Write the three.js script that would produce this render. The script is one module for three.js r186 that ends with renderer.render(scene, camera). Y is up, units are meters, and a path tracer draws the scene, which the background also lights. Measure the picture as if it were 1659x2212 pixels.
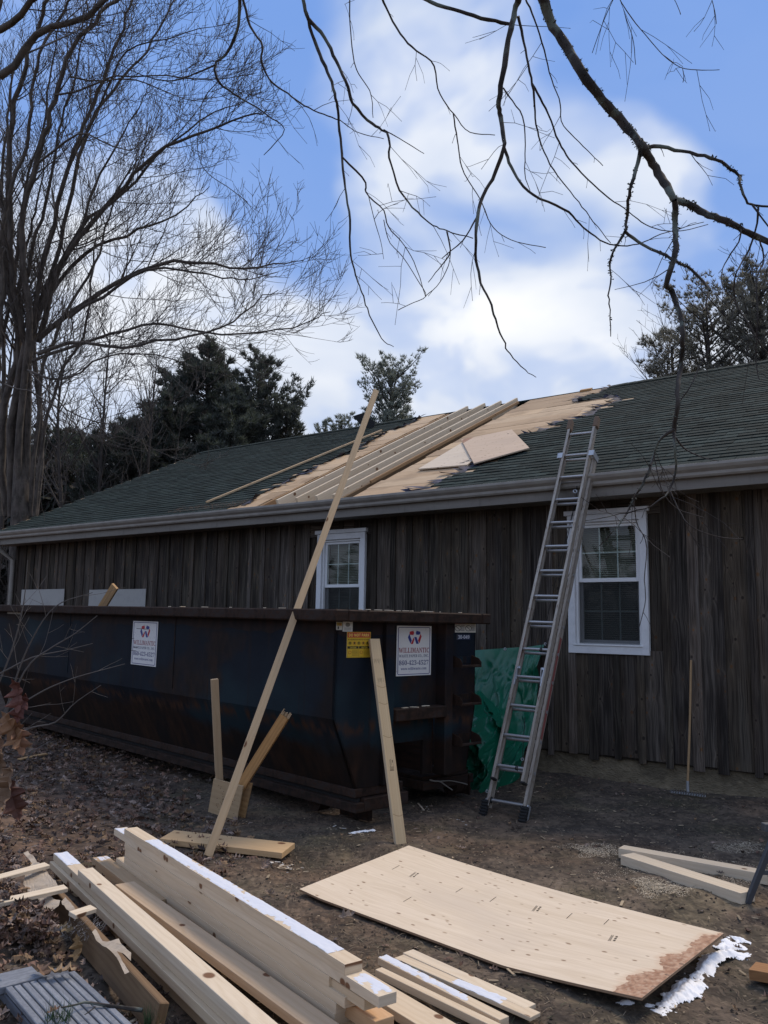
import * as THREE from 'three';
import { mergeGeometries } from 'three/addons/utils/BufferGeometryUtils.js';

// ------------------------------------------------------------------ camera, sky, sun, exposure
const scene = new THREE.Scene();
const camera = new THREE.PerspectiveCamera(62.9, 768 / 1024, 0.1, 600);
const CAM = new THREE.Vector3(0, 1.7295, 0), PITCH = 7.5797 * Math.PI / 180, ROLL = 0.97277 * Math.PI / 180;
camera.position.copy(CAM);
camera.rotation.order = 'YXZ';
camera.rotation.set(PITCH, 0, ROLL);
scene.add(camera);
const renderer = new THREE.WebGLRenderer({ antialias: true });
renderer.setSize(768, 1024);
renderer.toneMapping = THREE.LinearToneMapping;
renderer.toneMappingExposure = 1.22;
renderer.shadowMap.enabled = true;
renderer.shadowMap.type = THREE.PCFSoftShadowMap;
const SUNDIR = new THREE.Vector3(0.42, 0.85, -0.45).normalize();
const sun = new THREE.DirectionalLight(0xffecd2, 2.2);
sun.position.copy(SUNDIR).multiplyScalar(40).add(new THREE.Vector3(0, 0, -8));
sun.target.position.set(0, 0, -8);
sun.castShadow = true;
sun.shadow.radius = 36;
sun.shadow.mapSize.set(2048, 2048);
Object.assign(sun.shadow.camera, { left: -22, right: 22, top: 22, bottom: -22, near: 1, far: 110 });
scene.add(sun, sun.target);

// ------------------------------------------------------------------ random and noise
function RNG(seed) {
  let a = seed >>> 0;
  return () => { a = (a + 0x6D2B79F5) >>> 0; let t = a; t = Math.imul(t ^ (t >>> 15), t | 1); t ^= t + Math.imul(t ^ (t >>> 7), t | 61); return ((t ^ (t >>> 14)) >>> 0) / 4294967296; };
}
let rnd = RNG(7);
const rr = (a, b) => a + (b - a) * rnd();
const pick = (a) => a[Math.floor(rnd() * a.length) % a.length];
const clamp = (x, a = 0, b = 1) => x < a ? a : x > b ? b : x;
const sstep = (a, b, x) => { const t = clamp((x - a) / (b - a)); return t * t * (3 - 2 * t); };
const mix = (a, b, t) => a + (b - a) * t;
const mix3 = (a, b, t) => [mix(a[0], b[0], t), mix(a[1], b[1], t), mix(a[2], b[2], t)];
const mul3 = (a, k) => [a[0] * k, a[1] * k, a[2] * k];
function hash(ix, iy, s) {
  let h = Math.imul(ix, 374761393) ^ Math.imul(iy, 668265263) ^ Math.imul(s + 11, 1274126177);
  h = Math.imul(h ^ (h >>> 13), 1274126177); h ^= h >>> 16;
  return (h >>> 0) / 4294967296;
}
// value noise, repeating every (px, py) cells when they are given
function vn(x, y, s = 0, px = 0, py = 0) {
  let ix = Math.floor(x), iy = Math.floor(y); let fx = x - ix, fy = y - iy;
  fx = fx * fx * (3 - 2 * fx); fy = fy * fy * (3 - 2 * fy);
  let x1 = ix + 1, y1 = iy + 1;
  if (px) { ix = ((ix % px) + px) % px; x1 = ((x1 % px) + px) % px; }
  if (py) { iy = ((iy % py) + py) % py; y1 = ((y1 % py) + py) % py; }
  return mix(mix(hash(ix, iy, s), hash(x1, iy, s), fx), mix(hash(ix, y1, s), hash(x1, y1, s), fx), fy);
}
function fbm(x, y, o = 4, s = 0, px = 0, py = 0) {
  let v = 0, a = 0.5, n = 0;
  for (let i = 0; i < o; i++) { v += a * vn(x, y, s + i * 17, px, py); n += a; a *= 0.5; x *= 2; y *= 2; px *= 2; py *= 2; }
  return v / n;
}
const hash3 = (x, y, z, s) => hash(x + z * 7919, y - z * 104729, s);
function vn3(x, y, z, s) {
  const ix = Math.floor(x), iy = Math.floor(y), iz = Math.floor(z); let fx = x - ix, fy = y - iy, fz = z - iz;
  fx = fx * fx * (3 - 2 * fx); fy = fy * fy * (3 - 2 * fy); fz = fz * fz * (3 - 2 * fz);
  const L = (k) => mix(mix(hash3(ix, iy, k, s), hash3(ix + 1, iy, k, s), fx), mix(hash3(ix, iy + 1, k, s), hash3(ix + 1, iy + 1, k, s), fx), fy);
  return mix(L(iz), L(iz + 1), fz);
}
function fbm3(x, y, z, o, s) { let v = 0, a = 0.5, n = 0; for (let i = 0; i < o; i++) { v += a * vn3(x, y, z, s + i * 13); n += a; a *= 0.5; x *= 2.03; y *= 2.03; z *= 2.03; } return v / n; }

// ------------------------------------------------------------------ sky: winter blue with broken bright cloud, one sheet of cloud all round
const V = (x, y, z) => new THREE.Vector3(x, y, z);
const camQ = new THREE.Quaternion().setFromEuler(camera.rotation);
const FOC = 1807.84;
// a point of the photograph (1659 x 2212 units) as a direction from the camera
function ray(px, py) { return V((px - 829.5) / FOC, -(py - 1106) / FOC, -1).applyQuaternion(camQ); }
function makeSky() {
  const W = 2048, H = 1024, d = new Float32Array(W * H * 4);
  const blobs = [ // openings of blue (+) and banks of cloud (-) between them: direction, size, strength
    [1610, 170, 0.15, 0.62], [1450, 30, 0.10, 0.42], [1300, 10, 0.06, 0.16], [430, 120, 0.08, 0.55], [520, 280, 0.07, 0.50], [600, 400, 0.08, 0.50], [690, 480, 0.07, 0.34], [500, 430, 0.05, 0.25], [570, 560, 0.06, 0.22], [1500, 590, 0.06, 0.42], [1390, 560, 0.05, 0.26], [1080, 500, 0.06, 0.42], [1230, 500, 0.05, 0.42], [990, 430, 0.03, 0.2], [930, 520, 0.05, 0.2], [1240, 180, 0.035, 0.16],
    [1640, 470, 0.08, 0.5], [200, 60, 0.13, 0.45], [740, 330, 0.04, 0.20], [980, 20, 0.03, 0.16], [640, 300, 0.03, 0.1],
    [800, 60, 0.12, -0.42], [960, 180, 0.10, -0.32], [880, 780, 0.22, -0.36], [1240, 610, 0.09, -0.30], [1180, 740, 0.14, -0.3], [1430, 410, 0.05, -0.62], [1520, 400, 0.03, -0.30], [1390, 370, 0.05, -0.35], [1300, 300, 0.07, -0.28], [300, 620, 0.12, -0.34], [340, 270, 0.035, -0.50], [60, 700, 0.2, -0.35], [930, 420, 0.045, -0.30], [1100, 320, 0.08, -0.22], [1620, 700, 0.1, -0.2],
  ].map(([x, y, s, k]) => { const r = ray(x, y).normalize(); return [r.x, r.y, r.z, s, k]; });
  for (let j = 0; j < H; j++) {
    const el = (j + 0.5) / H * Math.PI - Math.PI / 2, sy = Math.sin(el), cy = Math.cos(el);
    for (let i = 0; i < W; i++) {
      const az = ((i + 0.5) / W - 0.5) * 2 * Math.PI; const x = Math.cos(az) * cy, z = Math.sin(az) * cy;
      const k = (j * W + i) * 4;
      if (sy < -0.05) { d[k] = 0.16; d[k + 1] = 0.14; d[k + 2] = 0.12; d[k + 3] = 1; continue; }
      const up = Math.max(sy, 0);
      // air
      let c = mix3([0.165, 0.325, 0.745], [0.42, 0.57, 0.85], Math.pow(1 - up, 2.6));
      // broken cloud
      const q = 1 / (up + 0.45), wx = x * q * 2.0, wz = z * q * 2.0;
      const w1 = fbm3(wx * 1.6, up * 3, wz * 1.6, 4, 40) - 0.5, w2 = fbm3(wx * 1.6 + 9, up * 3, wz * 1.6, 4, 60) - 0.5;
      const cov = fbm3(wx * 1.15 + w1 * 1.6, up * 3 + w2 * 1.2, wz * 1.15 + w2 * 1.6, 6, 5);
      let bias = 0.06 + 0.12 * Math.pow(1 - up, 4), clear = 0;
      const w3 = fbm3(wx * 5, up * 9, wz * 5, 4, 90) - 0.5, jx = x + w1 * 0.14 + w3 * 0.08, jy = sy + w2 * 0.13 - w3 * 0.06, jz = z + w1 * 0.05;
      for (const b of blobs) { const dd = (jx - b[0]) ** 2 + (jy - b[1]) ** 2 + (jz - b[2]) ** 2; if (dd < b[3] * b[3] * 6) { const e = Math.exp(-dd / (b[3] * b[3])); bias -= b[4] * 0.8 * e; if (b[4] > 0) clear += b[4] * e; } }
      const lowk = mix(0.90, 1.0, clamp(up * 3));
      const v = (cov - 0.5) * 1.15 + 0.42 + bias, dens = 0.55 * sstep(0.20, 0.62, v) + 0.45 * sstep(0.46, 0.86, v);
      const tear = fbm3(wx * 4.2 + w1 * 3, up * 13, wz * 4.2 + w2 * 3, 5, 177);
      const det = fbm3(wx * 2.6 + 7 + w1, up * 6, wz * 2.6 + w2, 5, 77);
      const body = mix3([0.56, 0.65, 0.83], [0.95, 0.965, 0.99], clamp((det - 0.28) * 1.6 + (v - 0.6) * 0.5));
      const veil = sstep(0.34, 0.80, fbm3(wx * 1.9 + w2 * 2.4 + 3, up * 7 + w1 * 1.5, wz * 1.9 + w1 * 2.4, 6, 123)); c = mix3(c, [0.66, 0.75, 0.92], veil * 0.66 * clamp(1 - clear * 1.6, 0.08, 1));
      c = mix3(c, mul3(body, lowk), clamp(dens * (0.54 + 0.78 * sstep(0.30, 0.68, tear))));
      c = mix3(c, [0.74, 0.78, 0.855], Math.pow(1 - up, 8) * 0.8);
      d[k] = c[0] * 0.87; d[k + 1] = c[1] * 0.87; d[k + 2] = c[2] * 0.87; d[k + 3] = 1;
    }
  }
  const t = new THREE.DataTexture(d, W, H, THREE.RGBAFormat, THREE.FloatType);
  t.mapping = THREE.EquirectangularReflectionMapping; t.minFilter = t.magFilter = THREE.LinearFilter; t.wrapS = THREE.RepeatWrapping; t.needsUpdate = true;
  return t;
}
const skyTex = makeSky();
scene.background = skyTex;
scene.environment = skyTex;

// ------------------------------------------------------------------ textures
const toS = (v) => { v = clamp(v); return v <= 0.0031308 ? 12.92 * v * 255 : (1.055 * Math.pow(v, 1 / 2.4) - 0.055) * 255; };
function colorTex(w, h, fn) {
  const d = new Uint8Array(w * h * 4);
  for (let j = 0; j < h; j++) for (let i = 0; i < w; i++) { const c = fn(i / w, j / h), k = (j * w + i) * 4; d[k] = toS(c[0]); d[k + 1] = toS(c[1]); d[k + 2] = toS(c[2]); d[k + 3] = 255; }
  const t = new THREE.DataTexture(d, w, h); t.colorSpace = THREE.SRGBColorSpace; t.wrapS = t.wrapT = THREE.RepeatWrapping; t.magFilter = THREE.LinearFilter; t.minFilter = THREE.LinearMipmapLinearFilter; t.generateMipmaps = true; t.needsUpdate = true;
  return t;
}
function grayTex(w, h, fn) {
  const d = new Uint8Array(w * h * 4);
  for (let j = 0; j < h; j++) for (let i = 0; i < w; i++) { const c = clamp(fn(i / w, j / h)) * 255, k = (j * w + i) * 4; d[k] = d[k + 1] = d[k + 2] = c; d[k + 3] = 255; }
  const t = new THREE.DataTexture(d, w, h); t.wrapS = t.wrapT = THREE.RepeatWrapping; t.magFilter = THREE.LinearFilter; t.needsUpdate = true;
  return t;
}
// wood running along u; uv are metres / size
function woodFn({ base, dark, knot, rings = 26, kn = 6, seed = 1, grain = 0.5, stain = 0.2, stainC = [0.3, 0.3, 0.3] }) {
  const R = RNG(seed * 91 + 3), ks = [];
  for (let i = 0; i < kn; i++) ks.push([R(), R(), 0.006 + 0.010 * R(), 0.02 + 0.05 * R()]);
  return (u, v) => {
    let du = 0, km = 0, halo = 0;
    for (const [ku, kv, kr, kw] of ks) {
      let a = u - ku; a -= Math.round(a); let b = v - kv; b -= Math.round(b);
      const e = Math.hypot(a * 1.0, b * 0.32); // about metres on the sheet
      du += 0.05 * Math.exp(-(e * e) / (kw * kw)) * Math.sign(b + 1e-6);
      km = Math.max(km, 1 - sstep(kr * 0.7, kr * 1.15, e)); halo = Math.max(halo, Math.exp(-e / (kr * 1.8)));
    }
    const w = fbm(u * 3, v * 4, 3, seed, 3, 4) - 0.5;
    const g = (v + du + w * 0.10) * rings;
    let ring = 0.5 + 0.5 * Math.sin(g * 6.2832); ring = Math.pow(ring, 1.6);
    const fine = fbm(u * 24, v * 220, 2, seed + 5, 24, 220), big = fbm(u * 4, v * 6, 4, seed + 9, 4, 6);
    let c = mix3(base, dark, clamp(ring * grain * 0.55 + (fine - 0.5) * 0.55 + 0.12));
    c = mix3(c, stainC, clamp((big - 0.52) * 3.2) * stain);
    c = mix3(c, dark, halo * 0.45); c = mix3(c, knot, km);
    return c;
  };
}
const TX = {};
TX.spruce = colorTex(1024, 512, woodFn({ base: [0.69, 0.58, 0.435], dark: [0.54, 0.42, 0.28], knot: [0.17, 0.08, 0.035], seed: 3, kn: 11, rings: 18, grain: 0.5, stain: 0.34, stainC: [0.43, 0.37, 0.31] }));
TX.oldwood = colorTex(1024, 512, woodFn({ base: [0.38, 0.225, 0.105], dark: [0.20, 0.10, 0.042], knot: [0.07, 0.035, 0.02], seed: 8, kn: 6, rings: 22, grain: 0.6, stain: 0.45, stainC: [0.16, 0.11, 0.075] }));
TX.weather = colorTex(1024, 1024, (() => { // weathered siding, grain along u, uv over 3 m x 1.2 m
  const R = RNG(55), ks = [];
  for (let i = 0; i < 46; i++) ks.push([R(), R(), 0.010 + 0.012 * R(), R()]);
  return (u, v) => {
    const U = u * 3, W = v * 1.2; let halo = 0, core = 0, du = 0, kt = 0;
    for (const [ku, kv, kr, k4] of ks) {
      let a = u - ku; a -= Math.round(a); let b = v - kv; b -= Math.round(b); a *= 3; b *= 1.2;
      if (Math.abs(a) > 0.25 || Math.abs(b) > 0.12) continue;
      const e = Math.hypot(a * 0.8, b); halo = Math.max(halo, Math.exp(-Math.hypot(a * 0.28, b) / (kr * 1.6)) * 0.9);
      const cc = 1 - sstep(kr * 0.55, kr, e); if (cc > core) { core = cc; kt = k4; }
      du += 0.02 * Math.exp(-(e * e) / 0.002) * Math.sign(b + 1e-6);
    }
    const warp = fbm(u * 6, v * 6, 3, 2, 6, 6) - 0.5;
    const g = fbm(u * 7, (v + du) * 150 + warp * 6, 3, 4, 7, 0), g2 = fbm(u * 20, v * 420, 2, 6, 20, 420);
    const big = fbm(u * 5, v * 14, 4, 12, 5, 14), brown = fbm(u * 3, v * 9, 3, 31, 3, 9);
    let c = mix3([0.054, 0.047, 0.042], [0.235, 0.210, 0.188], clamp((g - 0.3) * 1.35 + (g2 - 0.5) * 0.5));
    c = mix3(c, [0.125, 0.092, 0.068], clamp((brown - 0.47) * 4) * 0.36);
    c = mix3(c, [0.028, 0.024, 0.023], clamp((big - 0.55) * 4.5) * 0.75);
    c = mix3(c, [0.30, 0.24, 0.185], halo * 0.42);
    c = mix3(c, kt > 0.5 ? [0.20, 0.105, 0.05] : [0.035, 0.028, 0.025], core * 0.85);
    const crack = fbm(u * 3, v * 90, 2, 71, 3, 90); if (crack > 0.79) c = mul3(c, 0.35);
    return c;
  };
})());
TX.weatherB = grayTex(512, 1024, (u, v) => 0.5 + 0.5 * (fbm(u * 7, v * 150, 3, 4, 7, 150) - 0.5) + 0.35 * (fbm(u * 20, v * 420, 2, 6, 20, 420) - 0.5));
TX.ply = colorTex(2048, 1024, (() => { // 2.44 x 1.22 sheet: veneer strips, filled plugs, stamps
  const R = RNG(21), plugs = [];
  for (let i = 0; i < 100; i++) plugs.push([R() * 2.44, R() * 1.22, 0.009 + 0.008 * R(), R()]);
  const seams = [0.13, 0.27, 0.40, 0.56, 0.69, 0.83, 0.94, 1.08];
  return (u, v) => {
    const U = u * 2.44, W = v * 1.22;
    let strip = 0; for (const s of seams) if (W > s + 0.004 * Math.sin(U * 2 + s * 9)) strip++;
    const t = hash(strip, 3, 9) - 0.5;
    const g = fbm(U * 2.2, W * 60 + fbm(U * 2, W * 5, 2, 3) * 9, 4, 1 + strip), g2 = fbm(U * 14, W * 150, 2, 8), b = fbm(U * 2, W * 3, 4, 5);
    let c = mix3([0.69, 0.58, 0.45], [0.575, 0.465, 0.335], clamp(0.35 + (g - 0.5) * 1.0 + (g2 - 0.5) * 0.5 + t * 0.22));
    c = mix3(c, [0.56, 0.47, 0.37], clamp((b - 0.5) * 3) * 0.6);
    for (const s of seams) { const e = Math.abs(W - s - 0.004 * Math.sin(U * 2 + s * 9)); if (e < 0.0022) c = mix3(c, [0.42, 0.29, 0.17], 0.28); }
    for (const [a, q, r, k] of plugs) { const e = Math.hypot((U - a) * 0.55, W - q) * 1.5; if (e < r * 1.25) c = mix3(c, k > 0.45 ? [0.20, 0.115, 0.06] : [0.30, 0.20, 0.12], (1 - sstep(r * 0.5, r * 1.2, e)) * (0.5 + 0.5 * k)); }
    // brown delaminated end of the sheet
    const edge = 2.44 - U, lim = 0.05 + 0.09 * sstep(0.2, 1.2, W) + 0.20 * (fbm(U * 5, W * 5, 5, 50) - 0.45) + 0.06 * (fbm(W * 34, U * 14, 3, 60) - 0.5);
    if (edge < lim) { const k = fbm(U * 26, W * 20, 4, 90); c = mix3([0.44, 0.265, 0.17], [0.30, 0.155, 0.09], clamp((k - 0.35) * 2.8)); const k2 = fbm(U * 60, W * 45, 3, 91); c = mix3(c, [0.50, 0.37, 0.27], clamp((k2 - 0.52) * 5) * 0.55); c = mix3(c, [0.17, 0.10, 0.065], clamp((0.42 - k2) * 6) * 0.55); c = mix3(c, [0.10, 0.06, 0.04], clamp((0.34 - k) * 9) * 0.7); }
    else if (edge < lim + 0.05) c = mix3(c, [0.52, 0.31, 0.18], 0.35 * (1 - (edge - lim) / 0.05));
    return c;
  };
})());
TX.sheath = colorTex(1024, 512, (u, v) => { // old roof sheathing, 2.4 m x 1.2 m
  const g = fbm(u * 5, v * 60 + fbm(u * 4, v * 5, 2, 3, 4, 5) * 5, 4, 61, 5, 0), b = fbm(u * 5, v * 4, 4, 19, 5, 4), f = fbm(u * 40, v * 160, 2, 71, 40, 160);
  let c = mix3([0.55, 0.405, 0.255], [0.37, 0.245, 0.14], clamp((g - 0.35) * 1.4 + (f - 0.5) * 0.4));
  c = mix3(c, [0.27, 0.18, 0.105], clamp((b - 0.50) * 4) * 0.6);
  return c;
});
TX.dump = colorTex(2048, 512, (() => { // 7.2 m x 1.8 m steel side: blue paint, rust below and in scrapes (v: 0 bottom, 1 top)
  return (u, v) => {
    const U = u * 7.2, Y = v * 1.8;
    const n1 = fbm(U * 0.9, Y * 1.3, 5, 3), n2 = fbm(U * 3.1, Y * 2.4, 4, 13), n3 = fbm(U * 16, Y * 7, 3, 23), st = fbm(U * 22, Y * 1.0, 3, 33), gr = fbm(U * 60, Y * 60, 2, 43);
    const blue = mix3([0.006, 0.0088, 0.015], [0.012, 0.018, 0.027], clamp(n2 * 1.5 - 0.3 + (gr - 0.5) * 0.3));
    const teal = [0.016, 0.034, 0.042], rust = mix3([0.018, 0.011, 0.008], [0.040, 0.020, 0.012], clamp((n3 - 0.3) * 1.8)), black = [0.010, 0.009, 0.009];
    let c = mix3(blue, teal, clamp((n1 - 0.5) * 5) * 0.6);
    const low = 1 - sstep(0.62, 0.80, Y + (n1 - 0.5) * 0.45 + (n3 - 0.5) * 0.12);
    const patch = clamp((fbm(U * 1.4 + 5, Y * 2, 5, 53) - 0.50) * 6);
    c = mix3(c, mix3(rust, black, clamp((n2 - 0.42) * 3.5) * 0.75), clamp(low * 0.95 + patch * 0.8 + clamp((st - 0.66) * 8) * 0.35));
    const crease = Math.exp(-(((Y - 0.80 - (n1 - 0.5) * 0.12) / 0.055) ** 2)); c = mix3(c, [0.058, 0.029, 0.017], crease * clamp((n3 - 0.36) * 3.2));
    if (Y > 1.64 + (n2 - 0.5) * 0.1) c = mix3(c, rust, 0.6);
    return c;
  };
})());
TX.rust = colorTex(512, 512, (u, v) => { const a = fbm(u * 8, v * 8, 5, 3, 8, 8), b = fbm(u * 30, v * 30, 3, 9, 30, 30); let c = mix3([0.020, 0.013, 0.010], [0.056, 0.029, 0.019], clamp((a - 0.3) * 1.8 + (b - 0.5) * 0.6)); if (a > 0.62) c = mix3(c, [0.03, 0.024, 0.022], 0.7); return c; });
TX.shingle = colorTex(512, 512, (u, v) => { const a = fbm(u * 90, v * 90, 2, 3, 90, 90), b = fbm(u * 7, v * 7, 3, 8, 7, 7); return mix3([0.013, 0.022, 0.021], [0.040, 0.056, 0.053], clamp((a - 0.25) * 1.5 + (b - 0.5) * 0.7)); });
TX.alu = colorTex(512, 512, (u, v) => { const a = fbm(u * 4, v * 16, 4, 3, 4, 16), b = fbm(u * 20, v * 60, 3, 9, 20, 60); let c = mix3([0.40, 0.36, 0.31], [0.27, 0.225, 0.18], clamp((a - 0.3) * 1.7)); c = mix3(c, [0.17, 0.115, 0.075], clamp((b - 0.58) * 4.5)); return c; });
TX.bark = colorTex(512, 512, (u, v) => { const a = fbm(u * 12, v * 10, 4, 3, 12, 10), l = fbm(u * 9, v * 14, 4, 44, 9, 14); let c = mix3([0.022, 0.018, 0.016], [0.085, 0.072, 0.064], clamp((a - 0.3) * 1.8)); if (l > 0.57) c = mix3(c, [0.15, 0.175, 0.15], clamp((l - 0.57) * 9) * 0.8); return c; });
TX.bark2 = colorTex(512, 512, (u, v) => { const a = fbm(u * 14, v * 7, 4, 3, 14, 7), l = fbm(u * 30, v * 26, 3, 44, 30, 26); let c = mix3([0.050, 0.041, 0.035], [0.15, 0.124, 0.105], clamp((a - 0.3) * 1.7)); return mix3(c, [0.12, 0.115, 0.095], clamp((l - 0.58) * 4) * 0.5); });
TX.barkB = grayTex(512, 512, (u, v) => fbm(u * 20, v * 16, 4, 3, 20, 16));
TX.soil = colorTex(1024, 1024, (u, v) => { // 2.4 m of ground
  const a = fbm(u * 9, v * 9, 5, 3, 9, 9), b = fbm(u * 60, v * 60, 3, 7, 60, 60), c2 = fbm(u * 5, v * 5, 4, 17, 5, 5), s = fbm(u * 120, v * 40, 2, 27, 120, 40);
  let c = mix3([0.058, 0.045, 0.034], [0.215, 0.165, 0.122], clamp((a - 0.32) * 1.3 + (b - 0.5) * 1.0));
  c = mix3(c, [0.055, 0.052, 0.030], clamp((c2 - 0.52) * 4) * 0.5);
  if (s > 0.70) c = mix3(c, [0.17, 0.135, 0.10], 0.6); if (b > 0.76) c = mix3(c, [0.20, 0.16, 0.12], 0.5);
  return c;
});
TX.soilB = grayTex(1024, 1024, (u, v) => 0.6 * fbm(u * 40, v * 40, 4, 7, 40, 40) + 0.4 * fbm(u * 110, v * 110, 2, 70, 110, 110));
TX.tarp = colorTex(512, 512, (u, v) => { const wv = 0.5 + 0.5 * Math.sin(u * 6.283 * 64) * Math.sin(v * 6.283 * 64); const a = fbm(u * 6, v * 6, 4, 3, 6, 6); return mix3([0.003, 0.090, 0.048], [0.007, 0.150, 0.083], clamp(a * 0.9 + wv * 0.12 - 0.05)); });
TX.felt = colorTex(256, 256, (u, v) => { const a = fbm(u * 9, v * 9, 4, 3, 9, 9); return mix3([0.014, 0.015, 0.024], [0.075, 0.078, 0.13], clamp((a - 0.35) * 2)); });
TX.greydeck = colorTex(512, 512, (u, v) => { const a = fbm(u * 6, v * 30, 4, 3, 6, 30), b = fbm(u * 80, v * 80, 2, 8, 80, 80); return mix3([0.15, 0.162, 0.185], [0.265, 0.282, 0.315], clamp((a - 0.3) * 1.4 + (b - 0.5) * 0.8)); });
TX.paper = colorTex(256, 256, (u, v) => { const a = fbm(u * 6, v * 6, 4, 3, 6, 6), b = fbm(u * 50, v * 50, 2, 3, 50, 50); return mix3([0.44, 0.37, 0.29], [0.27, 0.215, 0.16], clamp((a - 0.35) * 1.8 + (b - 0.5) * 0.5)); });
TX.concrete = colorTex(512, 256, (u, v) => { const a = fbm(u * 8, v * 6, 5, 3, 8, 6), b = fbm(u * 40, v * 30, 3, 9, 40, 30); return mix3([0.11, 0.09, 0.06], [0.235, 0.19, 0.125], clamp((a - 0.3) * 1.6 + (b - 0.5) * 0.7)); });
TX.white = colorTex(256, 256, (u, v) => { const a = fbm(u * 5, v * 5, 4, 3, 5, 5), b = fbm(u * 40, v * 40, 2, 9, 40, 40); return mix3([0.70, 0.71, 0.73], [0.55, 0.56, 0.57], clamp((a - 0.4) * 1.4 + (b - 0.55) * 0.6)); });
TX.gutter = colorTex(512, 256, (u, v) => { const a = fbm(u * 6, v * 8, 4, 3, 6, 8), st = fbm(u * 60, v * 3, 3, 9, 60, 3); return mix3([0.30, 0.28, 0.25], [0.19, 0.17, 0.148], clamp((a - 0.35) * 1.2 + clamp((st - 0.55) * 3) * 0.7)); });

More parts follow.
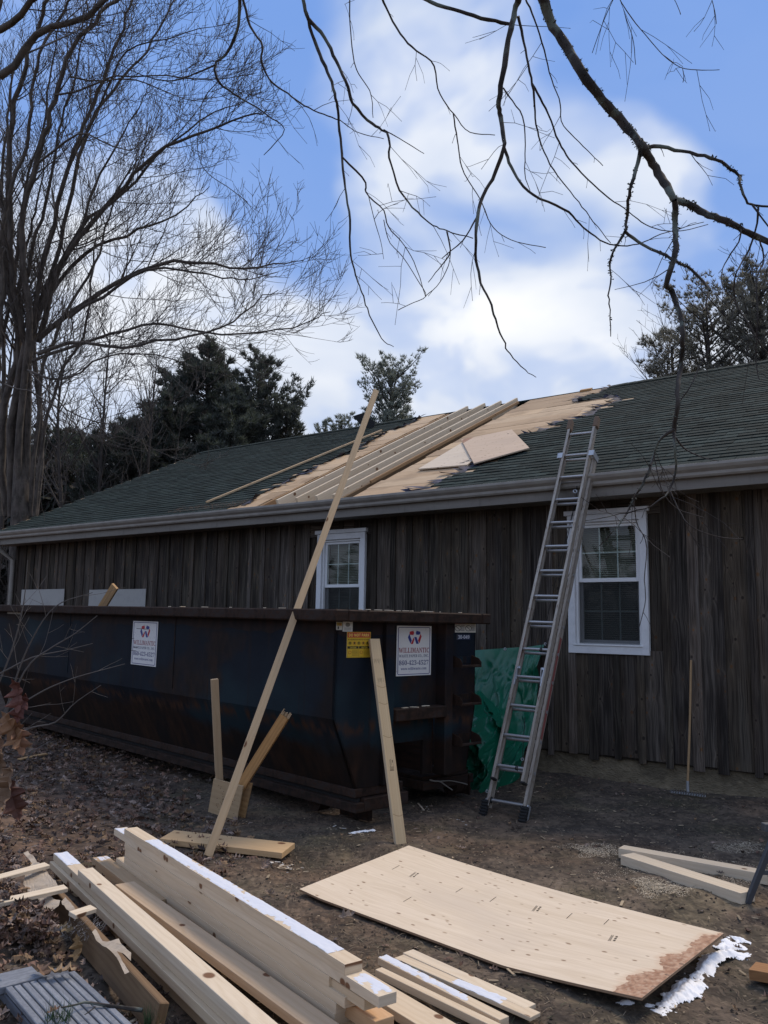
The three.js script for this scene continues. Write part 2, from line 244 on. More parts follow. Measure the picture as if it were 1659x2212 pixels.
const std = (o) => new THREE.MeshStandardMaterial(Object.assign({ roughness: 0.85, metalness: 0 }, o));
const lin = (r, g, b) => new THREE.Color().setRGB(r, g, b);
const phy = (o) => new THREE.MeshPhysicalMaterial(Object.assign({ roughness: 0.85 }, o));
const M = {
  spruce: std({ map: TX.spruce, roughness: 0.75 }), spruceB: std({ map: TX.spruce, color: lin(0.93, 0.9, 0.86), roughness: 0.75 }), spruceC: std({ map: TX.spruce, color: lin(0.86, 0.81, 0.74), roughness: 0.8 }),
  orange: std({ map: TX.spruce, color: lin(0.92, 0.70, 0.52), roughness: 0.75 }), tan: std({ map: TX.spruce, color: lin(0.74, 0.63, 0.50) }), greyed: std({ map: TX.spruce, color: lin(0.62, 0.53, 0.43) }),
  oldwood: std({ map: TX.oldwood }), oldwoodDark: std({ map: TX.oldwood, color: lin(0.48, 0.50, 0.53) }), oldlight: std({ map: TX.oldwood, color: lin(1.35, 1.4, 1.35) }),
  ply: std({ map: TX.ply, roughness: 0.78 }), sheath: std({ map: TX.sheath }), sheathD: std({ map: TX.sheath, color: lin(0.72, 0.68, 0.64) }), sheathB: std({ map: TX.sheath, color: lin(0.88, 0.84, 0.8) }), sheathC: std({ map: TX.sheath, color: lin(1.08, 1.06, 1.02) }),
  dump: phy({ map: TX.dump, roughness: 0.7, specularIntensity: 0.3, bumpMap: TX.barkB, bumpScale: 0.0012 }), rust: phy({ map: TX.rust, roughness: 0.85, specularIntensity: 0.4, bumpMap: TX.barkB, bumpScale: 0.002 }),
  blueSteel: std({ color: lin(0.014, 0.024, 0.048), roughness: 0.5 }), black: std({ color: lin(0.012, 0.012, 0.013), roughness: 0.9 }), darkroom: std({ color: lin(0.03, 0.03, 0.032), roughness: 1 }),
  shingle: phy({ map: TX.shingle, roughness: 0.95, specularIntensity: 0.25, vertexColors: true }), shingleA: [0.72, 0.9, 1.05, 1.3].map((k) => phy({ map: TX.shingle, roughness: 0.95, specularIntensity: 0.25, color: lin(k, k, k) })),
  felt: std({ map: TX.felt, roughness: 0.8, side: THREE.DoubleSide }), tarp: std({ map: TX.tarp, roughness: 0.30, side: THREE.DoubleSide }),
  alu: std({ map: TX.alu, roughness: 0.55, metalness: 0.25 }), rung: std({ color: lin(0.42, 0.42, 0.43), roughness: 0.42, metalness: 0.6 }), galv: std({ color: lin(0.45, 0.47, 0.5), roughness: 0.4, metalness: 0.6 }), rubber: std({ color: lin(0.016, 0.016, 0.017), roughness: 0.85 }), padbrown: std({ color: lin(0.16, 0.105, 0.07), roughness: 0.9 }), redfaded: std({ color: lin(0.24, 0.07, 0.06), roughness: 0.8 }),
  bark: std({ map: TX.bark, roughness: 0.95, bumpMap: TX.barkB, bumpScale: 0.008 }), twig: std({ color: lin(0.045, 0.037, 0.034), roughness: 0.9 }), greytwig: std({ color: lin(0.10, 0.088, 0.08), roughness: 0.9 }), paletwig: std({ color: lin(0.085, 0.072, 0.064), roughness: 0.95 }), distbark: std({ color: lin(0.050, 0.042, 0.037), roughness: 0.95 }),
  bark2: std({ map: TX.bark2, roughness: 0.95, bumpMap: TX.barkB, bumpScale: 0.01 }), needleT: new THREE.MeshPhysicalMaterial({ vertexColors: true, transmission: 0.6, thickness: 0, roughness: 1, side: THREE.DoubleSide }),
  lichen: std({ color: lin(0.12, 0.15, 0.125), roughness: 1 }),
  soil: std({ map: TX.soil, bumpMap: TX.soilB, bumpScale: 0.018, roughness: 1, vertexColors: true }),
  vcol: std({ vertexColors: true, roughness: 0.9, side: THREE.DoubleSide }), leafV: std({ vertexColors: true, roughness: 0.75, side: THREE.DoubleSide }), needleV: std({ vertexColors: true, roughness: 0.8, side: THREE.DoubleSide }),
  snow: std({ color: lin(0.86, 0.88, 0.92), roughness: 0.9 }), frost: std({ color: lin(0.64, 0.665, 0.73), roughness: 0.9 }), sawdust: std({ color: lin(0.50, 0.42, 0.30), roughness: 1 }),
  white: std({ map: TX.white, roughness: 0.5 }), vinyl: std({ color: lin(0.74, 0.75, 0.76), roughness: 0.35 }), muntin: std({ color: lin(0.42, 0.46, 0.44), roughness: 0.5 }), blind: std({ color: lin(0.21, 0.205, 0.165), roughness: 0.7 }), blindDim: std({ color: lin(0.17, 0.165, 0.145), roughness: 0.8 }),
  glass: new THREE.MeshPhysicalMaterial({ transmission: 1, thickness: 0, roughness: 0.03, ior: 1.5, color: lin(0.85, 0.9, 0.88) }), screen: std({ color: lin(0.016, 0.017, 0.018), transparent: true, opacity: 0.62, roughness: 0.8 }),
  gutter: std({ map: TX.gutter, roughness: 0.5 }), fascia: std({ map: TX.gutter, color: lin(0.68, 0.67, 0.66), roughness: 0.6 }), concrete: std({ map: TX.concrete, roughness: 1, bumpMap: TX.soilB, bumpScale: 0.02 }),
  greydeck: std({ map: TX.greydeck, roughness: 0.6 }), paper: std({ map: TX.paper, side: THREE.DoubleSide, roughness: 0.95 }), steelgrey: std({ color: lin(0.085, 0.092, 0.105), roughness: 0.5, metalness: 0.3 }),
  panelWhite: std({ map: TX.white, color: lin(0.55, 0.53, 0.49), roughness: 0.9 }), rope: std({ color: lin(0.30, 0.28, 0.25), roughness: 0.95 }), darkflap: std({ color: lin(0.016, 0.017, 0.019), roughness: 0.9 }), redbrown: std({ map: TX.oldwood, color: lin(0.85, 0.72, 0.62) }),
};
const boardMats = [0.36, 0.46, 0.58, 0.72, 0.92].map((k, i) => phy({ map: TX.weather, bumpMap: TX.weatherB, bumpScale: 0.004, roughness: 0.95, specularIntensity: 0.4, color: lin(k * 1.02, k * 0.98, k * [0.90, 0.95, 0.88, 0.93, 0.95][i]) }));

// ------------------------------------------------------------------ places
const W3 = V(Math.cos(0.645510), 0, Math.sin(0.645510)), N3 = V(-Math.sin(0.645510), 0, Math.cos(0.645510)); // along the house wall (to the right) and out of it
const WALL = 9.35;
const so = (s, y, o) => V(0, y, 0).addScaledVector(W3, s).addScaledVector(N3, o - WALL); // s along the wall, height, distance out from it
const ground0 = (px, py, h = 0) => { const d = ray(px, py); return d.multiplyScalar((h - CAM.y) / d.y).add(CAM); };
const atDist = (px, py, z) => ray(px, py).multiplyScalar(z).add(CAM); // z metres along the viewing axis
const onWall = (px, py, o = 0) => { const d = ray(px, py); const k = ((o - WALL) - CAM.dot(N3)) / d.dot(N3); return d.multiplyScalar(k).add(CAM); };
const ss = (p) => p.dot(W3), oo = (p) => p.dot(N3) + WALL;

// height of the ground
function gy(x, z) {
  const o = -Math.sin(0.645510) * x + Math.cos(0.645510) * z + WALL;
  let h = 0.03 * (1 - sstep(0.0, 1.2, o)) * (o > -0.2 ? 1 : 1);
  h -= 0.055 * Math.exp(-(((x - 0.9) / 1.6) ** 2) - (((z + 8.0) / 1.3) ** 2));
  h += 0.16 * sstep(-3.0, -7.5, x) * sstep(-8, -13, z);
  h += 0.10 * Math.exp(-(((x + 2.05) / 0.5) ** 2) - (((z + 4.7) / 0.7) ** 2));
  h += 0.020 * (fbm(x * 1.3 + 40, z * 1.3 + 40, 3, 5) - 0.5) * 2;
  { const ax = -0.13, az = -6.3, bx = 1.75, bz = -4.6, dx = bx - ax, dz = bz - az, t = clamp(((x - ax) * dx + (z - az) * dz) / (dx * dx + dz * dz)), d = Math.hypot(x - ax - t * dx, z - az - t * dz); h -= 0.045 * (1 - sstep(0.35, 0.85, d)); }
  const near = Math.hypot(x, z + 6) < 12 ? 1 : 0;
  if (near) h += 0.030 * (fbm(x * 6 + 90, z * 6 + 90, 4, 15) - 0.5) * 2;
  const far = Math.hypot(x, z); if (far > 30) h += sstep(30, 150, far) * 3 * (fbm(x * 0.02 + 9, z * 0.02 + 3, 3, 25) - 0.3);
  return h;
}
// the point of the ground seen at a point of the photograph
function G(px, py, lift = 0) { let p = ground0(px, py, lift); for (let i = 0; i < 3; i++) p = ground0(px, py, gy(p.x, p.z) + lift); return p; }

// ------------------------------------------------------------------ building helpers
const used = new Map();
function numbered(n) { const k = used.get(n) || 0; used.set(n, k + 1); return k ? n + '_' + String(k).padStart(3, '0') : n; }
function tag(o, label, category, group) { o.userData.label = label; o.userData.category = category; if (group) o.userData.group = group; return o; }
function thing(name, label, category, pos = V(0, 0, 0), group) { const g = new THREE.Group(); g.name = numbered(name); g.position.copy(pos); scene.add(g); return tag(g, label, category, group); }
function part(parent, name, geo, mat) { const m = new THREE.Mesh(geo, mat); m.name = numbered(name); m.castShadow = m.receiveShadow = true; parent.add(m); return m; }
function struct(name, geo, mat) { const m = part(scene, name, geo, mat); m.userData.kind = 'structure'; return m; }
function stuffTop(name, geo, mat, label, category) { const m = part(scene, name, geo, mat); m.userData.kind = 'stuff'; return tag(m, label, category); }
// chamfered box, uv in metres / (su, sv) with the long side along u
function boxG(lx, ly, lz, c = 0.002, su = 2.4, sv = 0.6, ou = rnd(), ov = rnd()) {
  const P = [], U = [], hx = lx / 2, hy = ly / 2, hz = lz / 2; c = Math.min(c, hx * 0.4, hy * 0.4, hz * 0.4);
  const long = lx >= ly && lx >= lz ? 0 : ly >= lz ? 1 : 2;
  const h = [hx, hy, hz];
  const corner = (sx, sy, sz, ax) => { const s = [sx, sy, sz]; return [0, 1, 2].map((i) => s[i] * (i === ax ? h[i] : h[i] - c)); };
  const uvOf = (p, ax) => {
    const o = [0, 1, 2].filter((i) => i !== ax);
    let a = o.includes(long) ? long : o[0], b = o.find((i) => i !== a);
    const end = ax === long;
    return [ou + (end ? p[a] * 0.12 : p[a]) / su, ov + (p[b] + ax * 0.23) / sv];
  };
  const tri = (a, b, d, ax, n) => {
    const e1 = [b[0] - a[0], b[1] - a[1], b[2] - a[2]], e2 = [d[0] - a[0], d[1] - a[1], d[2] - a[2]];
    const cr = [e1[1] * e2[2] - e1[2] * e2[1], e1[2] * e2[0] - e1[0] * e2[2], e1[0] * e2[1] - e1[1] * e2[0]];
    const f = cr[0] * n[0] + cr[1] * n[1] + cr[2] * n[2] < 0 ? [a, d, b] : [a, b, d];
    for (const p of f) { P.push(...p); U.push(...uvOf(p, ax)); }
  };
  for (let ax = 0; ax < 3; ax++) for (const s of [-1, 1]) {
    const o = [0, 1, 2].filter((i) => i !== ax); const q = [[-1, -1], [1, -1], [1, 1], [-1, 1]].map(([a, b]) => { const k = [0, 0, 0]; k[ax] = s; k[o[0]] = a; k[o[1]] = b; return corner(k[0], k[1], k[2], ax); });
    const n = [0, 0, 0]; n[ax] = s; tri(q[0], q[1], q[2], ax, n); tri(q[0], q[2], q[3], ax, n);
  }
  if (c > 0) {
    for (let e = 0; e < 3; e++) { const o = [0, 1, 2].filter((i) => i !== e); for (const s of [-1, 1]) for (const t of [-1, 1]) {
      const mk = (d, ax) => { const k = [0, 0, 0]; k[e] = d; k[o[0]] = s; k[o[1]] = t; return corner(k[0], k[1], k[2], ax); };
      const n = [0, 0, 0]; n[o[0]] = s; n[o[1]] = t; const a = mk(-1, o[0]), b = mk(1, o[0]), d = mk(1, o[1]), f = mk(-1, o[1]); tri(a, b, d, o[0], n); tri(a, d, f, o[0], n);
    } }
    for (const x of [-1, 1]) for (const y of [-1, 1]) for (const z of [-1, 1]) tri(corner(x, y, z, 0), corner(x, y, z, 1), corner(x, y, z, 2), 0, [x, y, z]);
  }
  const g = new THREE.BufferGeometry(); g.setAttribute('position', new THREE.Float32BufferAttribute(P, 3)); g.setAttribute('uv', new THREE.Float32BufferAttribute(U, 2)); g.computeVertexNormals(); return g;
}
const tr = (g, x, y, z) => g.translate(x, y, z);
const boxAt = (x0, x1, y0, y1, z0, z1, c = 0.002, su = 2.4, sv = 0.6) => tr(boxG(x1 - x0, y1 - y0, z1 - z0, c, su, sv), (x0 + x1) / 2, (y0 + y1) / 2, (z0 + z1) / 2);
const merge = (a) => mergeGeometries(a.map((g) => { const q = g.index ? g.toNonIndexed() : g; for (const k of Object.keys(q.attributes)) if (!['position', 'normal', 'uv', 'color'].includes(k)) q.deleteAttribute(k); return q; }));
// frame with x along a->b, z towards "face"
function basis(a, b, face) { const x = b.clone().sub(a).normalize(); const y = face.clone().cross(x).normalize(); const z = x.clone().cross(y); return new THREE.Matrix4().makeBasis(x, y, z); }
function place(m, a, b, face) { m.position.copy(a).add(b).multiplyScalar(0.5); m.quaternion.setFromRotationMatrix(basis(a, b, face)); return m; }
// a sawn board from a to b (axis of the board), width across, thickness along "face"
function board(name, label, category, a, b, width, thick, face, mat, group, c = 0.002) {
  const m = part(scene, name, boxG(a.distanceTo(b), width, thick, c), mat); place(m, a, b, face); return tag(m, label, category, group);
}
// a bag of triangles with colours
class Soup {
  constructor() { this.p = []; this.n = []; this.c = []; this.u = []; }
  tri(a, b, c, col) { this.p.push(a.x, a.y, a.z, b.x, b.y, b.z, c.x, c.y, c.z); for (let i = 0; i < 3; i++) this.c.push(col[0], col[1], col[2]); }
  quad(a, b, c, d, col) { this.tri(a, b, c, col); this.tri(a, c, d, col); }
  build() { const g = new THREE.BufferGeometry(); g.setAttribute('position', new THREE.Float32BufferAttribute(this.p, 3)); g.setAttribute('color', new THREE.Float32BufferAttribute(this.c, 3)); g.computeVertexNormals(); return g; }
}
// smooth tubes along polylines, all in one geometry
class Tubes {
  constructor() { this.p = []; this.n = []; this.u = []; this.i = []; this.count = 0; }
  add(pts, r0, r1, sides = 5, rough = 0, cap = true) {
    const n = pts.length; let N = V(0.31, 0.2, 0.93); const base = this.count; let len = 0; const us = Math.max(0.12, 5.0 * (typeof r0 === 'function' ? r0(0.3) : r0));
    for (let k = 0; k < n; k++) {
      const t = (k === 0 ? pts[1].clone().sub(pts[0]) : k === n - 1 ? pts[n - 1].clone().sub(pts[n - 2]) : pts[k + 1].clone().sub(pts[k - 1])).normalize();
      if (k) len += pts[k].distanceTo(pts[k - 1]);
      N.addScaledVector(t, -N.dot(t)); if (N.lengthSq() < 1e-6) N.set(t.y, -t.x, 0.01); N.normalize(); const B = t.clone().cross(N);
      const r = typeof r0 === 'function' ? r0(k / (n - 1)) : mix(r0, r1, k / (n - 1));
      for (let s = 0; s <= sides; s++) {
        const a = s / sides * Math.PI * 2, ca = Math.cos(a), sa = Math.sin(a), q = r * (1 + (rough ? rough * (hash(s % sides, k, 5) - 0.5) * 2 : 0));
        const nx = N.x * ca + B.x * sa, ny = N.y * ca + B.y * sa, nz = N.z * ca + B.z * sa;
        this.p.push(pts[k].x + nx * q, pts[k].y + ny * q, pts[k].z + nz * q); this.n.push(nx, ny, nz); this.u.push(s / sides * us, len * 0.8);
      }
      this.count += sides + 1;
    }
    for (let k = 0; k < n - 1; k++) for (let s = 0; s < sides; s++) { const a = base + k * (sides + 1) + s, b = a + sides + 1; this.i.push(a, a + 1, b, a + 1, b + 1, b); }
    if (cap) for (const k of [0, n - 1]) { const b0 = base + k * (sides + 1); for (let s = 1; s < sides - 1; s++) k ? this.i.push(b0, b0 + s, b0 + s + 1) : this.i.push(b0, b0 + s + 1, b0 + s); }
  }
  build() { const g = new THREE.BufferGeometry(); g.setAttribute('position', new THREE.Float32BufferAttribute(this.p, 3)); g.setAttribute('normal', new THREE.Float32BufferAttribute(this.n, 3)); g.setAttribute('uv', new THREE.Float32BufferAttribute(this.u, 2)); g.setIndex(this.i); return g; }
}
const tube1 = (pts, r0, r1, sides = 8, rough = 0) => { const t = new Tubes(); t.add(pts, r0, r1 ?? r0, sides, rough); return t.build(); };
// a smooth curve through points
function spline(pts, step = 0.1) { const c = new THREE.CatmullRomCurve3(pts, false, 'centripetal'); const n = Math.max(3, Math.ceil(c.getLength() / step)); return c.getPoints(n); }
// a low lumpy patch of loose matter lying on something: only where the noise stands above the surface
function patchG(w, d, nx, nz, hfun) {
  const g = new THREE.PlaneGeometry(w, d, nx, nz); g.rotateX(-Math.PI / 2); const p = g.attributes.position; const keep = [];
  for (let i = 0; i < p.count; i++) p.setY(i, hfun(p.getX(i), p.getZ(i)));
  const idx = g.index.array; for (let i = 0; i < idx.length; i += 3) if (Math.max(p.getY(idx[i]), p.getY(idx[i + 1]), p.getY(idx[i + 2])) > 0.0003) keep.push(idx[i], idx[i + 1], idx[i + 2]);
  g.setIndex(keep); g.computeVertexNormals(); return g;
}

// ------------------------------------------------------------------ ground
{
  const axis = (lo, hi, step, far) => { const a = []; for (let x = lo; x <= hi + 1e-6; x += step) a.push(x); let s = step, x = hi; while (x < far) { s *= 1.35; x += s; a.push(x); } s = step; x = lo; while (x > -far) { s *= 1.35; x -= s; a.unshift(x); } return a; };
  const xs = axis(-7.5, 5.5, 0.055, 260), zs = axis(-13.5, -2.6, 0.055, 260);
  const nx = xs.length, nz = zs.length, P = new Float32Array(nx * nz * 3), C = new Float32Array(nx * nz * 3), U = new Float32Array(nx * nz * 2), I = [];
  for (let j = 0; j < nz; j++) for (let i = 0; i < nx; i++) {
    const x = xs[i], z = zs[j], k = j * nx + i; P[k * 3] = x; P[k * 3 + 1] = gy(x, z); P[k * 3 + 2] = z; U[k * 2] = x / 2.4; U[k * 2 + 1] = z / 2.4;
    const n = fbm(x * 0.9 + 20, z * 0.9 + 20, 4, 66), m = fbm(x * 2.6 + 5, z * 2.6, 4, 86);
    let c = mix3([1.0, 0.97, 0.94], [0.70, 0.66, 0.63], sstep(0.4, 0.65, n)); c = mix3(c, [1.0, 1.03, 0.80], sstep(0.5, 0.7, m) * 0.6);
    const leafy = sstep(0.3, -0.6, x - (-1.9 - (z + 6) * -0.02) + (n - 0.5)) ; c = mix3(c, [0.86, 0.66, 0.60], leafy * 0.7); const wet = sstep(0.55, 0.72, fbm(x * 1.7 + 50, z * 1.7, 5, 96)), nd = sstep(0.52, 0.68, fbm(x * 1.1 + 70, z * 1.3, 5, 106)); c = mix3(c, [0.50, 0.47, 0.45], wet * 0.5); c = mix3(c, [1.12, 0.90, 0.74], nd * 0.5);
    C.set(c, k * 3);
  }
  for (let j = 0; j < nz - 1; j++) for (let i = 0; i < nx - 1; i++) { const a = j * nx + i, b = a + nx; I.push(a, b, a + 1, a + 1, b, b + 1); }
  const g = new THREE.BufferGeometry(); g.setAttribute('position', new THREE.BufferAttribute(P, 3)); g.setAttribute('color', new THREE.BufferAttribute(C, 3)); g.setAttribute('uv', new THREE.BufferAttribute(U, 2)); g.setIndex(I); g.computeVertexNormals();
  struct('ground', g, M.soil);
}

// ------------------------------------------------------------------ house
const HX = 8; // the house group stands at s = -8 on the wall line
const house = thing('house', 'long single storey house in dark weathered board siding under a green shingle roof half stripped', 'house', so(-HX, 0, 0));
house.rotation.y = -0.645510;
const S0 = -16.55, S1 = 2.2, YB = 0.29, YT = 3.2, DEPTH = 10.9;
const win = [{ x0: -4.249, x1: -3.285, y0: 1.4255, y1: 3.045, head: 0.055, name: 'right' }, { x0: -8.235, x1: -7.335, y0: 1.42, y1: 3.02, head: 0.055, name: 'left' }];
{
  // wall backing with window openings
  const sh = new THREE.Shape(); sh.moveTo(S0 + HX, YB - 0.02); sh.lineTo(S1 + HX, YB - 0.02); sh.lineTo(S1 + HX, YT + 0.02); sh.lineTo(S0 + HX, YT + 0.02); sh.closePath();
  for (const w of win) { const h = new THREE.Path(); const e = 0.075; h.moveTo(w.x0 + HX + e, w.y0 + e); h.lineTo(w.x0 + HX + e, w.y1 - e); h.lineTo(w.x1 + HX - e, w.y1 - e); h.lineTo(w.x1 + HX - e, w.y0 + e); h.closePath(); sh.holes.push(h); }
  const wg = new THREE.ExtrudeGeometry(sh, { depth: 0.12, bevelEnabled: false }); wg.translate(0, 0, -0.12);
  const uv = wg.attributes.uv; for (let i = 0; i < uv.count; i++) uv.setXY(i, uv.getY(i) / 3, uv.getX(i) / 1.2);
  const wall = part(house, 'wall', wg, boardMats[0]);
  // siding: wide rough sawn boards with battens over the joints
  rnd = RNG(4242);
  const vboard = (x0, x1, y0, y1, z0, z1, mat, name) => { // grain along y
    const g = boxG(y1 - y0, x1 - x0, z1 - z0, 0.003, 3.0, 1.2); const m = part(wall, name, g, mat); m.rotation.z = Math.PI / 2; m.position.set((x0 + x1) / 2, (y0 + y1) / 2, (z0 + z1) / 2); m.rotation.y = rr(-0.006, 0.006); return m;
  };
  const cut = (x0, x1, f) => { // leave the windows free
    let pieces = [[YB + rr(-0.012, 0.012), YT]];
    for (const w of win) if (x1 > w.x0 + HX + 0.04 && x0 < w.x1 + HX - 0.04) pieces = [[pieces[0][0], w.y0 + 0.05], [w.y1 - 0.03, YT]];
    for (const [a, b] of pieces) f(a, b);
  };
  let x = S0 + HX + 0.01, k = 0; const joints = [];
  while (x < S1 + HX) { let w = rr(0.25, 0.35); joints.push(x); const x1 = Math.min(x + w, S1 + HX); const mat = boardMats[1 + Math.floor(rnd() * 3.2) % 4]; cut(x + 0.003, x1 - 0.003, (a, b) => vboard(x + 0.003, x1 - 0.003, a, b, 0.001, 0.020 + rr(0, 0.004), mat, 'siding_board')); x = x1; }
  for (const j of joints) { const w = rr(0.075, 0.125), mat = boardMats[Math.floor(rnd() * 5) % 5], dz = rr(0, 0.006); cut(j - w / 2, j + w / 2, (a, b) => vboard(j - w / 2, j + w / 2, a - (a < 0.5 ? rr(0.02, 0.07) : 0), b, 0.025 + dz, 0.040 + dz, mat, 'batten')); }
  // other walls, foundation, attic floor, ground floor: closes the rooms
  part(house, 'back_wall', boxAt(S0 + HX, S1 + HX, 0.0, YT + 0.02, -DEPTH, -DEPTH + 0.14, 0, 3, 1.2), boardMats[2]);
  for (const [a, b] of [[S0, S0 + 0.14], [S1 - 0.14, S1]]) {
    const gs = new THREE.Shape(); gs.moveTo(0.12, 0); gs.lineTo(DEPTH - 0.14, 0); gs.lineTo(DEPTH - 0.14, YT); gs.lineTo(DEPTH / 2, YT + 2.72); gs.lineTo(0.12, YT); gs.closePath();
    const gg = new THREE.ExtrudeGeometry(gs, { depth: 0.14, bevelEnabled: false }); gg.rotateY(Math.PI / 2); gg.translate(a + HX, 0.001, 0);
    part(house, 'gable_wall', gg, boardMats[1]);
  }
  part(house, 'attic_floor', boxAt(S0 + HX + 0.14, S1 + HX - 0.14, YT - 0.2, YT - 0.05, -DEPTH + 0.14, -0.12, 0), M.oldwoodDark);
  part(house, 'room_floor', boxAt(S0 + HX + 0.14, S1 + HX - 0.14, 0.3, 0.4, -DEPTH + 0.14, -0.12, 0), M.darkroom);
  const fg = new THREE.PlaneGeometry(S1 - S0, 0.62, 220, 8); fg.translate((S0 + S1) / 2 + HX, YB - 0.29, -0.01);
  const fp = fg.attributes.position; for (let i = 0; i < fp.count; i++) { const xx = fp.getX(i), yy = fp.getY(i); fp.setZ(i, -0.015 + 0.03 * (fbm(xx * 3, yy * 6, 4, 6) - 0.5) + (0.26 - yy) * 0.12); }
  const fu = fg.attributes.uv; for (let i = 0; i < fu.count; i++) fu.setXY(i, fp.getX(i) / 2, fp.getY(i) / 1); fg.computeVertexNormals();
  part(house, 'foundation', fg, M.concrete);
  // soffit, fascia and gutter
  part(house, 'soffit', boxAt(S0 + HX - 0.3, S1 + HX, YT, YT + 0.02, 0.0, 0.40, 0.001), M.fascia);
  part(house, 'fascia', boxAt(S0 + HX - 0.3, S1 + HX, YT - 0.012, 3.425, 0.402, 0.424, 0.003), M.fascia);
  const gp = [[0.426, 3.435], [0.426, 3.305], [0.478, 3.305], [0.492, 3.325], [0.494, 3.355], [0.525, 3.385], [0.54, 3.415], [0.54, 3.442], [0.528, 3.445], [0.524, 3.436], [0.532, 3.434], [0.532, 3.418], [0.518, 3.39], [0.486, 3.36], [0.484, 3.33], [0.472, 3.313], [0.434, 3.313], [0.434, 3.435]];
  const gsh = new THREE.Shape(gp.map(([z, y]) => new THREE.Vector2(-z, y)));
  const gut = new THREE.ExtrudeGeometry(gsh, { depth: S1 - S0 + 0.3, bevelEnabled: false }); gut.rotateY(Math.PI / 2); gut.translate(S0 + HX - 0.3, 0, 0);
  part(house, 'gutter', gut, M.gutter);
  // downspout at the far corner
  part(house, 'downspout', tube1([V(S0 + HX - 0.05, 3.31, 0.46), V(S0 + HX - 0.05, 3.1, 0.40), V(S0 + HX - 0.03, 2.9, 0.10), V(S0 + HX - 0.03, 0.2, 0.085)], 0.045, 0.045, 8), M.gutter);
  // pale panels nailed to the wall above the container
  for (const [a, b] of [[48, 140], [194, 316]]) { const p = onWall(a, 1275, 0.05), q = onWall(b, 1275, 0.05); const x0 = ss(p) + HX, x1 = ss(q) + HX; part(house, 'pale_panel', boxAt(Math.max(x0, S0 + HX), x1, 1.55, onWall((a + b) / 2, 1273, 0.05).y, 0.048, 0.06, 0.002, 1, 1), M.panelWhite); }
}
// windows
for (const w of win) {
  const g = new THREE.Group(); g.name = numbered('window'); house.add(g);
  const x0 = w.x0 + HX, x1 = w.x1 + HX, { y0, y1 } = w, cw = 0.088, Z = 0.052;
  const P = (n, a, b, c, d, e, f, m = M.white, ch = 0.003) => part(g, n, boxAt(a, b, c, d, e, f, ch, 1, 1), m);
  P('casing', x0, x0 + cw, y0 + cw, y1 - cw, 0.0, Z); P('casing', x1 - cw, x1, y0 + cw, y1 - cw, 0.0, Z);
  P('casing', x0, x1, y0, y0 + cw, 0.0, Z + 0.002); P('head_casing', x0, x1, y1 - cw, y1 - 0.002, 0, Z + 0.002); P('drip_cap', x0 - 0.035, x1 + 0.03, y1, y1 + w.head, 0.0, Z + 0.02);
  P('sill', x0 + cw - 0.02, x1 - cw + 0.02, y0 + cw + 0.001, y0 + cw + 0.022, -0.03, Z + 0.012, M.vinyl);
  const a = x0 + cw + 0.001, b = x1 - cw - 0.001, c = y0 + cw + 0.023, d = y1 - cw - 0.001, mid = (c + d) / 2 + 0.02, st = 0.045;
  P('jamb', a, a + 0.026, c, d, -0.10, 0.02, M.vinyl); P('jamb', b - 0.026, b, c, d, -0.10, 0.02, M.vinyl); P('jamb', a + 0.0265, b - 0.0265, d - 0.026, d, -0.10, 0.02, M.vinyl);
  const A = a + 0.027, B = b - 0.027, D = d - 0.027;
  for (const [s, lo, hi, z] of [['upper', mid - 0.015, D, -0.025], ['lower', c, mid + 0.015, -0.065]]) {
    const sash = new THREE.Group(); sash.name = numbered('sash'); g.add(sash);
    const Q = (n, p, q, r, t, z0, z1, m, ch = 0.002) => part(sash, n, boxAt(p, q, r, t, z0, z1, ch, 1, 1), m);
    const s2 = s === 'upper' ? 0.036 : 0.034;
    Q('stile', A, A + s2, lo, hi, z - 0.016, z + 0.016, M.vinyl); Q('stile', B - s2, B, lo, hi, z - 0.016, z + 0.016, M.vinyl);
    Q('rail', A + s2 + 0.0005, B - s2 - 0.0005, lo, lo + st, z - 0.017, z + 0.017, M.vinyl); Q('rail', A + s2 + 0.0005, B - s2 - 0.0005, hi - 0.034, hi, z - 0.017, z + 0.017, M.vinyl);
    const gx0 = A + s2, gx1 = B - s2, gy0 = lo + st, gy1 = hi - 0.034;
    for (const k of [1, 2]) { const xx = mix(gx0, gx1, k / 3); Q('muntin', xx - 0.008, xx + 0.008, gy0, gy1, z - 0.006, z + 0.000, M.muntin, 0.001); }
    const ym = (gy0 + gy1) / 2; Q('muntin', gx0, gx1, ym - 0.008, ym + 0.008, z - 0.008, z - 0.001, M.muntin, 0.001);
    const pane = part(sash, 'pane', new THREE.PlaneGeometry(gx1 - gx0 + 0.01, gy1 - gy0 + 0.01), M.glass); pane.position.set((gx0 + gx1) / 2, ym, z + 0.006);
    if (s === 'lower') { const sc = part(g, 'insect_screen', new THREE.PlaneGeometry(B - A, hi - lo - 0.04), M.screen); sc.position.set((A + B) / 2, (lo + hi) / 2 - 0.01, z + 0.045); }
  }
  // slats of the blind, tilted, behind the glass
  const bl = []; for (let y = c + 0.03; y < D; y += 0.024) { const q = boxG(B - A, 0.0015, 0.024, 0, 1, 1); q.rotateX(0.9); q.translate((A + B) / 2, y, -0.135); bl.push(q); }
  const bm = part(g, 'blind', merge(bl), M.blind); bm.userData.kind = 'stuff';
}

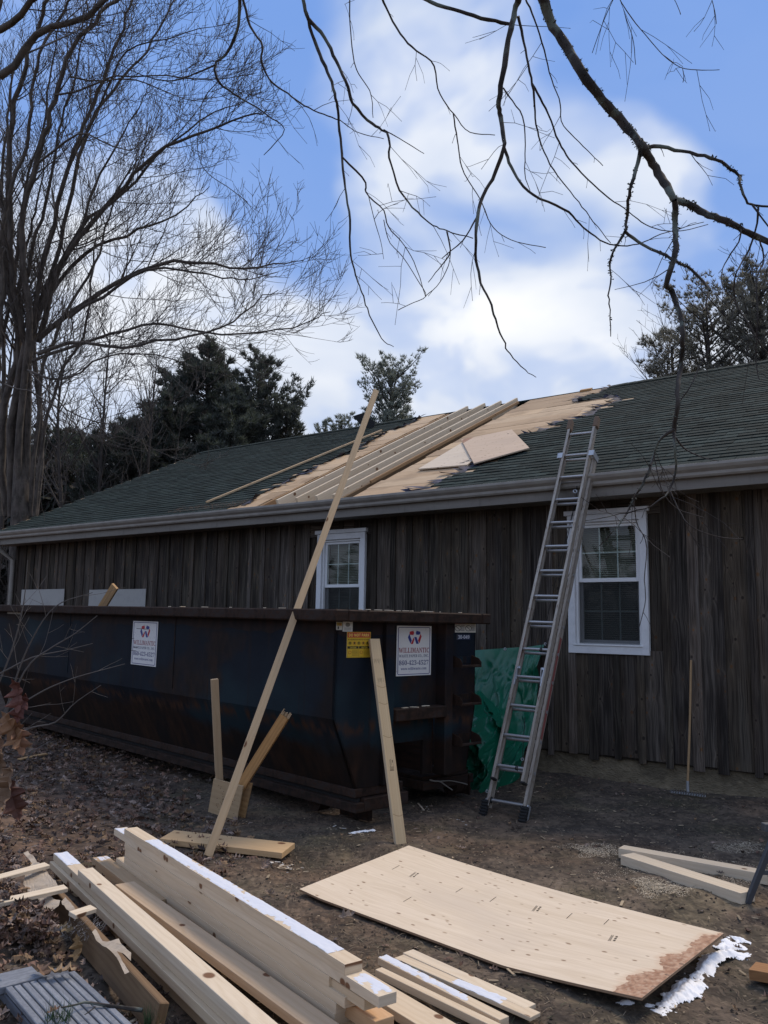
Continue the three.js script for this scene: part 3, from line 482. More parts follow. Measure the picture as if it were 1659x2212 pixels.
// ---- roof: a frame at the eave, x along it, -z up the slope, y out of it
const AL = 25.9 * Math.PI / 180, RLEN = 6.03, RY = 3.46, RZ = 0.40;
const roof = new THREE.Group(); roof.name = 'roof'; roof.position.set(0, RY, RZ); roof.rotation.x = AL; house.add(roof);
house.updateMatrixWorld(true);
const roofInv = roof.matrixWorld.clone().invert();
function roofAt(px, py, lift = 0) { // photograph -> [x, t] on the slope, t metres up from the eave
  const o = CAM.clone().applyMatrix4(roofInv), d = ray(px, py).transformDirection(roofInv); const k = (lift - o.y) / d.y; return [o.x + d.x * k, -(o.z + d.z * k)];
}
const Z1 = (x, y) => [(800 + x * 0.5425) * 0.5486, (1500 + y * 0.5425) * 0.5486], Z2 = (x, y) => [(1600 + x * 0.5425) * 0.5486, (1450 + y * 0.5425) * 0.5486];
const rL = [[285, 915], [360, 855], [470, 800], [590, 745], [640, 708], [750, 660], [860, 600], [960, 560], [1090, 500], [1170, 460], [1240, 420], [1380, 355], [1500, 310], [1570, 262]].map(([x, y]) => roofAt(...Z1(x, y)));
const rR = [[0, 900], [130, 878], [290, 815], [420, 745], [520, 700], [600, 660], [700, 620], [790, 545], [820, 485], [985, 460], [1010, 430], [1160, 385], [1310, 350], [1390, 312], [1370, 290], [1500, 265], [1560, 215], [1520, 205], [1400, 225], [1250, 245], [1225, 228], [1320, 195], [1410, 180], [1490, 130]].map(([x, y]) => roofAt(...Z2(x, y)));
if (globalThis.DBG) { console.log('ridge', [[870,908],[1320,835],[1659,778],[470,975]].map(q=>roofAt(...q).map(v=>+v.toFixed(2)))); console.log('rL', JSON.stringify(rL.map((p) => p.map((v) => +v.toFixed(2))))); console.log('rR', JSON.stringify(rR.map((p) => p.map((v) => +v.toFixed(2))))); }
const tear = [...rL.map(([x, t], i) => [x, i === 0 ? -0.1 : i === rL.length - 1 ? RLEN + 0.3 : t]), ...[...rR].reverse().map(([x, t], i, a) => [x, i === 0 ? RLEN + 0.3 : i === a.length - 1 ? -0.1 : t])];
const inPoly = (p, x, y) => { let r = false; for (let i = 0, j = p.length - 1; i < p.length; j = i++) { const [xi, yi] = p[i], [xj, yj] = p[j]; if ((yi > y) !== (yj > y) && x < (xj - xi) * (y - yi) / (yj - yi) + xi) r = !r; } return r; };
const edgeAt = (pl, t) => { let best = pl[0][0], bd = 1e9; for (let i = 0; i < pl.length - 1; i++) { const [x0, t0] = pl[i], [x1, t1] = pl[i + 1]; if ((t - t0) * (t - t1) <= 0) return x0 + (x1 - x0) * (t - t0) / ((t1 - t0) || 1e-6); } for (const [x, q] of pl) if (Math.abs(q - t) < bd) { bd = Math.abs(q - t); best = x; } return best; };
// the opening where the old sheathing is gone
const opL = [roofAt(...Z1(458, 905))[0], roofAt(...Z1(1600, 300))[0]], opR = [roofAt(...Z1(1135, 832))[0], roofAt(...Z2(840, 250))[0]];
if (globalThis.DBG) console.log('open', opL, opR);
const OL = (opL[0] + opL[1]) / 2, OR = (opR[0] + opR[1]) / 2;
{
  rnd = RNG(99);
  // sheathing, course by course, leaving the opening
  const courses = []; for (let t = 0; t < RLEN - 0.01; t += 0.405) courses.push([t, Math.min(t + 0.388, RLEN)]);
  courses.forEach(([t0, t1], ci) => {
    const strip = (x0, x1) => { let x = x0; while (x < x1 - 0.01) { const w = Math.min(x === x0 ? rr(0.8, 2.4) : 2.44, x1 - x); const m = part(roof, 'sheathing_plank', boxG(w - 0.004, 0.016, t1 - t0, 0.002, 2.4, 1.2), pick([M.sheath, M.sheathB, M.sheathC, M.sheathD])); m.position.set(x + w / 2, -0.011 + rr(0, 0.006), -(t0 + t1) / 2); m.rotation.x = rr(-0.008, 0.016); x += w; } };
    strip(S0 + HX - 0.3, OL + rr(-0.05, 0.03)); strip(OR + rr(-0.03, 0.05), S1 + HX);
  });
  // rafters: two old ones each side, four new pale ones between
  const raf = (x, w, d, t0, t1, mat, up = 0) => { const m = part(roof, 'rafter', boxG(t1 - t0, d, w, 0.003), mat); m.rotation.y = Math.PI / 2; m.position.set(x, -0.019 - d / 2 + up, -(t0 + t1) / 2); return m; };
  const newTops = [[420, 312], [540, 292], [665, 270], [795, 246]].map(([x, y]) => roofAt(...Z2(x, y))[0]);
  const newFeet = [[545, 897], [685, 885], [830, 872]].map(([x, y]) => roofAt(...Z1(x, y))[0]);
  if (globalThis.DBG) console.log('raf', newTops, newFeet, roofAt(...Z2(290, 335)), roofAt(...Z2(120, 360)), roofAt(...Z1(1060, 845)));
  const step = 0.40; 
  const nx0 = (newTops[0] + newFeet[0]) / 2;
  for (let i = 0; i < 4; i++) raf((i < 3 ? (newTops[i] + newFeet[i]) / 2 : newTops[3]), 0.044, 0.235, i === 3 ? -0.0 : 0.02, RLEN + [0.06, 0.08, 0.05, 0.08][i], [M.spruce, M.spruceB, M.spruce, M.spruceB][i], 0.092);
  raf(nx0 - 0.42, 0.045, 0.19, 0.05, RLEN - 0.02, M.oldwood, 0.012); raf(nx0 - 0.86, 0.045, 0.19, 0.05, RLEN - 0.03, M.oldwoodDark, 0.0);
  raf(nx0 - 0.47, 0.04, 0.16, 1.6, RLEN - 0.5, M.oldwoodDark, 0.005);
  raf(newTops[3] + 0.05, 0.045, 0.19, 0.05, RLEN - 1.2, M.oldwoodDark, 0.0);
  for (let x = S0 + HX; x < S1 + HX; x += 0.61) if (x < OL - 0.1 || x > OR + 0.1) { if (x > OL - 2 && x < OR + 2) raf(x, 0.045, 0.18, 0.05, RLEN - 0.05, M.oldwoodDark, 0); }
  part(roof, 'nailing_strip', tr(boxG(RLEN - 0.9, 0.05, 0.03).rotateY(Math.PI / 2), newTops[3] + 0.16, 0.02, -(RLEN + 0.5) / 2), M.oldwood);
  // torn roofing felt along the edges of the stripped part
  const feltEdge = (pl, dir) => {
    const s = new Soup(); const col = [1, 1, 1];
    for (let i = 0; i < pl.length - 1; i++) {
      const [x0, t0] = pl[i], [x1, t1] = pl[i + 1]; const L = Math.hypot(x1 - x0, t1 - t0), n = Math.max(1, Math.round(L / 0.09));
      for (let k = 0; k < n; k++) {
        if (rnd() < 0.12) continue; const a = k / n, b = (k + 1) / n; const w = rr(0.04, 0.20) * (rnd() < 0.25 ? 1.8 : 1);
        const p = V(mix(x0, x1, a), 0.007, -mix(t0, t1, a)), q = V(mix(x0, x1, b), 0.007, -mix(t0, t1, b)); const in1 = V(p.x + dir * w, 0.012 + rr(0, 0.07), p.z - rr(-0.05, 0.05)), in2 = V(q.x + dir * w * rr(0.4, 1.1), 0.010 + rr(0, 0.03), q.z - rr(-0.05, 0.05));
        const out1 = V(p.x - dir * 0.08, 0.006, p.z), out2 = V(q.x - dir * 0.08, 0.006, q.z);
        s.quad(p, q, in2, in1, col); s.quad(out1, out2, q, p, col);
      }
    }
    const g = s.build(); const pos = g.attributes.position, uv = new Float32Array(pos.count * 2); for (let i = 0; i < pos.count; i++) { uv[i * 2] = pos.getX(i); uv[i * 2 + 1] = pos.getZ(i); } g.setAttribute('uv', new THREE.BufferAttribute(uv, 2));
    const m = part(roof, 'torn_felt', g, M.felt); m.userData.kind = 'stuff';
  };
  feltEdge(rL, 1); feltEdge(rR, -1);
  // shingles: tabs in courses; those that show largest are single pieces
  const tabs = []; const EXPO = 0.142, TAB = 0.333; let ci = 0;
  for (let t = -0.02; t < RLEN - 0.02; t += EXPO, ci++) {
    const off = (ci % 2) * TAB / 2 + rr(-0.015, 0.015);
    for (let x = S0 + HX - 0.33 + off; x < S1 + HX; x += TAB) {
      let x0 = Math.max(x + 0.002, S0 + HX - 0.33), x1 = Math.min(x + TAB - 0.003, S1 + HX); const tm = t + EXPO * 0.5;
      const cx = (x0 + x1) / 2; const a = inPoly(tear, x0, tm), b = inPoly(tear, x1, tm), c = inPoly(tear, cx, tm);
      if (a && b && c) continue;
      if (a || b) { const keepL = !a; let e = keepL ? x0 : x1; for (let k = 0; k <= 12; k++) { const q = mix(x0, x1, keepL ? k / 12 : 1 - k / 12); if (inPoly(tear, q, tm)) break; e = q; } if (keepL) x1 = e + rr(-0.01, 0.04); else x0 = e - rr(-0.01, 0.04); if (rnd() < 0.22) continue; if (rnd() < 0.2) { x0 = x + 0.002; x1 = x + TAB - 0.003; } if (x1 - x0 < 0.03) continue; }
      if (x1 - x0 < 0.02) continue;
      tabs.push([x0, x1, t, ci]);
    }
  }
  const tabG = (x0, x1, t, seed) => { // a wedge: butt 7 mm thick, its upper end under the next course
    const L = EXPO + 0.03, hb = 0.019 + (hash(seed, 1, 2) - 0.5) * 0.006, ht = 0.0075; const zb = -t, zt = -(t + L);
    const jag = (hash(seed, 5, 7) - 0.5) * 0.012;
    const P = [V(x0, hb, zb + jag), V(x1, hb, zb + jag), V(x1, ht, zt), V(x0, ht, zt), V(x0, hb - 0.010, zb + jag), V(x1, hb - 0.010, zb + jag), V(x1, 0.001, zt), V(x0, 0.001, zt)];
    const s = []; const q = (a, b, c, d) => s.push(P[a], P[b], P[c], P[a], P[c], P[d]); q(0, 1, 2, 3); q(4, 5, 1, 0); q(5, 6, 2, 1); q(7, 4, 0, 3);
    const g = new THREE.BufferGeometry().setFromPoints(s); const uv = []; for (const p of s) uv.push(p.x / 0.5 + seed * 0.37, p.z / 0.5 + p.y * 2); g.setAttribute('uv', new THREE.Float32BufferAttribute(uv, 2)); g.computeVertexNormals(); return g;
  };
  roof.updateMatrixWorld(true);
  const size = tabs.map((q, i) => { const p = V((q[0] + q[1]) / 2, 0.02, -q[2] - 0.07).applyMatrix4(roof.matrixWorld); const c = p.clone().sub(CAM).applyQuaternion(camQ.clone().invert()); const X = 829.5 + FOC * c.x / -c.z, Y = 1106 - FOC * c.y / -c.z; return [i, X > -20 && X < 1680 && Y > -20 && Y < 2230 ? c.length() : 1e4 + c.length()]; }).sort((a, b) => a[1] - b[1]);
  const single = new Set(size.slice(0, 300).map((q) => q[0])); const rest = [];
  tabs.forEach((q, i) => {
    const g = tabG(q[0], q[1], q[2], i);
    if (single.has(i)) part(roof, 'shingle', g, M.shingleA[Math.floor(hash(i, 3, 3) * 4)]);
    else { const k = 0.70 + 0.60 * hash(i, 3, 3); const c = new Float32Array(g.attributes.position.count * 3).fill(k); g.setAttribute('color', new THREE.BufferAttribute(c, 3)); rest.push(g); }
  });
  const rm = part(roof, 'shingles', merge(rest), M.shingle); rm.userData.kind = 'stuff';
  // ridge caps where the ridge is still covered
  for (let x = S0 + HX - 0.3; x < S1 + HX; x += 0.15) { if (inPoly(tear, x, RLEN - 0.05) || inPoly(tear, x + 0.3, RLEN - 0.05)) continue; const m = part(roof, 'ridge_cap', boxG(0.30, 0.010, 0.17, 0.002, 0.5, 0.5), M.shingleA[Math.floor(rnd() * 3)]); m.position.set(x + 0.1, 0.024, -RLEN + 0.075); m.rotation.z = 0.03; }
  // lifted shingles and needles at the eave left of the opening, and the edge strip above the gutter
  const nd = new Soup(); for (let i = 0; i < 700; i++) { const p = V(rr(-2.6, 0.3) , 0.03 + rr(0, 0.03), rr(-0.32, 0.02)); p.x = mix(roofAt(380, 1105)[0], roofAt(530, 1093)[0], rnd()); const a = rr(0, 6.28), l = rr(0.03, 0.08); const d = V(Math.cos(a) * l, rr(-0.01, 0.02), Math.sin(a) * l), e = V(-Math.sin(a) * 0.004, 0, Math.cos(a) * 0.004); nd.tri(p, p.clone().add(d), p.clone().add(e), [0.14 * rr(0.6, 1.3), 0.07, 0.035]); }
  const ndm = part(roof, 'needle_litter', nd.build(), M.vcol); ndm.userData.kind = 'stuff';
  part(roof, 'drip_edge', boxAt(S0 + HX - 0.3, S1 + HX, -0.05, 0.006, -0.02, 0.028, 0.002), M.fascia);
  // far slope
  const far = part(house, 'far_slope', boxG(S1 - S0 + 0.3, 0.04, RLEN + 0.1, 0.003, 0.5, 0.5), M.shingleA[1]); const ry = RY + Math.sin(AL) * RLEN, rz = RZ - Math.cos(AL) * RLEN;
  far.rotation.x = -AL; far.position.set((S0 + S1) / 2 + HX, ry - Math.sin(AL) * RLEN / 2 - 0.03, rz - Math.cos(AL) * RLEN / 2 - 0.02);
}
// things lying on the roof
const onRoof = (px, py, lift = 0.03) => { const [x, t] = roofAt(px, py, lift); return V(x, lift, -t).applyMatrix4(roof.matrixWorld); };
const roofN = V(0, 1, 0).transformDirection(roof.matrixWorld);
function sheetFrom(name, label, pts, lift0, thick, mat, category = 'plywood') { // a flat sheet cut to the outline seen, lying on the roof
  const q = pts.map(([x, y]) => roofAt(...Z2(x, y), lift0)); const cx = q.reduce((a, p) => a + p[0], 0) / q.length, ct = q.reduce((a, p) => a + p[1], 0) / q.length;
  const sh = new THREE.Shape(q.map(([x, t]) => new THREE.Vector2(x - cx, t - ct))); const g = new THREE.ExtrudeGeometry(sh, { depth: thick, bevelEnabled: true, bevelSize: 0.002, bevelThickness: 0.002, bevelSegments: 1 });
  const uv = g.attributes.uv; for (let i = 0; i < uv.count; i++) uv.setXY(i, uv.getX(i) / 2.44 + 0.3, uv.getY(i) / 1.22 + 0.4); g.rotateX(-Math.PI / 2);
  const m = part(scene, name, g, mat); m.position.copy(V(cx, lift0, -ct).applyMatrix4(roof.matrixWorld)); m.quaternion.setFromRotationMatrix(roof.matrixWorld); return tag(m, label, category);
}
const pinkPly = std({ map: TX.ply, color: lin(0.86, 0.78, 0.74) });
sheetFrom('plywood_sheet', 'pale plywood sheet on the stripped roof half under the greyer sheet', [[88, 738], [410, 545], [478, 680], [440, 708]], 0.022, 0.016, M.ply);
sheetFrom('plywood_sheet', 'greyish plywood sheet lying over another sheet on the roof edge', [[400, 525], [765, 452], [893, 585], [492, 698]], 0.048, 0.016, pinkPly);
{
  const a = onRoof(446, 1085, 0.05), b = onRoof(818, 932, 0.05);
  board('wood_pole', 'long slim pole lying up the green shingles left of the roof opening', 'pole', a, b.clone().add(b.clone().sub(a).multiplyScalar(0.02)), 0.05, 0.03, roofN, M.tan);
  const c = onRoof(Z1(1085, 255)[0], Z1(1085, 258)[1], 0.0), r = onRoof(...Z1(1200, 340), 0.03);
  // dark flap of roofing standing up at the ridge
  const f = thing('roofing_flap', 'dark stiff flap of roofing standing up on the ridge behind the leaning board', 'roofing', r);
  const p0 = V(0, 0, 0), mk = (x, y) => { const d = ray(...Z1(x, y)); const n = V(0, 0, 1); const k = (r.z - CAM.z) / d.z; return d.multiplyScalar(k).add(CAM).sub(r); };
  const q = [mk(1085, 257), mk(1165, 232), mk(1248, 300), mk(1240, 345), mk(1165, 340)]; const s = new THREE.Shape(q.map((v) => new THREE.Vector2(v.x, v.y)));
  part(f, 'flap', new THREE.ExtrudeGeometry(s, { depth: 0.02, bevelEnabled: false }), M.darkflap);
  const o = onRoof(...Z2(1265, 165), 0.02); board('wood_offcut', 'small wood offcut on the ridge beside the torn shingles', 'offcut', o, o.clone().addScaledVector(W3, 0.22), 0.09, 0.04, roofN, M.oldlight);
}

// ------------------------------------------------------------------ container
const canvasTex = (w, h, draw) => { const c = document.createElement('canvas'); c.width = w; c.height = h; const x = c.getContext('2d'); draw(x, w, h); const t = new THREE.CanvasTexture(c); t.colorSpace = THREE.SRGBColorSpace; return t; };
function wearOn(x, w, h, n, seed, col) { const R = RNG(seed); x.fillStyle = col; for (let i = 0; i < n; i++) { x.globalAlpha = 0.05 + 0.3 * R(); const a = R() * w, b = R() * h; x.beginPath(); x.ellipse(a, b, 1 + R() * w * 0.012, 1 + R() * h * 0.006, R() * 3, 0, 7); x.fill(); } x.globalAlpha = 1; }
const fit = (x, s, cx, y, w, font) => { x.font = font; x.textAlign = 'center'; x.textBaseline = 'alphabetic'; const m = x.measureText(s).width; x.save(); x.translate(cx, y); x.scale(w / m, 1); x.fillText(s, 0, 0); x.restore(); };
const signDraw = (dirty) => (x, w, h) => {
  x.fillStyle = '#d9d8d6'; x.fillRect(0, 0, w, h); x.strokeStyle = '#232b68'; x.lineWidth = w * 0.018; x.beginPath(); x.roundRect(w * 0.045, h * 0.03, w * 0.91, h * 0.94, w * 0.03); x.stroke();
  const R = '#b3202c', B = '#26337f', P = (c, pts) => { x.fillStyle = c; x.beginPath(); pts.forEach(([a, b], i) => i ? x.lineTo(w * a, h * b) : x.moveTo(w * a, h * b)); x.closePath(); x.fill(); };
  // the round W of four bent bars with arrow ends
  P(R, [[0.365, 0.115], [0.458, 0.10], [0.458, 0.085], [0.493, 0.14], [0.458, 0.197], [0.458, 0.182], [0.37, 0.18], [0.355, 0.145]]);
  P(B, [[0.354, 0.158], [0.312, 0.232], [0.39, 0.36], [0.425, 0.295]]); P(R, [[0.479, 0.232], [0.503, 0.27], [0.46, 0.365], [0.395, 0.365]]);
  P(B, [[0.495, 0.225], [0.56, 0.222], [0.63, 0.36], [0.56, 0.365]]); P(R, [[0.675, 0.158], [0.71, 0.212], [0.645, 0.355], [0.605, 0.295]]);
  P(B, [[0.665, 0.115], [0.58, 0.10], [0.567, 0.088], [0.537, 0.14], [0.567, 0.19], [0.567, 0.178], [0.64, 0.178], [0.675, 0.15]]);
  x.fillStyle = '#7f1522'; fit(x, 'WILLIMANTIC', w * 0.5, h * 0.54, w * 0.88, `bold ${h * 0.135}px serif`);
  x.fillStyle = '#2f3a55'; fit(x, 'WASTE PAPER CO., INC.', w * 0.5, h * 0.63, w * 0.86, `bold ${h * 0.075}px serif`);
  x.fillStyle = '#1b245c'; fit(x, '860-423-4527', w * 0.5, h * 0.785, w * 0.86, `bold ${h * 0.13}px serif`);
  fit(x, 'www.williwaste.com', w * 0.5, h * 0.885, w * 0.74, `bold ${h * 0.07}px serif`);
  wearOn(x, w, h, dirty, 5 + dirty, '#5b5a50'); if (dirty > 200) { x.fillStyle = '#15161a'; x.fillRect(w * 0.15, h * 0.17, w * 0.5, h * 0.012); x.fillRect(0, h * 0.40, w * 0.08, h * 0.012); x.fillRect(w * 0.05, h * 0.6, w * 0.2, h * 0.012); x.fillRect(0, h * 0.68, w * 0.2, h * 0.01); }
};
const noPark = (x, w, h) => {
  x.fillStyle = '#c9a52b'; x.fillRect(0, 0, w, h); x.fillStyle = '#b03327'; x.fillRect(w * 0.02, h * 0.02, w * 0.96, h * 0.2); x.fillStyle = '#e6cf6a'; fit(x, 'DO NOT PARK', w * 0.5, h * 0.18, w * 0.88, `bold ${h * 0.16}px sans-serif`);
  x.fillStyle = '#33290f'; fit(x, 'NO HAZARDOUS WASTES ACCEPTED', w * 0.5, h * 0.325, w * 0.94, `bold ${h * 0.075}px sans-serif`);
  for (let i = 0; i < 5; i++) { x.strokeStyle = i % 2 ? '#a0392a' : '#33290f'; x.lineWidth = w * 0.014; x.beginPath(); x.arc(w * (0.13 + 0.185 * i), h * 0.44, w * 0.062, 0, 7); x.stroke(); x.fillStyle = '#33290f'; x.fillRect(w * (0.10 + 0.185 * i), h * 0.40, w * 0.06, h * 0.07); }
  for (const q of [0.03, 0.515]) { x.fillStyle = '#1d1a12'; x.fillRect(w * q, h * 0.56, w * 0.455, h * 0.095); x.fillStyle = '#d8bf4a'; fit(x, 'CAUTION', w * (q + 0.23), h * 0.64, w * 0.27, `bold ${h * 0.085}px sans-serif`); x.strokeStyle = '#33290f'; x.lineWidth = 2; x.strokeRect(w * q, h * 0.56, w * 0.455, h * 0.41); x.fillStyle = '#4a3d18'; for (let k = 0; k < 5; k++) x.fillRect(w * (q + 0.19), h * (0.70 + k * 0.05), w * 0.24, h * 0.014); x.strokeStyle = '#a0392a'; x.lineWidth = w * 0.015; x.beginPath(); x.arc(w * (q + 0.1), h * 0.8, w * 0.06, 0, 7); x.stroke(); }
  wearOn(x, w, h, 160, 3, '#4a3a1a');
};
const warnTag = (x, w, h) => {
  x.fillStyle = '#cfcabd'; x.fillRect(0, 0, w, h); x.fillStyle = '#8c2a28'; x.fillRect(0, 0, w * 0.49, h * 0.24); x.fillStyle = '#c6a53a'; x.fillRect(w * 0.51, 0, w * 0.49, h * 0.24);
  x.fillStyle = '#2b1512'; x.fillRect(w * 0.08, h * 0.07, w * 0.34, h * 0.11); x.fillRect(w * 0.58, h * 0.07, w * 0.34, h * 0.11);
  for (const q of [0.14, 0.64]) { x.strokeStyle = '#2a2a2a'; x.lineWidth = h * 0.04; x.beginPath(); x.arc(w * q, h * 0.62, h * 0.24, 0, 7); x.stroke(); x.beginPath(); x.moveTo(w * q - h * 0.16, h * 0.45); x.lineTo(w * q + h * 0.16, h * 0.79); x.stroke(); x.fillStyle = '#3a3a38'; for (let k = 0; k < 5; k++) x.fillRect(w * (q + 0.13), h * (0.36 + k * 0.11), w * 0.18, h * 0.04); }
  wearOn(x, w, h, 80, 9, '#4c463a');
};
const smallTag = (x, w, h) => { x.fillStyle = '#c7c5bd'; x.fillRect(0, 0, w, h); x.fillStyle = '#77746c'; x.beginPath(); x.arc(w * 0.5, h * 0.34, w * 0.24, 0, 7); x.fill(); for (let k = 0; k < 4; k++) x.fillRect(w * 0.15, h * (0.62 + k * 0.08), w * 0.7, h * 0.03); wearOn(x, w, h, 60, 4, '#55524a'); };
const smallTag2 = (x, w, h) => { x.fillStyle = '#bdb9ac'; x.fillRect(0, 0, w, h); x.fillStyle = '#9a8238'; x.fillRect(w * 0.06, h * 0.05, w * 0.88, h * 0.42); x.fillStyle = '#2b2a28'; x.fillRect(w * 0.2, h * 0.55, w * 0.25, h * 0.35); x.fillStyle = '#a64a34'; x.fillRect(w * 0.55, h * 0.2, w * 0.2, h * 0.2); wearOn(x, w, h, 50, 6, '#55524a'); };
const unitNo = (x, w, h) => { x.fillStyle = '#1a2340'; x.fillRect(0, 0, w, h); x.fillStyle = '#c9ccd4'; fit(x, '30-049', w * 0.5, h * 0.82, w * 0.88, `bold ${h * 0.9}px sans-serif`); };

const dumpster = thing('dumpster', 'long dark blue roll-off dumpster streaked with rust standing along the house wall', 'dumpster', V(-0.234, 0, -7.5));
dumpster.rotation.order = 'YXZ'; dumpster.rotation.y = 0.7658; dumpster.rotation.x = 0.009; dumpster.updateMatrixWorld(true);
{
  const inv = dumpster.matrixWorld.clone().invert(), oL = CAM.clone().applyMatrix4(inv);
  const onEnd = (px, py, z = 0) => { const d = ray(px, py).transformDirection(inv); const k = (z - oL.z) / d.z; return [oL.x + d.x * k, oL.y + d.y * k]; };
  const onSide = (px, py, x = -0.24) => { const d = ray(px, py).transformDirection(inv); const k = (x - oL.x) / d.x; return [oL.z + d.z * k, oL.y + d.y * k]; };
  const Z6 = (x, y) => [(1000 + x * 0.663) * 0.5486, (2200 + y * 0.663) * 0.5486], ZS = (x, y) => [(1250 + x * 0.4521) * 0.5486, (2350 + y * 0.4521) * 0.5486];
  const L = 8.15, YC = onEnd(...Z6(475, 955))[1], XF = onEnd(...Z6(1312, 700))[0], XFB = onEnd(...Z6(1258, 1290))[0], XN = -0.235, XNB = 0.03, YB0 = 0.30, YT0 = 1.76, XR = onEnd(1058, 1338, 0.1)[0];
  if (globalThis.DBG) console.log('dump', { YC, XF, XFB, XR, rim: onSide(740, 1336), rimL: onSide(0, 1302), rimTop: onSide(740, 1314), far: onSide(58, 1571, 0) });
  const P = (n, g, m = M.dump) => part(dumpster, n, g, m);
  const dumpUV = (g, side) => { const p = g.attributes.position, u = g.attributes.uv; for (let i = 0; i < p.count; i++) u.setXY(i, (side ? -p.getZ(i) : p.getX(i) + 1.1) / 7.2, p.getY(i) / 1.8); return g; };
  const profile = (xt, xb, s) => { // a long wall: upright above the crease, drawn in below it
    const t = 0.02 * s; const sh = new THREE.Shape([[xb, YB0], [xt, YC], [xt, YT0], [xt + t, YT0], [xt + t, YC], [xb + t, YB0]].map(([a, b]) => new THREE.Vector2(a, b)));
    const g = new THREE.ExtrudeGeometry(sh, { depth: L, bevelEnabled: false }); g.translate(0, 0, -L); return dumpUV(g, true);
  };
  P('side_wall', profile(XN, XNB, 1)); P('side_wall', profile(XF, XFB, -1));
  const [xp1a] = onEnd(...Z6(760, 700)), [xp1b] = onEnd(...Z6(812, 700)), [xp2a] = onEnd(...Z6(1114, 700)), [xp2b] = onEnd(...Z6(1160, 700));
  const [, yBeamT] = onEnd(...Z6(960, 888), 0.08), [, yBeamB] = onEnd(...Z6(960, 958), 0.08);
  const poly = (pts, z0, z1) => { const g = new THREE.ExtrudeGeometry(new THREE.Shape(pts.map(([a, b]) => new THREE.Vector2(a, b))), { depth: z1 - z0, bevelEnabled: false }); g.translate(0, 0, z0); return dumpUV(g, false); };
  P('end_panel', poly([[XNB, YB0], [XN, YC], [XN, YT0], [xp1a + 0.01, YT0], [xp1a + 0.01, YB0]], -0.03, 0));
  P('end_panel', poly([[xp2b - 0.01, YB0], [xp2b - 0.01, YT0], [XF, YT0], [XF, YC], [XFB, YB0]], -0.03, 0));
  P('end_panel', poly([[xp1b, yBeamT - 0.05], [xp1b, YT0], [xp2a, YT0], [xp2a, yBeamT - 0.05]], -0.10, -0.07));
  for (const [a, b] of [[xp1a, xp1b], [xp2a, xp2b]]) P('post', dumpUV(boxAt(a, b, YB0, YT0, -0.09, 0.055, 0.008), false));
  P('cross_beam', boxAt(xp1b + 0.001, xp2a - 0.001, yBeamB, yBeamT, -0.09, 0.08, 0.006, 0.5, 0.5), M.rust);
  // recess with a dark mouth below the beam
  const [mx0, my1] = onEnd(...Z6(845, 1095), -0.12), [mx1, my0] = onEnd(...Z6(1000, 1300), -0.12);
  P('lower_panel', poly([[xp1b, my1], [xp1b, yBeamB], [xp2a, yBeamB], [xp2a, my1]], -0.15, -0.12)); P('lower_panel', poly([[mx1, YB0], [mx1, my1 + 0.001], [xp2a, my1 + 0.001], [xp2a, YB0]], -0.151, -0.119));
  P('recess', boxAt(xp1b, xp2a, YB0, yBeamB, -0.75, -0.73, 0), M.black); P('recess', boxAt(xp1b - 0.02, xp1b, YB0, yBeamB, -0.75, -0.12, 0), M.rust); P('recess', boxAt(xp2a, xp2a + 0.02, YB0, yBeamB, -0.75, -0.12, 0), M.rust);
  P('floor_plate', boxAt(XNB + 0.02, XFB - 0.02, YB0 + 0.02, YB0 + 0.05, -L, -0.76, 0), M.rust);
  P('back_wall', poly([[XNB, YB0], [XN, YC], [XN, YT0], [XF, YT0], [XF, YC], [XFB, YB0]], -L - 0.03, -L));
  // rim
  const y0 = YT0 - 0.02, y1 = YT0 + 0.085, cw = 0.012;
  P('rim', boxAt(XN - 0.12, XN + 0.03, y0, y1, -L - 0.1, 0.12, cw, 0.5, 0.5), M.rust); P('rim', boxAt(XF - 0.03, XR, y0, y1, -L - 0.1, 0.12, cw, 0.5, 0.5), M.rust);
  P('rim', boxAt(XN + 0.031, XF - 0.031, y0, y1 - 0.001, -0.03, 0.119, cw, 0.5, 0.5), M.rust); P('rim', boxAt(XN + 0.031, XF - 0.031, y0, y1, -L - 0.1, -L + 0.04, cw, 0.5, 0.5), M.rust);
  // side seams
  for (const z of [-2.7, -5.4]) P('seam', boxAt(XN - 0.006, XN + 0.004, YC + 0.06, YT0 - 0.02, z - 0.008, z + 0.008, 0.001, 7, 1.8));
  // under frame
  P('side_rail', boxAt(0.0, 0.10, 0.105, 0.185, -L, 0.05, 0.006, 0.5, 0.5), M.rust); P('side_rail', boxAt(0.015, 0.10, 0.225, 0.30, -L, 0.02, 0.006, 0.5, 0.5), M.rust); P('side_rail', boxAt(0.06, 0.09, 0.18, 0.23, -L, 0.0, 0.001, 0.5, 0.5), M.black);
  P('side_rail', boxAt(XFB - 0.1, XFB, 0.105, 0.30, -L, -0.25, 0.006, 0.5, 0.5), M.rust);
  const [xe] = onEnd(883, 1715, 0.05);
  P('end_sill', boxAt(0.101, Math.max(0.3, xe), 0.105, 0.215, -0.10, 0.048, 0.006, 0.5, 0.5), M.rust); P('end_sill', boxAt(0.101, xe - 0.02, 0.22, 0.30, -0.12, -0.005, 0.006, 0.5, 0.5), M.rust);
  const zq = -0.22; const Z7 = (x, y) => [(1500 + x * 0.3014) * 0.5486, (2750 + y * 0.3014) * 0.5486]; const [sx0, sy0] = onEnd(...Z7(555, 1255), zq), [sx1, sy1] = onEnd(...Z7(1210, 990), zq); if (globalThis.DBG) console.log('sill2', sx0, sy0, sx1, sy1);
  P('sub_frame', boxAt(sx0, sx1, sy0 + 0.03, sy1 + 0.01, -1.0, zq, 0.006, 0.5, 0.5), M.rust);
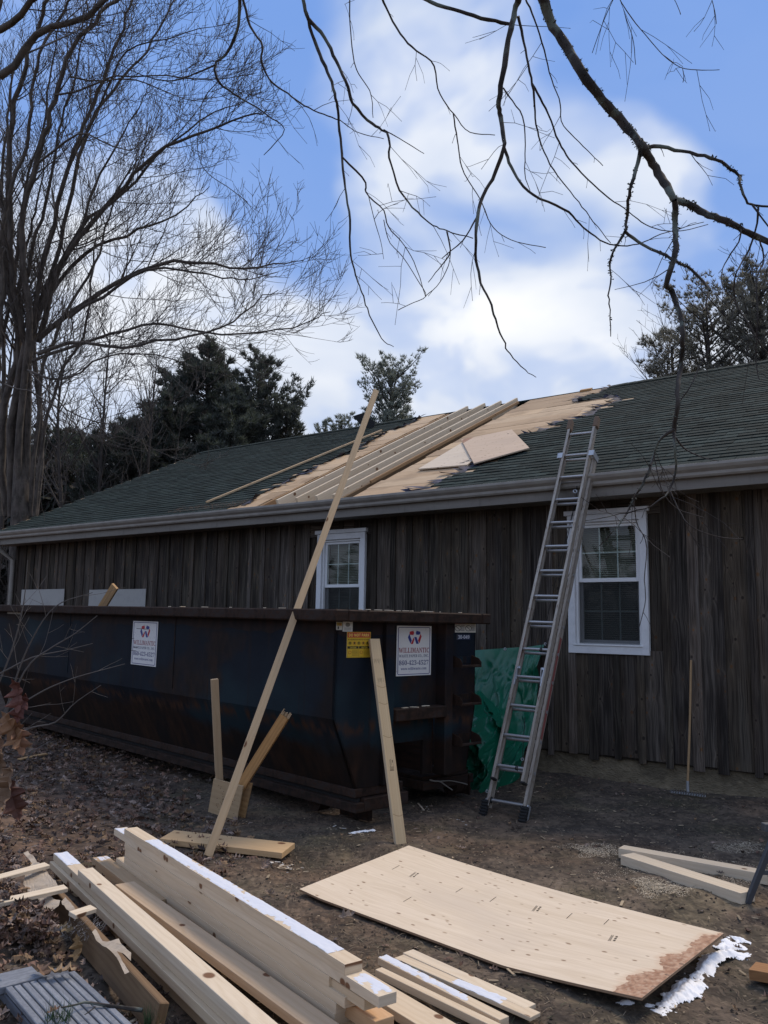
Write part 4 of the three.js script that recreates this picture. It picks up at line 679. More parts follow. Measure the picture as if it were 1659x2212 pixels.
  P('sub_frame', boxAt(sx0 + 0.015, sx1 - 0.05, sy1 + 0.011, sy1 + 0.05, -1.0, zq - 0.03, 0.006, 0.5, 0.5), M.rust);
  // rollers and their plates
  const roller = (x, z, r, w) => { const g = new THREE.CylinderGeometry(r, r, w, 20); g.rotateZ(Math.PI / 2); g.translate(x, r + 0.0, z); P('roller', g, M.rust); };
  roller(0.16, -0.62, 0.095, 0.14); roller(0.40, -0.35, 0.10, 0.18); roller(0.16, -6.0, 0.1, 0.14); roller(sx1 - 0.18, -0.32, 0.10, 0.16);
  P('roller_plate', boxAt(0.1, 0.115, 0.03, 0.2, -0.70, -0.54, 0.002, 0.5, 0.5), M.rust); P('roller_plate', boxAt(sx1 - 0.09, sx1 - 0.07, 0.0, 0.2, -0.5, -0.2, 0.002, 0.5, 0.5), M.rust); P('roller_plate', boxAt(0.30, 0.34, -0.03, 0.11, -0.5, -0.1, 0.002, 0.5, 0.5), M.rust);
  // steps at the far corner
  for (const [py] of [[640], [868], [1108]]) {
    const zz = 0.13; const [a, ya] = onEnd(...Z6(1237, py), zz), [b, yb] = onEnd(...Z6(1350, py - 5), zz); const g = new THREE.Group(); g.name = numbered('step'); dumpster.add(g);
    part(g, 'step_bar', boxAt(a, b, ya - 0.012, ya + 0.012, zz - 0.03, zz, 0.004, 0.5, 0.5), M.rust);
    for (const xx of [a, b]) { const sh = new THREE.Shape([[0, 0], [zz, 0], [zz, 0.05], [zz - 0.03, 0.085], [-0.02, 0.12]].map(([q, r]) => new THREE.Vector2(-q, r))); const e = new THREE.ExtrudeGeometry(sh, { depth: 0.008, bevelEnabled: false }); e.rotateY(Math.PI / 2); e.translate(xx - 0.004, ya - 0.013, 0); part(g, 'step_plate', e, M.rust); }
    part(g, 'step_back', boxAt(Math.min(a, XF - 0.1), b, ya + 0.02, ya + 0.09, -0.012, 0.004, 0.001, 0.5, 0.5), M.dump);
  }
  // cable and hook on the sill
  const cz = zq + 0.01; const cp = [[640, 1065], [700, 1080], [770, 1085], [850, 1140], [930, 1195]].map(([x, y]) => { const [a, b] = onEnd(...Z7(x, y), cz); return V(a, b, cz); });
  P('cable', tube1(spline(cp, 0.02), 0.008, 0.006, 6), M.rope); P('cable', tube1(spline([[780, 1080], [900, 1075], [1020, 1095], [1130, 1125]].map(([x, y]) => { const [a, b] = onEnd(...Z7(x, y), cz); return V(a, b, cz); }), 0.02), 0.005, 0.005, 6), M.rope);
  // signs and labels
  const sticker = (name, x0, x1, ya, yb, z, w, h, draw, label, tilt = 0) => { const m = P(name, new THREE.BoxGeometry(x1 - x0, yb - ya, 0.004), [0, 1, 2, 3, 4, 5].map((k) => k === 4 ? null : M.panelWhite)); m.material = [M.panelWhite, M.panelWhite, M.panelWhite, M.panelWhite, std({ map: canvasTex(w, h, draw), roughness: 0.5 }), M.panelWhite]; m.position.set((x0 + x1) / 2, (ya + yb) / 2, z + 0.003); m.rotation.z = tilt; if (label) m.userData.label = label; return m; };
  { const z = -0.07; const [a, yt] = onEnd(...ZS(686, 255), z), [b, yt2] = onEnd(...ZS(990, 252), z), [, yb] = onEnd(...ZS(676, 697), z), [, yb2] = onEnd(...ZS(981, 674), z); sticker('company_sign', a + 0.006, b, (yb + yb2) / 2, (yt + yt2) / 2, z, 384, 560, signDraw(60), 'white company sign with red and blue emblem on the end wall', 0.0); }
  { const [a, yt] = onEnd(...ZS(256, 305)), [b] = onEnd(...ZS(462, 300)), [, yb] = onEnd(...ZS(250, 530)); sticker('warning_sign', a, b, yb, yt, 0.0, 360, 400, noPark, 'yellow no parking sign with red heading', 0); }
  { const [a, yt] = onEnd(...ZS(1196, 208)), [b] = onEnd(...ZS(1376, 206)), [, yb] = onEnd(...ZS(1194, 310)); sticker('caution_label', a, b, yb, yt - 0.004, 0.0, 320, 190, warnTag); }
  { const [a, yt] = onEnd(...ZS(1214, 325)), [b, yb] = onEnd(...ZS(1328, 374)); sticker('unit_number', a, b, yb, yt, 0.0, 256, 96, unitNo); }
  { const [a, yt] = onEnd(...ZS(219, 207)), [b] = onEnd(...ZS(305, 207)), [, yb] = onEnd(...ZS(219, 302)); sticker('small_label', a, b, yb, yt - 0.004, 0.0, 160, 180, smallTag); }
  { const [a, yt] = onEnd(...ZS(163, 220)), [b] = onEnd(...ZS(214, 220)), [, yb] = onEnd(...ZS(163, 288)); sticker('small_label', a, b, yb, yt, 0.0, 100, 140, smallTag2); }
  const sideSign = (name, px0, px1, pyT, pyB, w, h, draw, label) => { const [z0, yt] = onSide(px0, pyT, XN), [z1] = onSide(px1, pyT, XN), [, yb] = onSide(px0, pyB, XN); const m = P(name, new THREE.BoxGeometry(Math.abs(z1 - z0), yt - yb, 0.004), M.panelWhite); m.material = [M.panelWhite, M.panelWhite, M.panelWhite, M.panelWhite, std({ map: canvasTex(w, h, draw), roughness: 0.5 }), M.panelWhite]; m.rotation.y = -Math.PI / 2; m.position.set(XN - 0.003, (yt + yb) / 2, (z0 + z1) / 2); if (label) m.userData.label = label; };
  sideSign('company_sign', 289, 343, 1341, 1435, 384, 560, signDraw(420), 'scuffed white company sign with scratched lettering on the long side');
  sideSign('small_label', 18, 46, 1307, 1326, 120, 90, (x, w, h) => { x.fillStyle = '#aaa79d'; x.fillRect(0, 0, w, h); wearOn(x, w, h, 120, 2, '#4a4740'); });
  // crumbs of old wood on the rim and ledges
  const cr = []; rnd = RNG(31); for (let i = 0; i < 26; i++) { const g = boxG(rr(0.02, 0.08), 0.006, rr(0.01, 0.03), 0.001); g.rotateY(rr(0, 3)); if (i < 14) g.translate(rr(XN, XF), y1 + 0.004, rr(0.0, 0.1)); else if (i < 20) g.translate(rr(xp1b, xp2a), yBeamT + 0.004, rr(0, 0.07)); else g.translate(rr(XN - 0.1, XN), y1 + 0.004, rr(-3, 0)); cr.push(g); }
  P('wood_crumbs', merge(cr), M.spruce).userData.kind = 'stuff';
}

// ------------------------------------------------------------------ ladder
const ladder = thing('extension_ladder', 'aluminium extension ladder leaning against the house gutter beside the right window', 'ladder', V(1.1635, -0.03, -8.1215));
{
  const yaw = 0.6117, X = V(Math.cos(yaw), 0, Math.sin(yaw)), up = V(0.28008, 0.89948, -0.33539).normalize(), F = X.clone().cross(up).normalize();
  ladder.quaternion.setFromRotationMatrix(new THREE.Matrix4().makeBasis(X, up, F)); // x across, y up the rails, z towards the climber
  const k0 = 0.13, S = 0.305, P = (n, g, m) => part(ladder, n, g, m);
  const rail = (x, z, y0, y1, w, d, flip) => { // an I or C section rail
    const f = 0.006, g = merge([boxAt(x - 0.003, x + 0.003, y0, y1, z - d / 2, z + d / 2, 0.001, 1, 0.3), boxAt(x - (flip > 0 ? w : 0.003), x + (flip > 0 ? 0.003 : w), y0, y1, z + d / 2 - f, z + d / 2, 0.001, 1, 0.3), boxAt(x - (flip > 0 ? w : 0.003), x + (flip > 0 ? 0.003 : w), y0 + 0.001, y1 - 0.001, z - d / 2, z - d / 2 + f, 0.001, 1, 0.3)]); return P('rail', g, M.alu);
  };
  const top = k0 + 14.35 * S, bt = k0 + 13.1 * S;
  for (const s of [-1, 1]) { rail(s * 0.205, -0.035, 0.06, bt, 0.032, 0.078, s); rail(s * 0.168, 0.045, k0 + 0.62 * S, top, 0.028, 0.07, s); }
  const rung = (k, z, w, m = M.rung) => { const g = new THREE.CylinderGeometry(0.0165, 0.0165, w * 2, 14); g.rotateZ(Math.PI / 2); g.scale(1, 0.9, 1.05); g.translate(0, k0 + k * S, z); P('rung', g, m); };
  for (let k = 0; k < 14; k++) rung(k, -0.035, 0.205); for (let k = 1; k <= 14; k++) rung(k + 0.035, 0.045, 0.165);
  for (let k = 0; k < 13; k++) for (const s of [1]) { const g = new THREE.CylinderGeometry(0.017, 0.014, 0.008, 14); g.rotateZ(-Math.PI / 2); g.translate(s * 0.211, k0 + k * S, -0.035); P('rung_end', g, M.rung); }
  for (const s of [-1, 1]) {
    P('end_cap', (() => { const g = boxG(0.055, 0.15, 0.085, 0.022); g.translate(s * 0.163, top + 0.04, 0.045); return g; })(), M.padbrown);
    P('end_cap', boxAt(s * 0.160 - 0.022, s * 0.160 + 0.022, k0 + 0.56 * S, k0 + 0.62 * S, 0.005, 0.085, 0.006), M.rubber);
    P('guide_bracket', merge([boxAt(s * 0.19 - 0.032, s * 0.19 + 0.032, bt - 0.07, bt + 0.0, 0.082, 0.087, 0.001), boxAt(s * 0.214 - 0.003, s * 0.214 + 0.003, bt - 0.07, bt, -0.08, 0.087, 0.001)]), M.galv);
    // lock hooks on the fly
    P('rung_lock', merge([boxAt(s * 0.145 - 0.006, s * 0.145 + 0.006, k0 + 4 * S - 0.09, k0 + 4 * S + 0.10, 0.055, 0.085, 0.002), boxAt(s * 0.135 - 0.02, s * 0.135 + 0.02, k0 + 4 * S + 0.085, k0 + 4 * S + 0.11, 0.05, 0.08, 0.002), (() => { const g = boxG(0.008, 0.13, 0.012, 0.002); g.rotateX(0.35); g.translate(s * 0.132, k0 + 4 * S + 0.03, 0.095); return g; })()]), M.galv);
    // feet: shoe plate with ribbed pads
    P('foot_plate', (() => { const g = boxG(0.012, 0.17, 0.07, 0.002); g.translate(s * 0.216, 0.05, -0.04); return g; })(), M.galv);
    const pads = []; for (let i = 0; i < 6; i++) pads.push(boxAt(s * 0.205 - 0.042, s * 0.205 + 0.03, -0.055 + i * 0.028, -0.055 + i * 0.028 + 0.016, -0.02 - i * 0.0, 0.03, 0.004)); pads.push(boxAt(s * 0.205 - 0.036, s * 0.205 + 0.024, -0.06, 0.115, -0.03, 0.018, 0.004));
    P('foot_pad', merge(pads), M.rubber);
    P('rung_collar', (() => { const g = boxG(0.03, 0.05, 0.05, 0.008); g.translate(s * 0.18, k0, -0.035); return g; })(), M.rubber);
  }
  P('faded_sticker', boxAt(-0.206 - 0.0046, -0.206 - 0.0032, k0 + 4.4 * S, k0 + 5.4 * S, -0.06, -0.01, 0), M.redfaded); P('faded_sticker', boxAt(0.2083, 0.2096, k0 + 2.1 * S, k0 + 5.6 * S, -0.055, -0.012, 0), M.redfaded); P('faded_sticker', boxAt(-0.1648, -0.1634, k0 + 4.7 * S, k0 + 5.5 * S, 0.02, 0.07, 0), M.redfaded);
  // pulley and rope
  P('pulley', (() => { const g = new THREE.TorusGeometry(0.02, 0.008, 8, 16); g.rotateY(0.5); g.translate(0.02, k0 + 11.6 * S, -0.06); return g; })(), M.galv);
  P('rope', tube1(spline([V(0.02, k0 + 12 * S, -0.06), V(0.03, k0 + 11.4 * S, -0.09), V(0.01, k0 + 9 * S, -0.12), V(0.05, k0 + 6 * S, -0.10), V(0.06, k0 + 5.1 * S, -0.02)], 0.1), 0.004, 0.004, 5), M.rubber); P('rope', tube1(spline([V(0.04, k0 + 11.4 * S, -0.08), V(-0.03, k0 + 8 * S, -0.13), V(0.0, k0 + 5 * S, -0.06)], 0.1), 0.0035, 0.0035, 5), M.rubber);
  for (const k of [1.035, 5.035]) P('rope_knot', tube1(spline([V(0.05, k0 + k * S + 0.02, 0.045), V(0.055, k0 + k * S, 0.066), V(0.05, k0 + k * S - 0.02, 0.045), V(0.06, k0 + k * S, 0.026), V(0.066, k0 + k * S + 0.02, 0.045), V(0.07, k0 + k * S, 0.068), V(0.072, k0 + k * S - 0.03, 0.05)], 0.01), 0.005, 0.005, 6), M.rubber);
}

// ------------------------------------------------------------------ leaning boards
const Z6b = (x, y) => [(700 + x * 0.6028) * 0.5486, (2600 + y * 0.6028) * 0.5486];
{
  const foot = G(449, 1850, 0.0); const dir = V(1.1443, 4.3329, -2.7296).normalize(); const tip = foot.clone().addScaledVector(dir, 5.25);
  board('leaning_board', 'very long narrow pale board leaning over the dumpster rim up past the roof edge', 'board', foot, tip, 0.064, 0.02, V(0.35, 0.25, 1).normalize(), M.tan);
  // shorter stud with pencil marks against the end wall
  const f2 = G(865, 1824, 0.0); const endN = V(0.693, 0, 0.721); const pA = dumpster.localToWorld(V(0, 0, 0.065)); const dd = ray(808, 1381), kk = pA.clone().sub(CAM).dot(endN) / dd.dot(endN); const t2 = dd.multiplyScalar(kk).add(CAM);
  const markT = canvasTex(256, 1024, (x, w, h) => { x.fillStyle = '#cdb48c'; x.fillRect(0, 0, w, h); const R = RNG(12); for (let i = 0; i < 420; i++) { x.globalAlpha = 0.10; x.strokeStyle = R() < 0.5 ? '#a57f4f' : '#e2cda6'; x.lineWidth = 1 + R() * 3; const a = R() * w; x.beginPath(); x.moveTo(a, 0); x.bezierCurveTo(a + R() * 20 - 10, h * 0.3, a + R() * 20 - 10, h * 0.6, a + R() * 14 - 7, h); x.stroke(); }
    x.globalAlpha = 0.5; x.strokeStyle = '#7a5630'; x.lineWidth = 3; for (const y of [0.25, 0.335, 0.5, 0.87]) { x.beginPath(); x.moveTo(10, h * y); x.bezierCurveTo(w * 0.3, h * (y + 0.012), w * 0.6, h * (y + 0.004), w * 0.97, h * (y - 0.006)); x.stroke(); } x.globalAlpha = 0.85; x.fillStyle = '#55452e'; x.globalAlpha = 0.6; x.fillRect(w * 0.28, h * 0.615, w * 0.12, h * 0.012); x.fillRect(w * 0.28, h * 0.615, w * 0.03, h * 0.04); x.fillRect(w * 0.48, h * 0.61, w * 0.05, h * 0.03); x.fillRect(w * 0.58, h * 0.612, w * 0.05, h * 0.035); x.fillRect(w * 0.3, h * 0.66, w * 0.4, h * 0.006); x.globalAlpha = 0.35; x.fillRect(w * 0.3, h * 0.645, w * 0.38, h * 0.018); x.globalAlpha = 0.85; x.strokeStyle = '#3b3226'; x.lineWidth = 4; for (const [y, n] of [[0.105, 6], [0.205, 5]]) for (let i = 0; i < n; i++) { x.beginPath(); const q = w * (0.2 + i * 0.13); x.moveTo(q, h * y); x.lineTo(q + (i % 2 ? 8 : -3), h * (y + 0.022)); x.lineTo(q + (i % 3) * 7, h * (y + 0.004)); x.stroke(); } });
  const mk = std({ map: markT, roughness: 0.75 });
  const lb = board('leaning_stud', 'pale wooden stud with pencil marks leaning on the end of the dumpster', 'stud', f2, t2, 0.095, 0.04, V(0.45, 0.25, 1).normalize(), M.spruceC);
  const fl = f2.distanceTo(t2); const face = part(lb, 'marked_face', new THREE.BoxGeometry(fl - 0.004, 0.091, 0.002), mk); face.position.z = 0.0208; { const u = face.geometry.attributes.uv; for (let i = 0; i < u.count; i++) { const a = u.getX(i), b = u.getY(i); u.setXY(i, b, a); } }
  // pieces propped on the long side: upright old stud, broken stud, square plywood scrap with another behind
  const footP = G(483, 1764, 0.0); const nrm = V(-0.35, -0.16, 0.93).normalize(); // plane the scraps lean in
  const lean = (x, y, off = 0) => { const d = ray(...Z6b(x, y)); const k = (footP.clone().addScaledVector(nrm, off).sub(CAM)).dot(nrm) / d.dot(nrm); return d.multiplyScalar(k).add(CAM); };
  const quadSheet = (name, label, pts, off, th, mat) => { const q = pts.map(([x, y]) => lean(x, y, off)); const c = q.reduce((a, b) => a.add(b), V(0, 0, 0)).multiplyScalar(0.25); const up = q[0].clone().sub(q[3]).normalize(), xx = up.clone().cross(nrm).normalize(); const zz = xx.clone().cross(up); const sh = new THREE.Shape(q.map((v) => { const e = v.clone().sub(c); return new THREE.Vector2(e.dot(xx), e.dot(up)); })); const g = new THREE.ExtrudeGeometry(sh, { depth: th, bevelEnabled: false }); const u = g.attributes.uv; for (let i = 0; i < u.count; i++) u.setXY(i, u.getX(i) / 2 + 0.2, u.getY(i) / 1 + 0.6); const m = part(scene, name, g, mat); m.position.copy(c); m.quaternion.setFromRotationMatrix(new THREE.Matrix4().makeBasis(xx, up, zz)); return tag(m, label, 'plywood'); };
  const q1 = quadSheet('plywood_scrap', 'square plywood scrap full of nail holes standing in front of the broken stud', [[240, 770], [432, 820], [390, 1046], [204, 985]], 0.0, 0.015, M.tan);
  rnd = RNG(77); const dots = []; const pl = lean(318, 905, 0.018).sub(q1.position).applyQuaternion(q1.quaternion.clone().invert()); for (let i = 0; i < 42; i++) { const g = new THREE.CylinderGeometry(0.0035, 0.0035, 0.003, 6); g.rotateX(Math.PI / 2); g.translate(pl.x + rr(-0.10, 0.10), pl.y + rr(-0.12, 0.11), 0.0155); dots.push(g); } part(q1, 'nail_heads', merge(dots), M.oldwoodDark).userData.kind = 'stuff';
  quadSheet('plywood_scrap', 'narrow plywood scrap standing behind the square one by the dumpster rail', [[400, 790], [492, 800], [440, 1035], [380, 1020]], -0.09, 0.015, M.oldlight);
  const off = -0.04; board('old_stud', 'upright old stud propped on the long side of the dumpster', 'stud', lean(280, 960, off), lean(240, 122, off), 0.066, 0.04, V(0.45, 0.05, 1).normalize(), M.greyed, undefined, 0.003);
  { const a = lean(395, 850, off + 0.0), b = lean(700, 365, off - 0.15); const m = board('broken_stud', 'broken orange brown stud with splintered top slanting out beside the square scrap', 'stud', a, b, 0.088, 0.04, V(-0.1, 0.3, 1).normalize(), M.orange && std({ map: TX.oldwood, color: lin(1.35, 1.25, 1.0), roughness: 0.85 }));
    const L = a.distanceTo(b), sp = []; for (let i = 0; i < 7; i++) { const g = boxG(rr(0.03, 0.09), 0.012, 0.011, 0.001); g.translate(L / 2 + 0.015, -0.038 + i * 0.0125, rr(-0.012, 0.012)); sp.push(g); } part(m, 'splinters', merge(sp), M.greyed).userData.kind = 'stuff'; }
  // plank flat on the ground
  { const h = 0.065, q = [[346, 1808], [377, 1788], [636, 1827], [609, 1844]].map(([x, y]) => G(x, y, h)); const c = q.reduce((a, b) => a.add(b), V(0, 0, 0)).multiplyScalar(0.25); const sh = new THREE.Shape([...q.slice(0, 3), q[2].clone().lerp(q[3], 0.55), q[3]].map((p) => new THREE.Vector2(p.x - c.x, -(p.z - c.z)))); const g = new THREE.ExtrudeGeometry(sh, { depth: 0.038, bevelEnabled: true, bevelSize: 0.002, bevelThickness: 0.002, bevelSegments: 1 }); const dx = q[2].clone().sub(q[1]).normalize(); const u = g.attributes.uv, p = g.attributes.position; for (let i = 0; i < u.count; i++) { const a = p.getX(i), b = -p.getY(i); u.setXY(i, (a * dx.x + b * dx.z) / 2.4, (a * -dx.z + b * dx.x + p.getZ(i)) / 0.6); } g.rotateX(-Math.PI / 2); const m = part(scene, 'ground_plank', g, std({ map: TX.spruce, color: lin(0.85, 0.68, 0.48) })); m.position.set(c.x, c.y - 0.04, c.z); tag(m, 'yellowish plank with slanted ends flat on the dirt under the long leaning board', 'plank'); }
}

// ------------------------------------------------------------------ lumber
const ZB = (x, y) => [(150 + x * 0.3617) * 0.5486, (3150 + y * 0.3617) * 0.5486], ZC = (x, y) => [x * 0.4219 * 0.5486, (3250 + y * 0.4219) * 0.5486], ZA = (x, y) => [(1100 + x * 0.3617) * 0.5486, (3550 + y * 0.3617) * 0.5486];
function frostOn(beam, len, wid, th, from, to, seed, thr = 0.42, mat = M.frost) { // thin frosty snow on the upper face, along the beam from..to (0..1)
  const w = len * (to - from), g = patchG(w, wid - 0.004, Math.max(8, Math.round(w / 0.008)), 12, (x, z) => { const e = Math.min(1, (w / 2 - Math.abs(x)) / 0.04 + 0.15) * Math.min(1, (wid / 2 - Math.abs(z)) / 0.012 + 0.1); const n = (0.6 * fbm(x * 3 + seed, z * 30 + 40, 3, seed) + 0.4 * fbm(x * 40, z * 60, 3, seed + 2)); return (n * (0.75 + 0.35 * e) - thr) * 0.012; });
  g.rotateX(Math.PI / 2); const m = part(beam, 'frost', g, mat); m.position.set(-len / 2 + len * (from + to) / 2, 0, th / 2 + 0.0004); m.userData.label = 'thin white frosty snow'; return m;
}
{
  rnd = RNG(2024);
  const D1 = V(Math.cos(-2.19414), 0, Math.sin(-2.19414)), X1 = V(-D1.z, 0, D1.x); // away along the stack; X1 across it
  if (X1.x < 0) X1.negate();
  const TH = 0.0425, WD = 0.087, H = 0.34; const TL = ground0(745.3, 2083.5, H), FL = ground0(268.8, 1789.6, H); const LEN = TL.distanceTo(FL);
  const nearO = [0, 0.235, -0.12, 0.0, -0.06, -0.065, -0.06, -0.05], farO = [0, 0.21, -0.02, -0.03, -0.03, 0.12, -0.05, -0.02], lat = [0, 0.003, 0.001, 0.002, -0.001, -0.003, -0.001, -0.002], mats = [M.spruceB, M.spruce, M.spruceB, M.spruceB, M.spruceB, M.spruceB, M.spruceC, M.spruceB];
  const names = ['frosted top timber of the tall stack', 'second timber of the tall stack sticking out at both ends', 'short third timber of the tall stack just under the projecting one', 'fourth timber of the tall stack counted from its frosted top', 'fifth timber of the tall stack counted from its frosted top', 'sixth timber of the tall stack with its far end yellowish and projecting', 'second lowest timber of the tall stack', 'lowest timber of the tall stack lying on the ground'];
  for (let i = 0; i < 8; i++) {
    const y = H - TH * (i + 0.5) - (i ? 0.0001 * i : 0); const off = X1.clone().multiplyScalar(WD / 2 + lat[i]);
    const a = TL.clone().addScaledVector(D1, -nearO[i]).add(off).setY(y), b = FL.clone().addScaledVector(D1, farO[i]).add(off).setY(y + rr(-0.001, 0.001));
    const m = board('timber', names[i], 'timber', a, b, WD, TH - 0.0004, V(0, 1, 0), mats[i], 'pale sawn timbers stacked on the ground', 0.0008);
    const L = a.distanceTo(b);
    if (i === 0) frostOn(m, L, WD, TH, 0.05, 0.86, 5, 0.41); if (i === 1) { frostOn(m, L, WD, TH, 0.90, 1.0, 9, 0.40); frostOn(m, L, WD, TH, 0.0, 0.07, 15, 0.56); }
  }
  // second column behind it and odd pieces at the near end
  const piece = (label, pa, h, len, back, w, t, mat, dirv = D1, frost) => { const p = ground0(...pa, h); const across = V(-dirv.z, 0, dirv.x); if (across.x < 0) across.negate(); const q = p.clone().addScaledVector(across, w / 2).setY(h - t / 2); const a = q.clone().addScaledVector(dirv, -back), b = q.clone().addScaledVector(dirv, len); const m = board('timber', label, 'timber', a, b, w, t, V(0, 1, 0), mat, 'pale sawn timbers stacked on the ground'); if (frost) frostOn(m, len + back, w, t, ...frost); return m; };
  piece('timber hidden behind the tall stack, its sawn end showing below the projecting one', ZA(925, 1068), 0.245, 2.3, 0, WD, TH, M.spruceC);
  piece('orange tinted timber sticking out low behind the tall stack', ZA(1040, 1305), 0.165, 2.3, 0.0, 0.095, 0.06, M.orange);
  piece('wide pale plank lying low right of the tall stack', ZA(1195, 1150), 0.085, 0.6, 1.6, 0.14, 0.04, M.spruceB, V(-0.60, 0, -0.80).normalize());
  // board with a frosted far end low on the left of the tall stack, and the greyish plank between the stacks
  piece('low brownish timber with a frosty far end between the two stacks', ZB(592, 625), 0.10, 0.0, 1.1, 0.10, 0.07, M.greyed, D1, [0.90, 1.0, 21, 0.40]);
  piece('greyish plank lying between the two stacks', ZB(838, 918), 0.125, 0.0, 2.6, 0.12, 0.042, std({ map: TX.spruce, color: lin(0.80, 0.71, 0.63) }), V(Math.cos(-2.215), 0, Math.sin(-2.215)));
  // left stack
  const D2 = V(Math.cos(-2.1812), 0, Math.sin(-2.1812)); const lh = 0.215;
  piece('creamy clean top timber of the low left stack', ZC(728, 412), lh, 0, 3.0, 0.09, 0.043, M.spruce, D2);
  piece('second timber of the low left stack with its far end frosted', ZC(500, 262), lh - 0.043, 0, 3.3, 0.09, 0.042, M.spruceB, D2, [0.90, 1.0, 33, 0.34]);
  piece('third timber of the low left stack, sticking out a little at the far end', ZC(464, 335), lh - 0.086, 0, 3.3, 0.09, 0.042, M.spruceC, D2);
  piece('fourth timber of the low left stack, set back with a dark far end', ZC(556, 430), lh - 0.129, 0, 3.2, 0.09, 0.042, M.spruceC, D2);
  piece('bottom timber of the low left stack', ZC(590, 520), lh - 0.172, 0, 3.1, 0.09, 0.042, M.greyed, D2);
  // old plank on edge with torn paper, and slats across it
  { const h = 0.17; const a = ground0(...ZC(1540, 1655), h - 0.02), b = ground0(...ZC(430, 480), h + 0.0); const dv = b.clone().sub(a).normalize(); const face = V(-dv.z, 0, dv.x); if (face.x > 0) face.negate(); face.y = 0.22; face.normalize(); const dn = face.clone().cross(dv); if (dn.y > 0) dn.negate(); const m = board('old_plank', 'dark old plank on edge with torn paper and a broken near end', 'plank', a.clone().addScaledVector(dn, 0.065), b.clone().addScaledVector(dn, 0.065), 0.13, 0.045, face, M.oldwoodDark, undefined, 0.004);
    const L = a.distanceTo(b); const sp = []; for (let i = 0; i < 7; i++) { const g = boxG(rr(0.03, 0.08), 0.012, 0.012, 0.002); g.translate(-L / 2 - 0.012, rr(0.02, 0.075) * (m.quaternion ? 1 : 1), rr(-0.018, 0.018)); sp.push(g); } part(m, 'splinters', merge(sp), M.spruceC).userData.kind = 'stuff';
    // torn paper facing still glued along the upper edge
    const paper = (pts, lab, lift = 0.012, cat = 'paper', sub = 16) => { const q = pts.map(([x, y, e]) => ground0(...ZC(x, y), h + 0.03 + (e || 0) * 0.5 + lift)); const c = q.reduce((s, p) => s.add(p), V(0, 0, 0)).multiplyScalar(1 / q.length); const sh = new THREE.Shape(q.map((p) => new THREE.Vector2(p.x - c.x, -(p.z - c.z)))); let g = new THREE.ShapeGeometry(sh, 1); const geo = densify(g, 3); const p = geo.attributes.position; for (let i = 0; i < p.count; i++) { const x = p.getX(i), z = -p.getY(i); let best = 0, bw = 0; q.forEach((v, k) => { const w = 1 / (0.0004 + (v.x - c.x - x) ** 2 + (v.z - c.z - z) ** 2); best += (pts[k][2] || 0) * 0.5 * w; bw += w; }); p.setXYZ(i, x, best / bw + 0.025 * (fbm(x * 9 + 3, z * 9 + pts[0][0], 3, 4) - 0.5), z); } geo.computeVertexNormals(); const uvs = new Float32Array(p.count * 2); for (let i = 0; i < p.count; i++) { uvs[i * 2] = p.getX(i) * 2; uvs[i * 2 + 1] = p.getZ(i) * 2; } geo.setAttribute('uv', new THREE.BufferAttribute(uvs, 2)); const mm = part(scene, 'torn_paper', geo, M.paper); mm.position.set(c.x, h + 0.03 + lift, c.z); return tag(mm, lab, cat); };
    paper([[220, 250, -0.05], [262, 235, -0.05], [330, 300], [370, 360], [440, 415], [520, 500], [560, 590], [480, 650], [565, 690], [545, 740], [440, 790], [400, 830, -0.07], [362, 770, -0.08], [360, 690, -0.05], [270, 620, -0.06], [215, 560, -0.07], [240, 450, -0.05], [300, 370, -0.03]], 'large sheet of torn beige building paper under the crossing slats');
    paper([[860, 1000], [890, 972], [960, 1060], [1000, 1075], [1110, 1040, 0.03], [1140, 1110, 0.03], [1225, 1190], [1222, 1265, -0.01], [1150, 1200], [1090, 1180], [1210, 1345], [1165, 1390, -0.03], [1110, 1290, -0.03], [1040, 1200, -0.02], [960, 1130, -0.02], [900, 1060, -0.01]], 'torn strip of beige paper stuck to the broken end of the old plank');
    paper([[575, 700], [610, 668], [690, 760], [720, 800], [680, 830, -0.02], [620, 790, -0.02], [580, 740, -0.02]], 'small torn paper scrap between two crossing slats on the old plank');
    const slat = (label, x0, y0, x1, y1, hh = h + 0.065) => board('short_slat', label, 'slat', ground0(...ZC(x0, y0), hh), ground0(...ZC(x1, y1), hh), 0.056, 0.022, V(0.1, 1, 0.12).normalize(), M.spruce);
    slat('short pale slat crossing the torn paper, farthest of the three', -260, 560, 440, 372); slat('short pale slat crossing the paper, in the middle of the three', -60, 735, 615, 585); slat('stubby pale slat end nearest the broken plank end', 672, 840, 872, 775);
    // wisps of pale fibre
    const fb = new Soup(); const fc = ground0(...ZC(760, 940), h); for (let i = 0; i < 220; i++) { const p = fc.clone().add(V(rr(-0.10, 0.10), rr(-0.05, 0.015), rr(-0.09, 0.07))); const d = V(rr(-1, 1), rr(-0.4, 0.6), rr(-1, 1)).normalize().multiplyScalar(rr(0.02, 0.06)); const e = V(0.0025, 0.001, 0.0025); const k = rr(0.30, 0.62); fb.tri(p, p.clone().add(d), p.clone().add(e), [k, k * 0.97, k * 0.94]); } stuffTop('fibre_tufts', fb.build(), M.vcol, 'tuft of pale torn fibre on the old plank beside the stubby slat', 'fibre');
  }
}
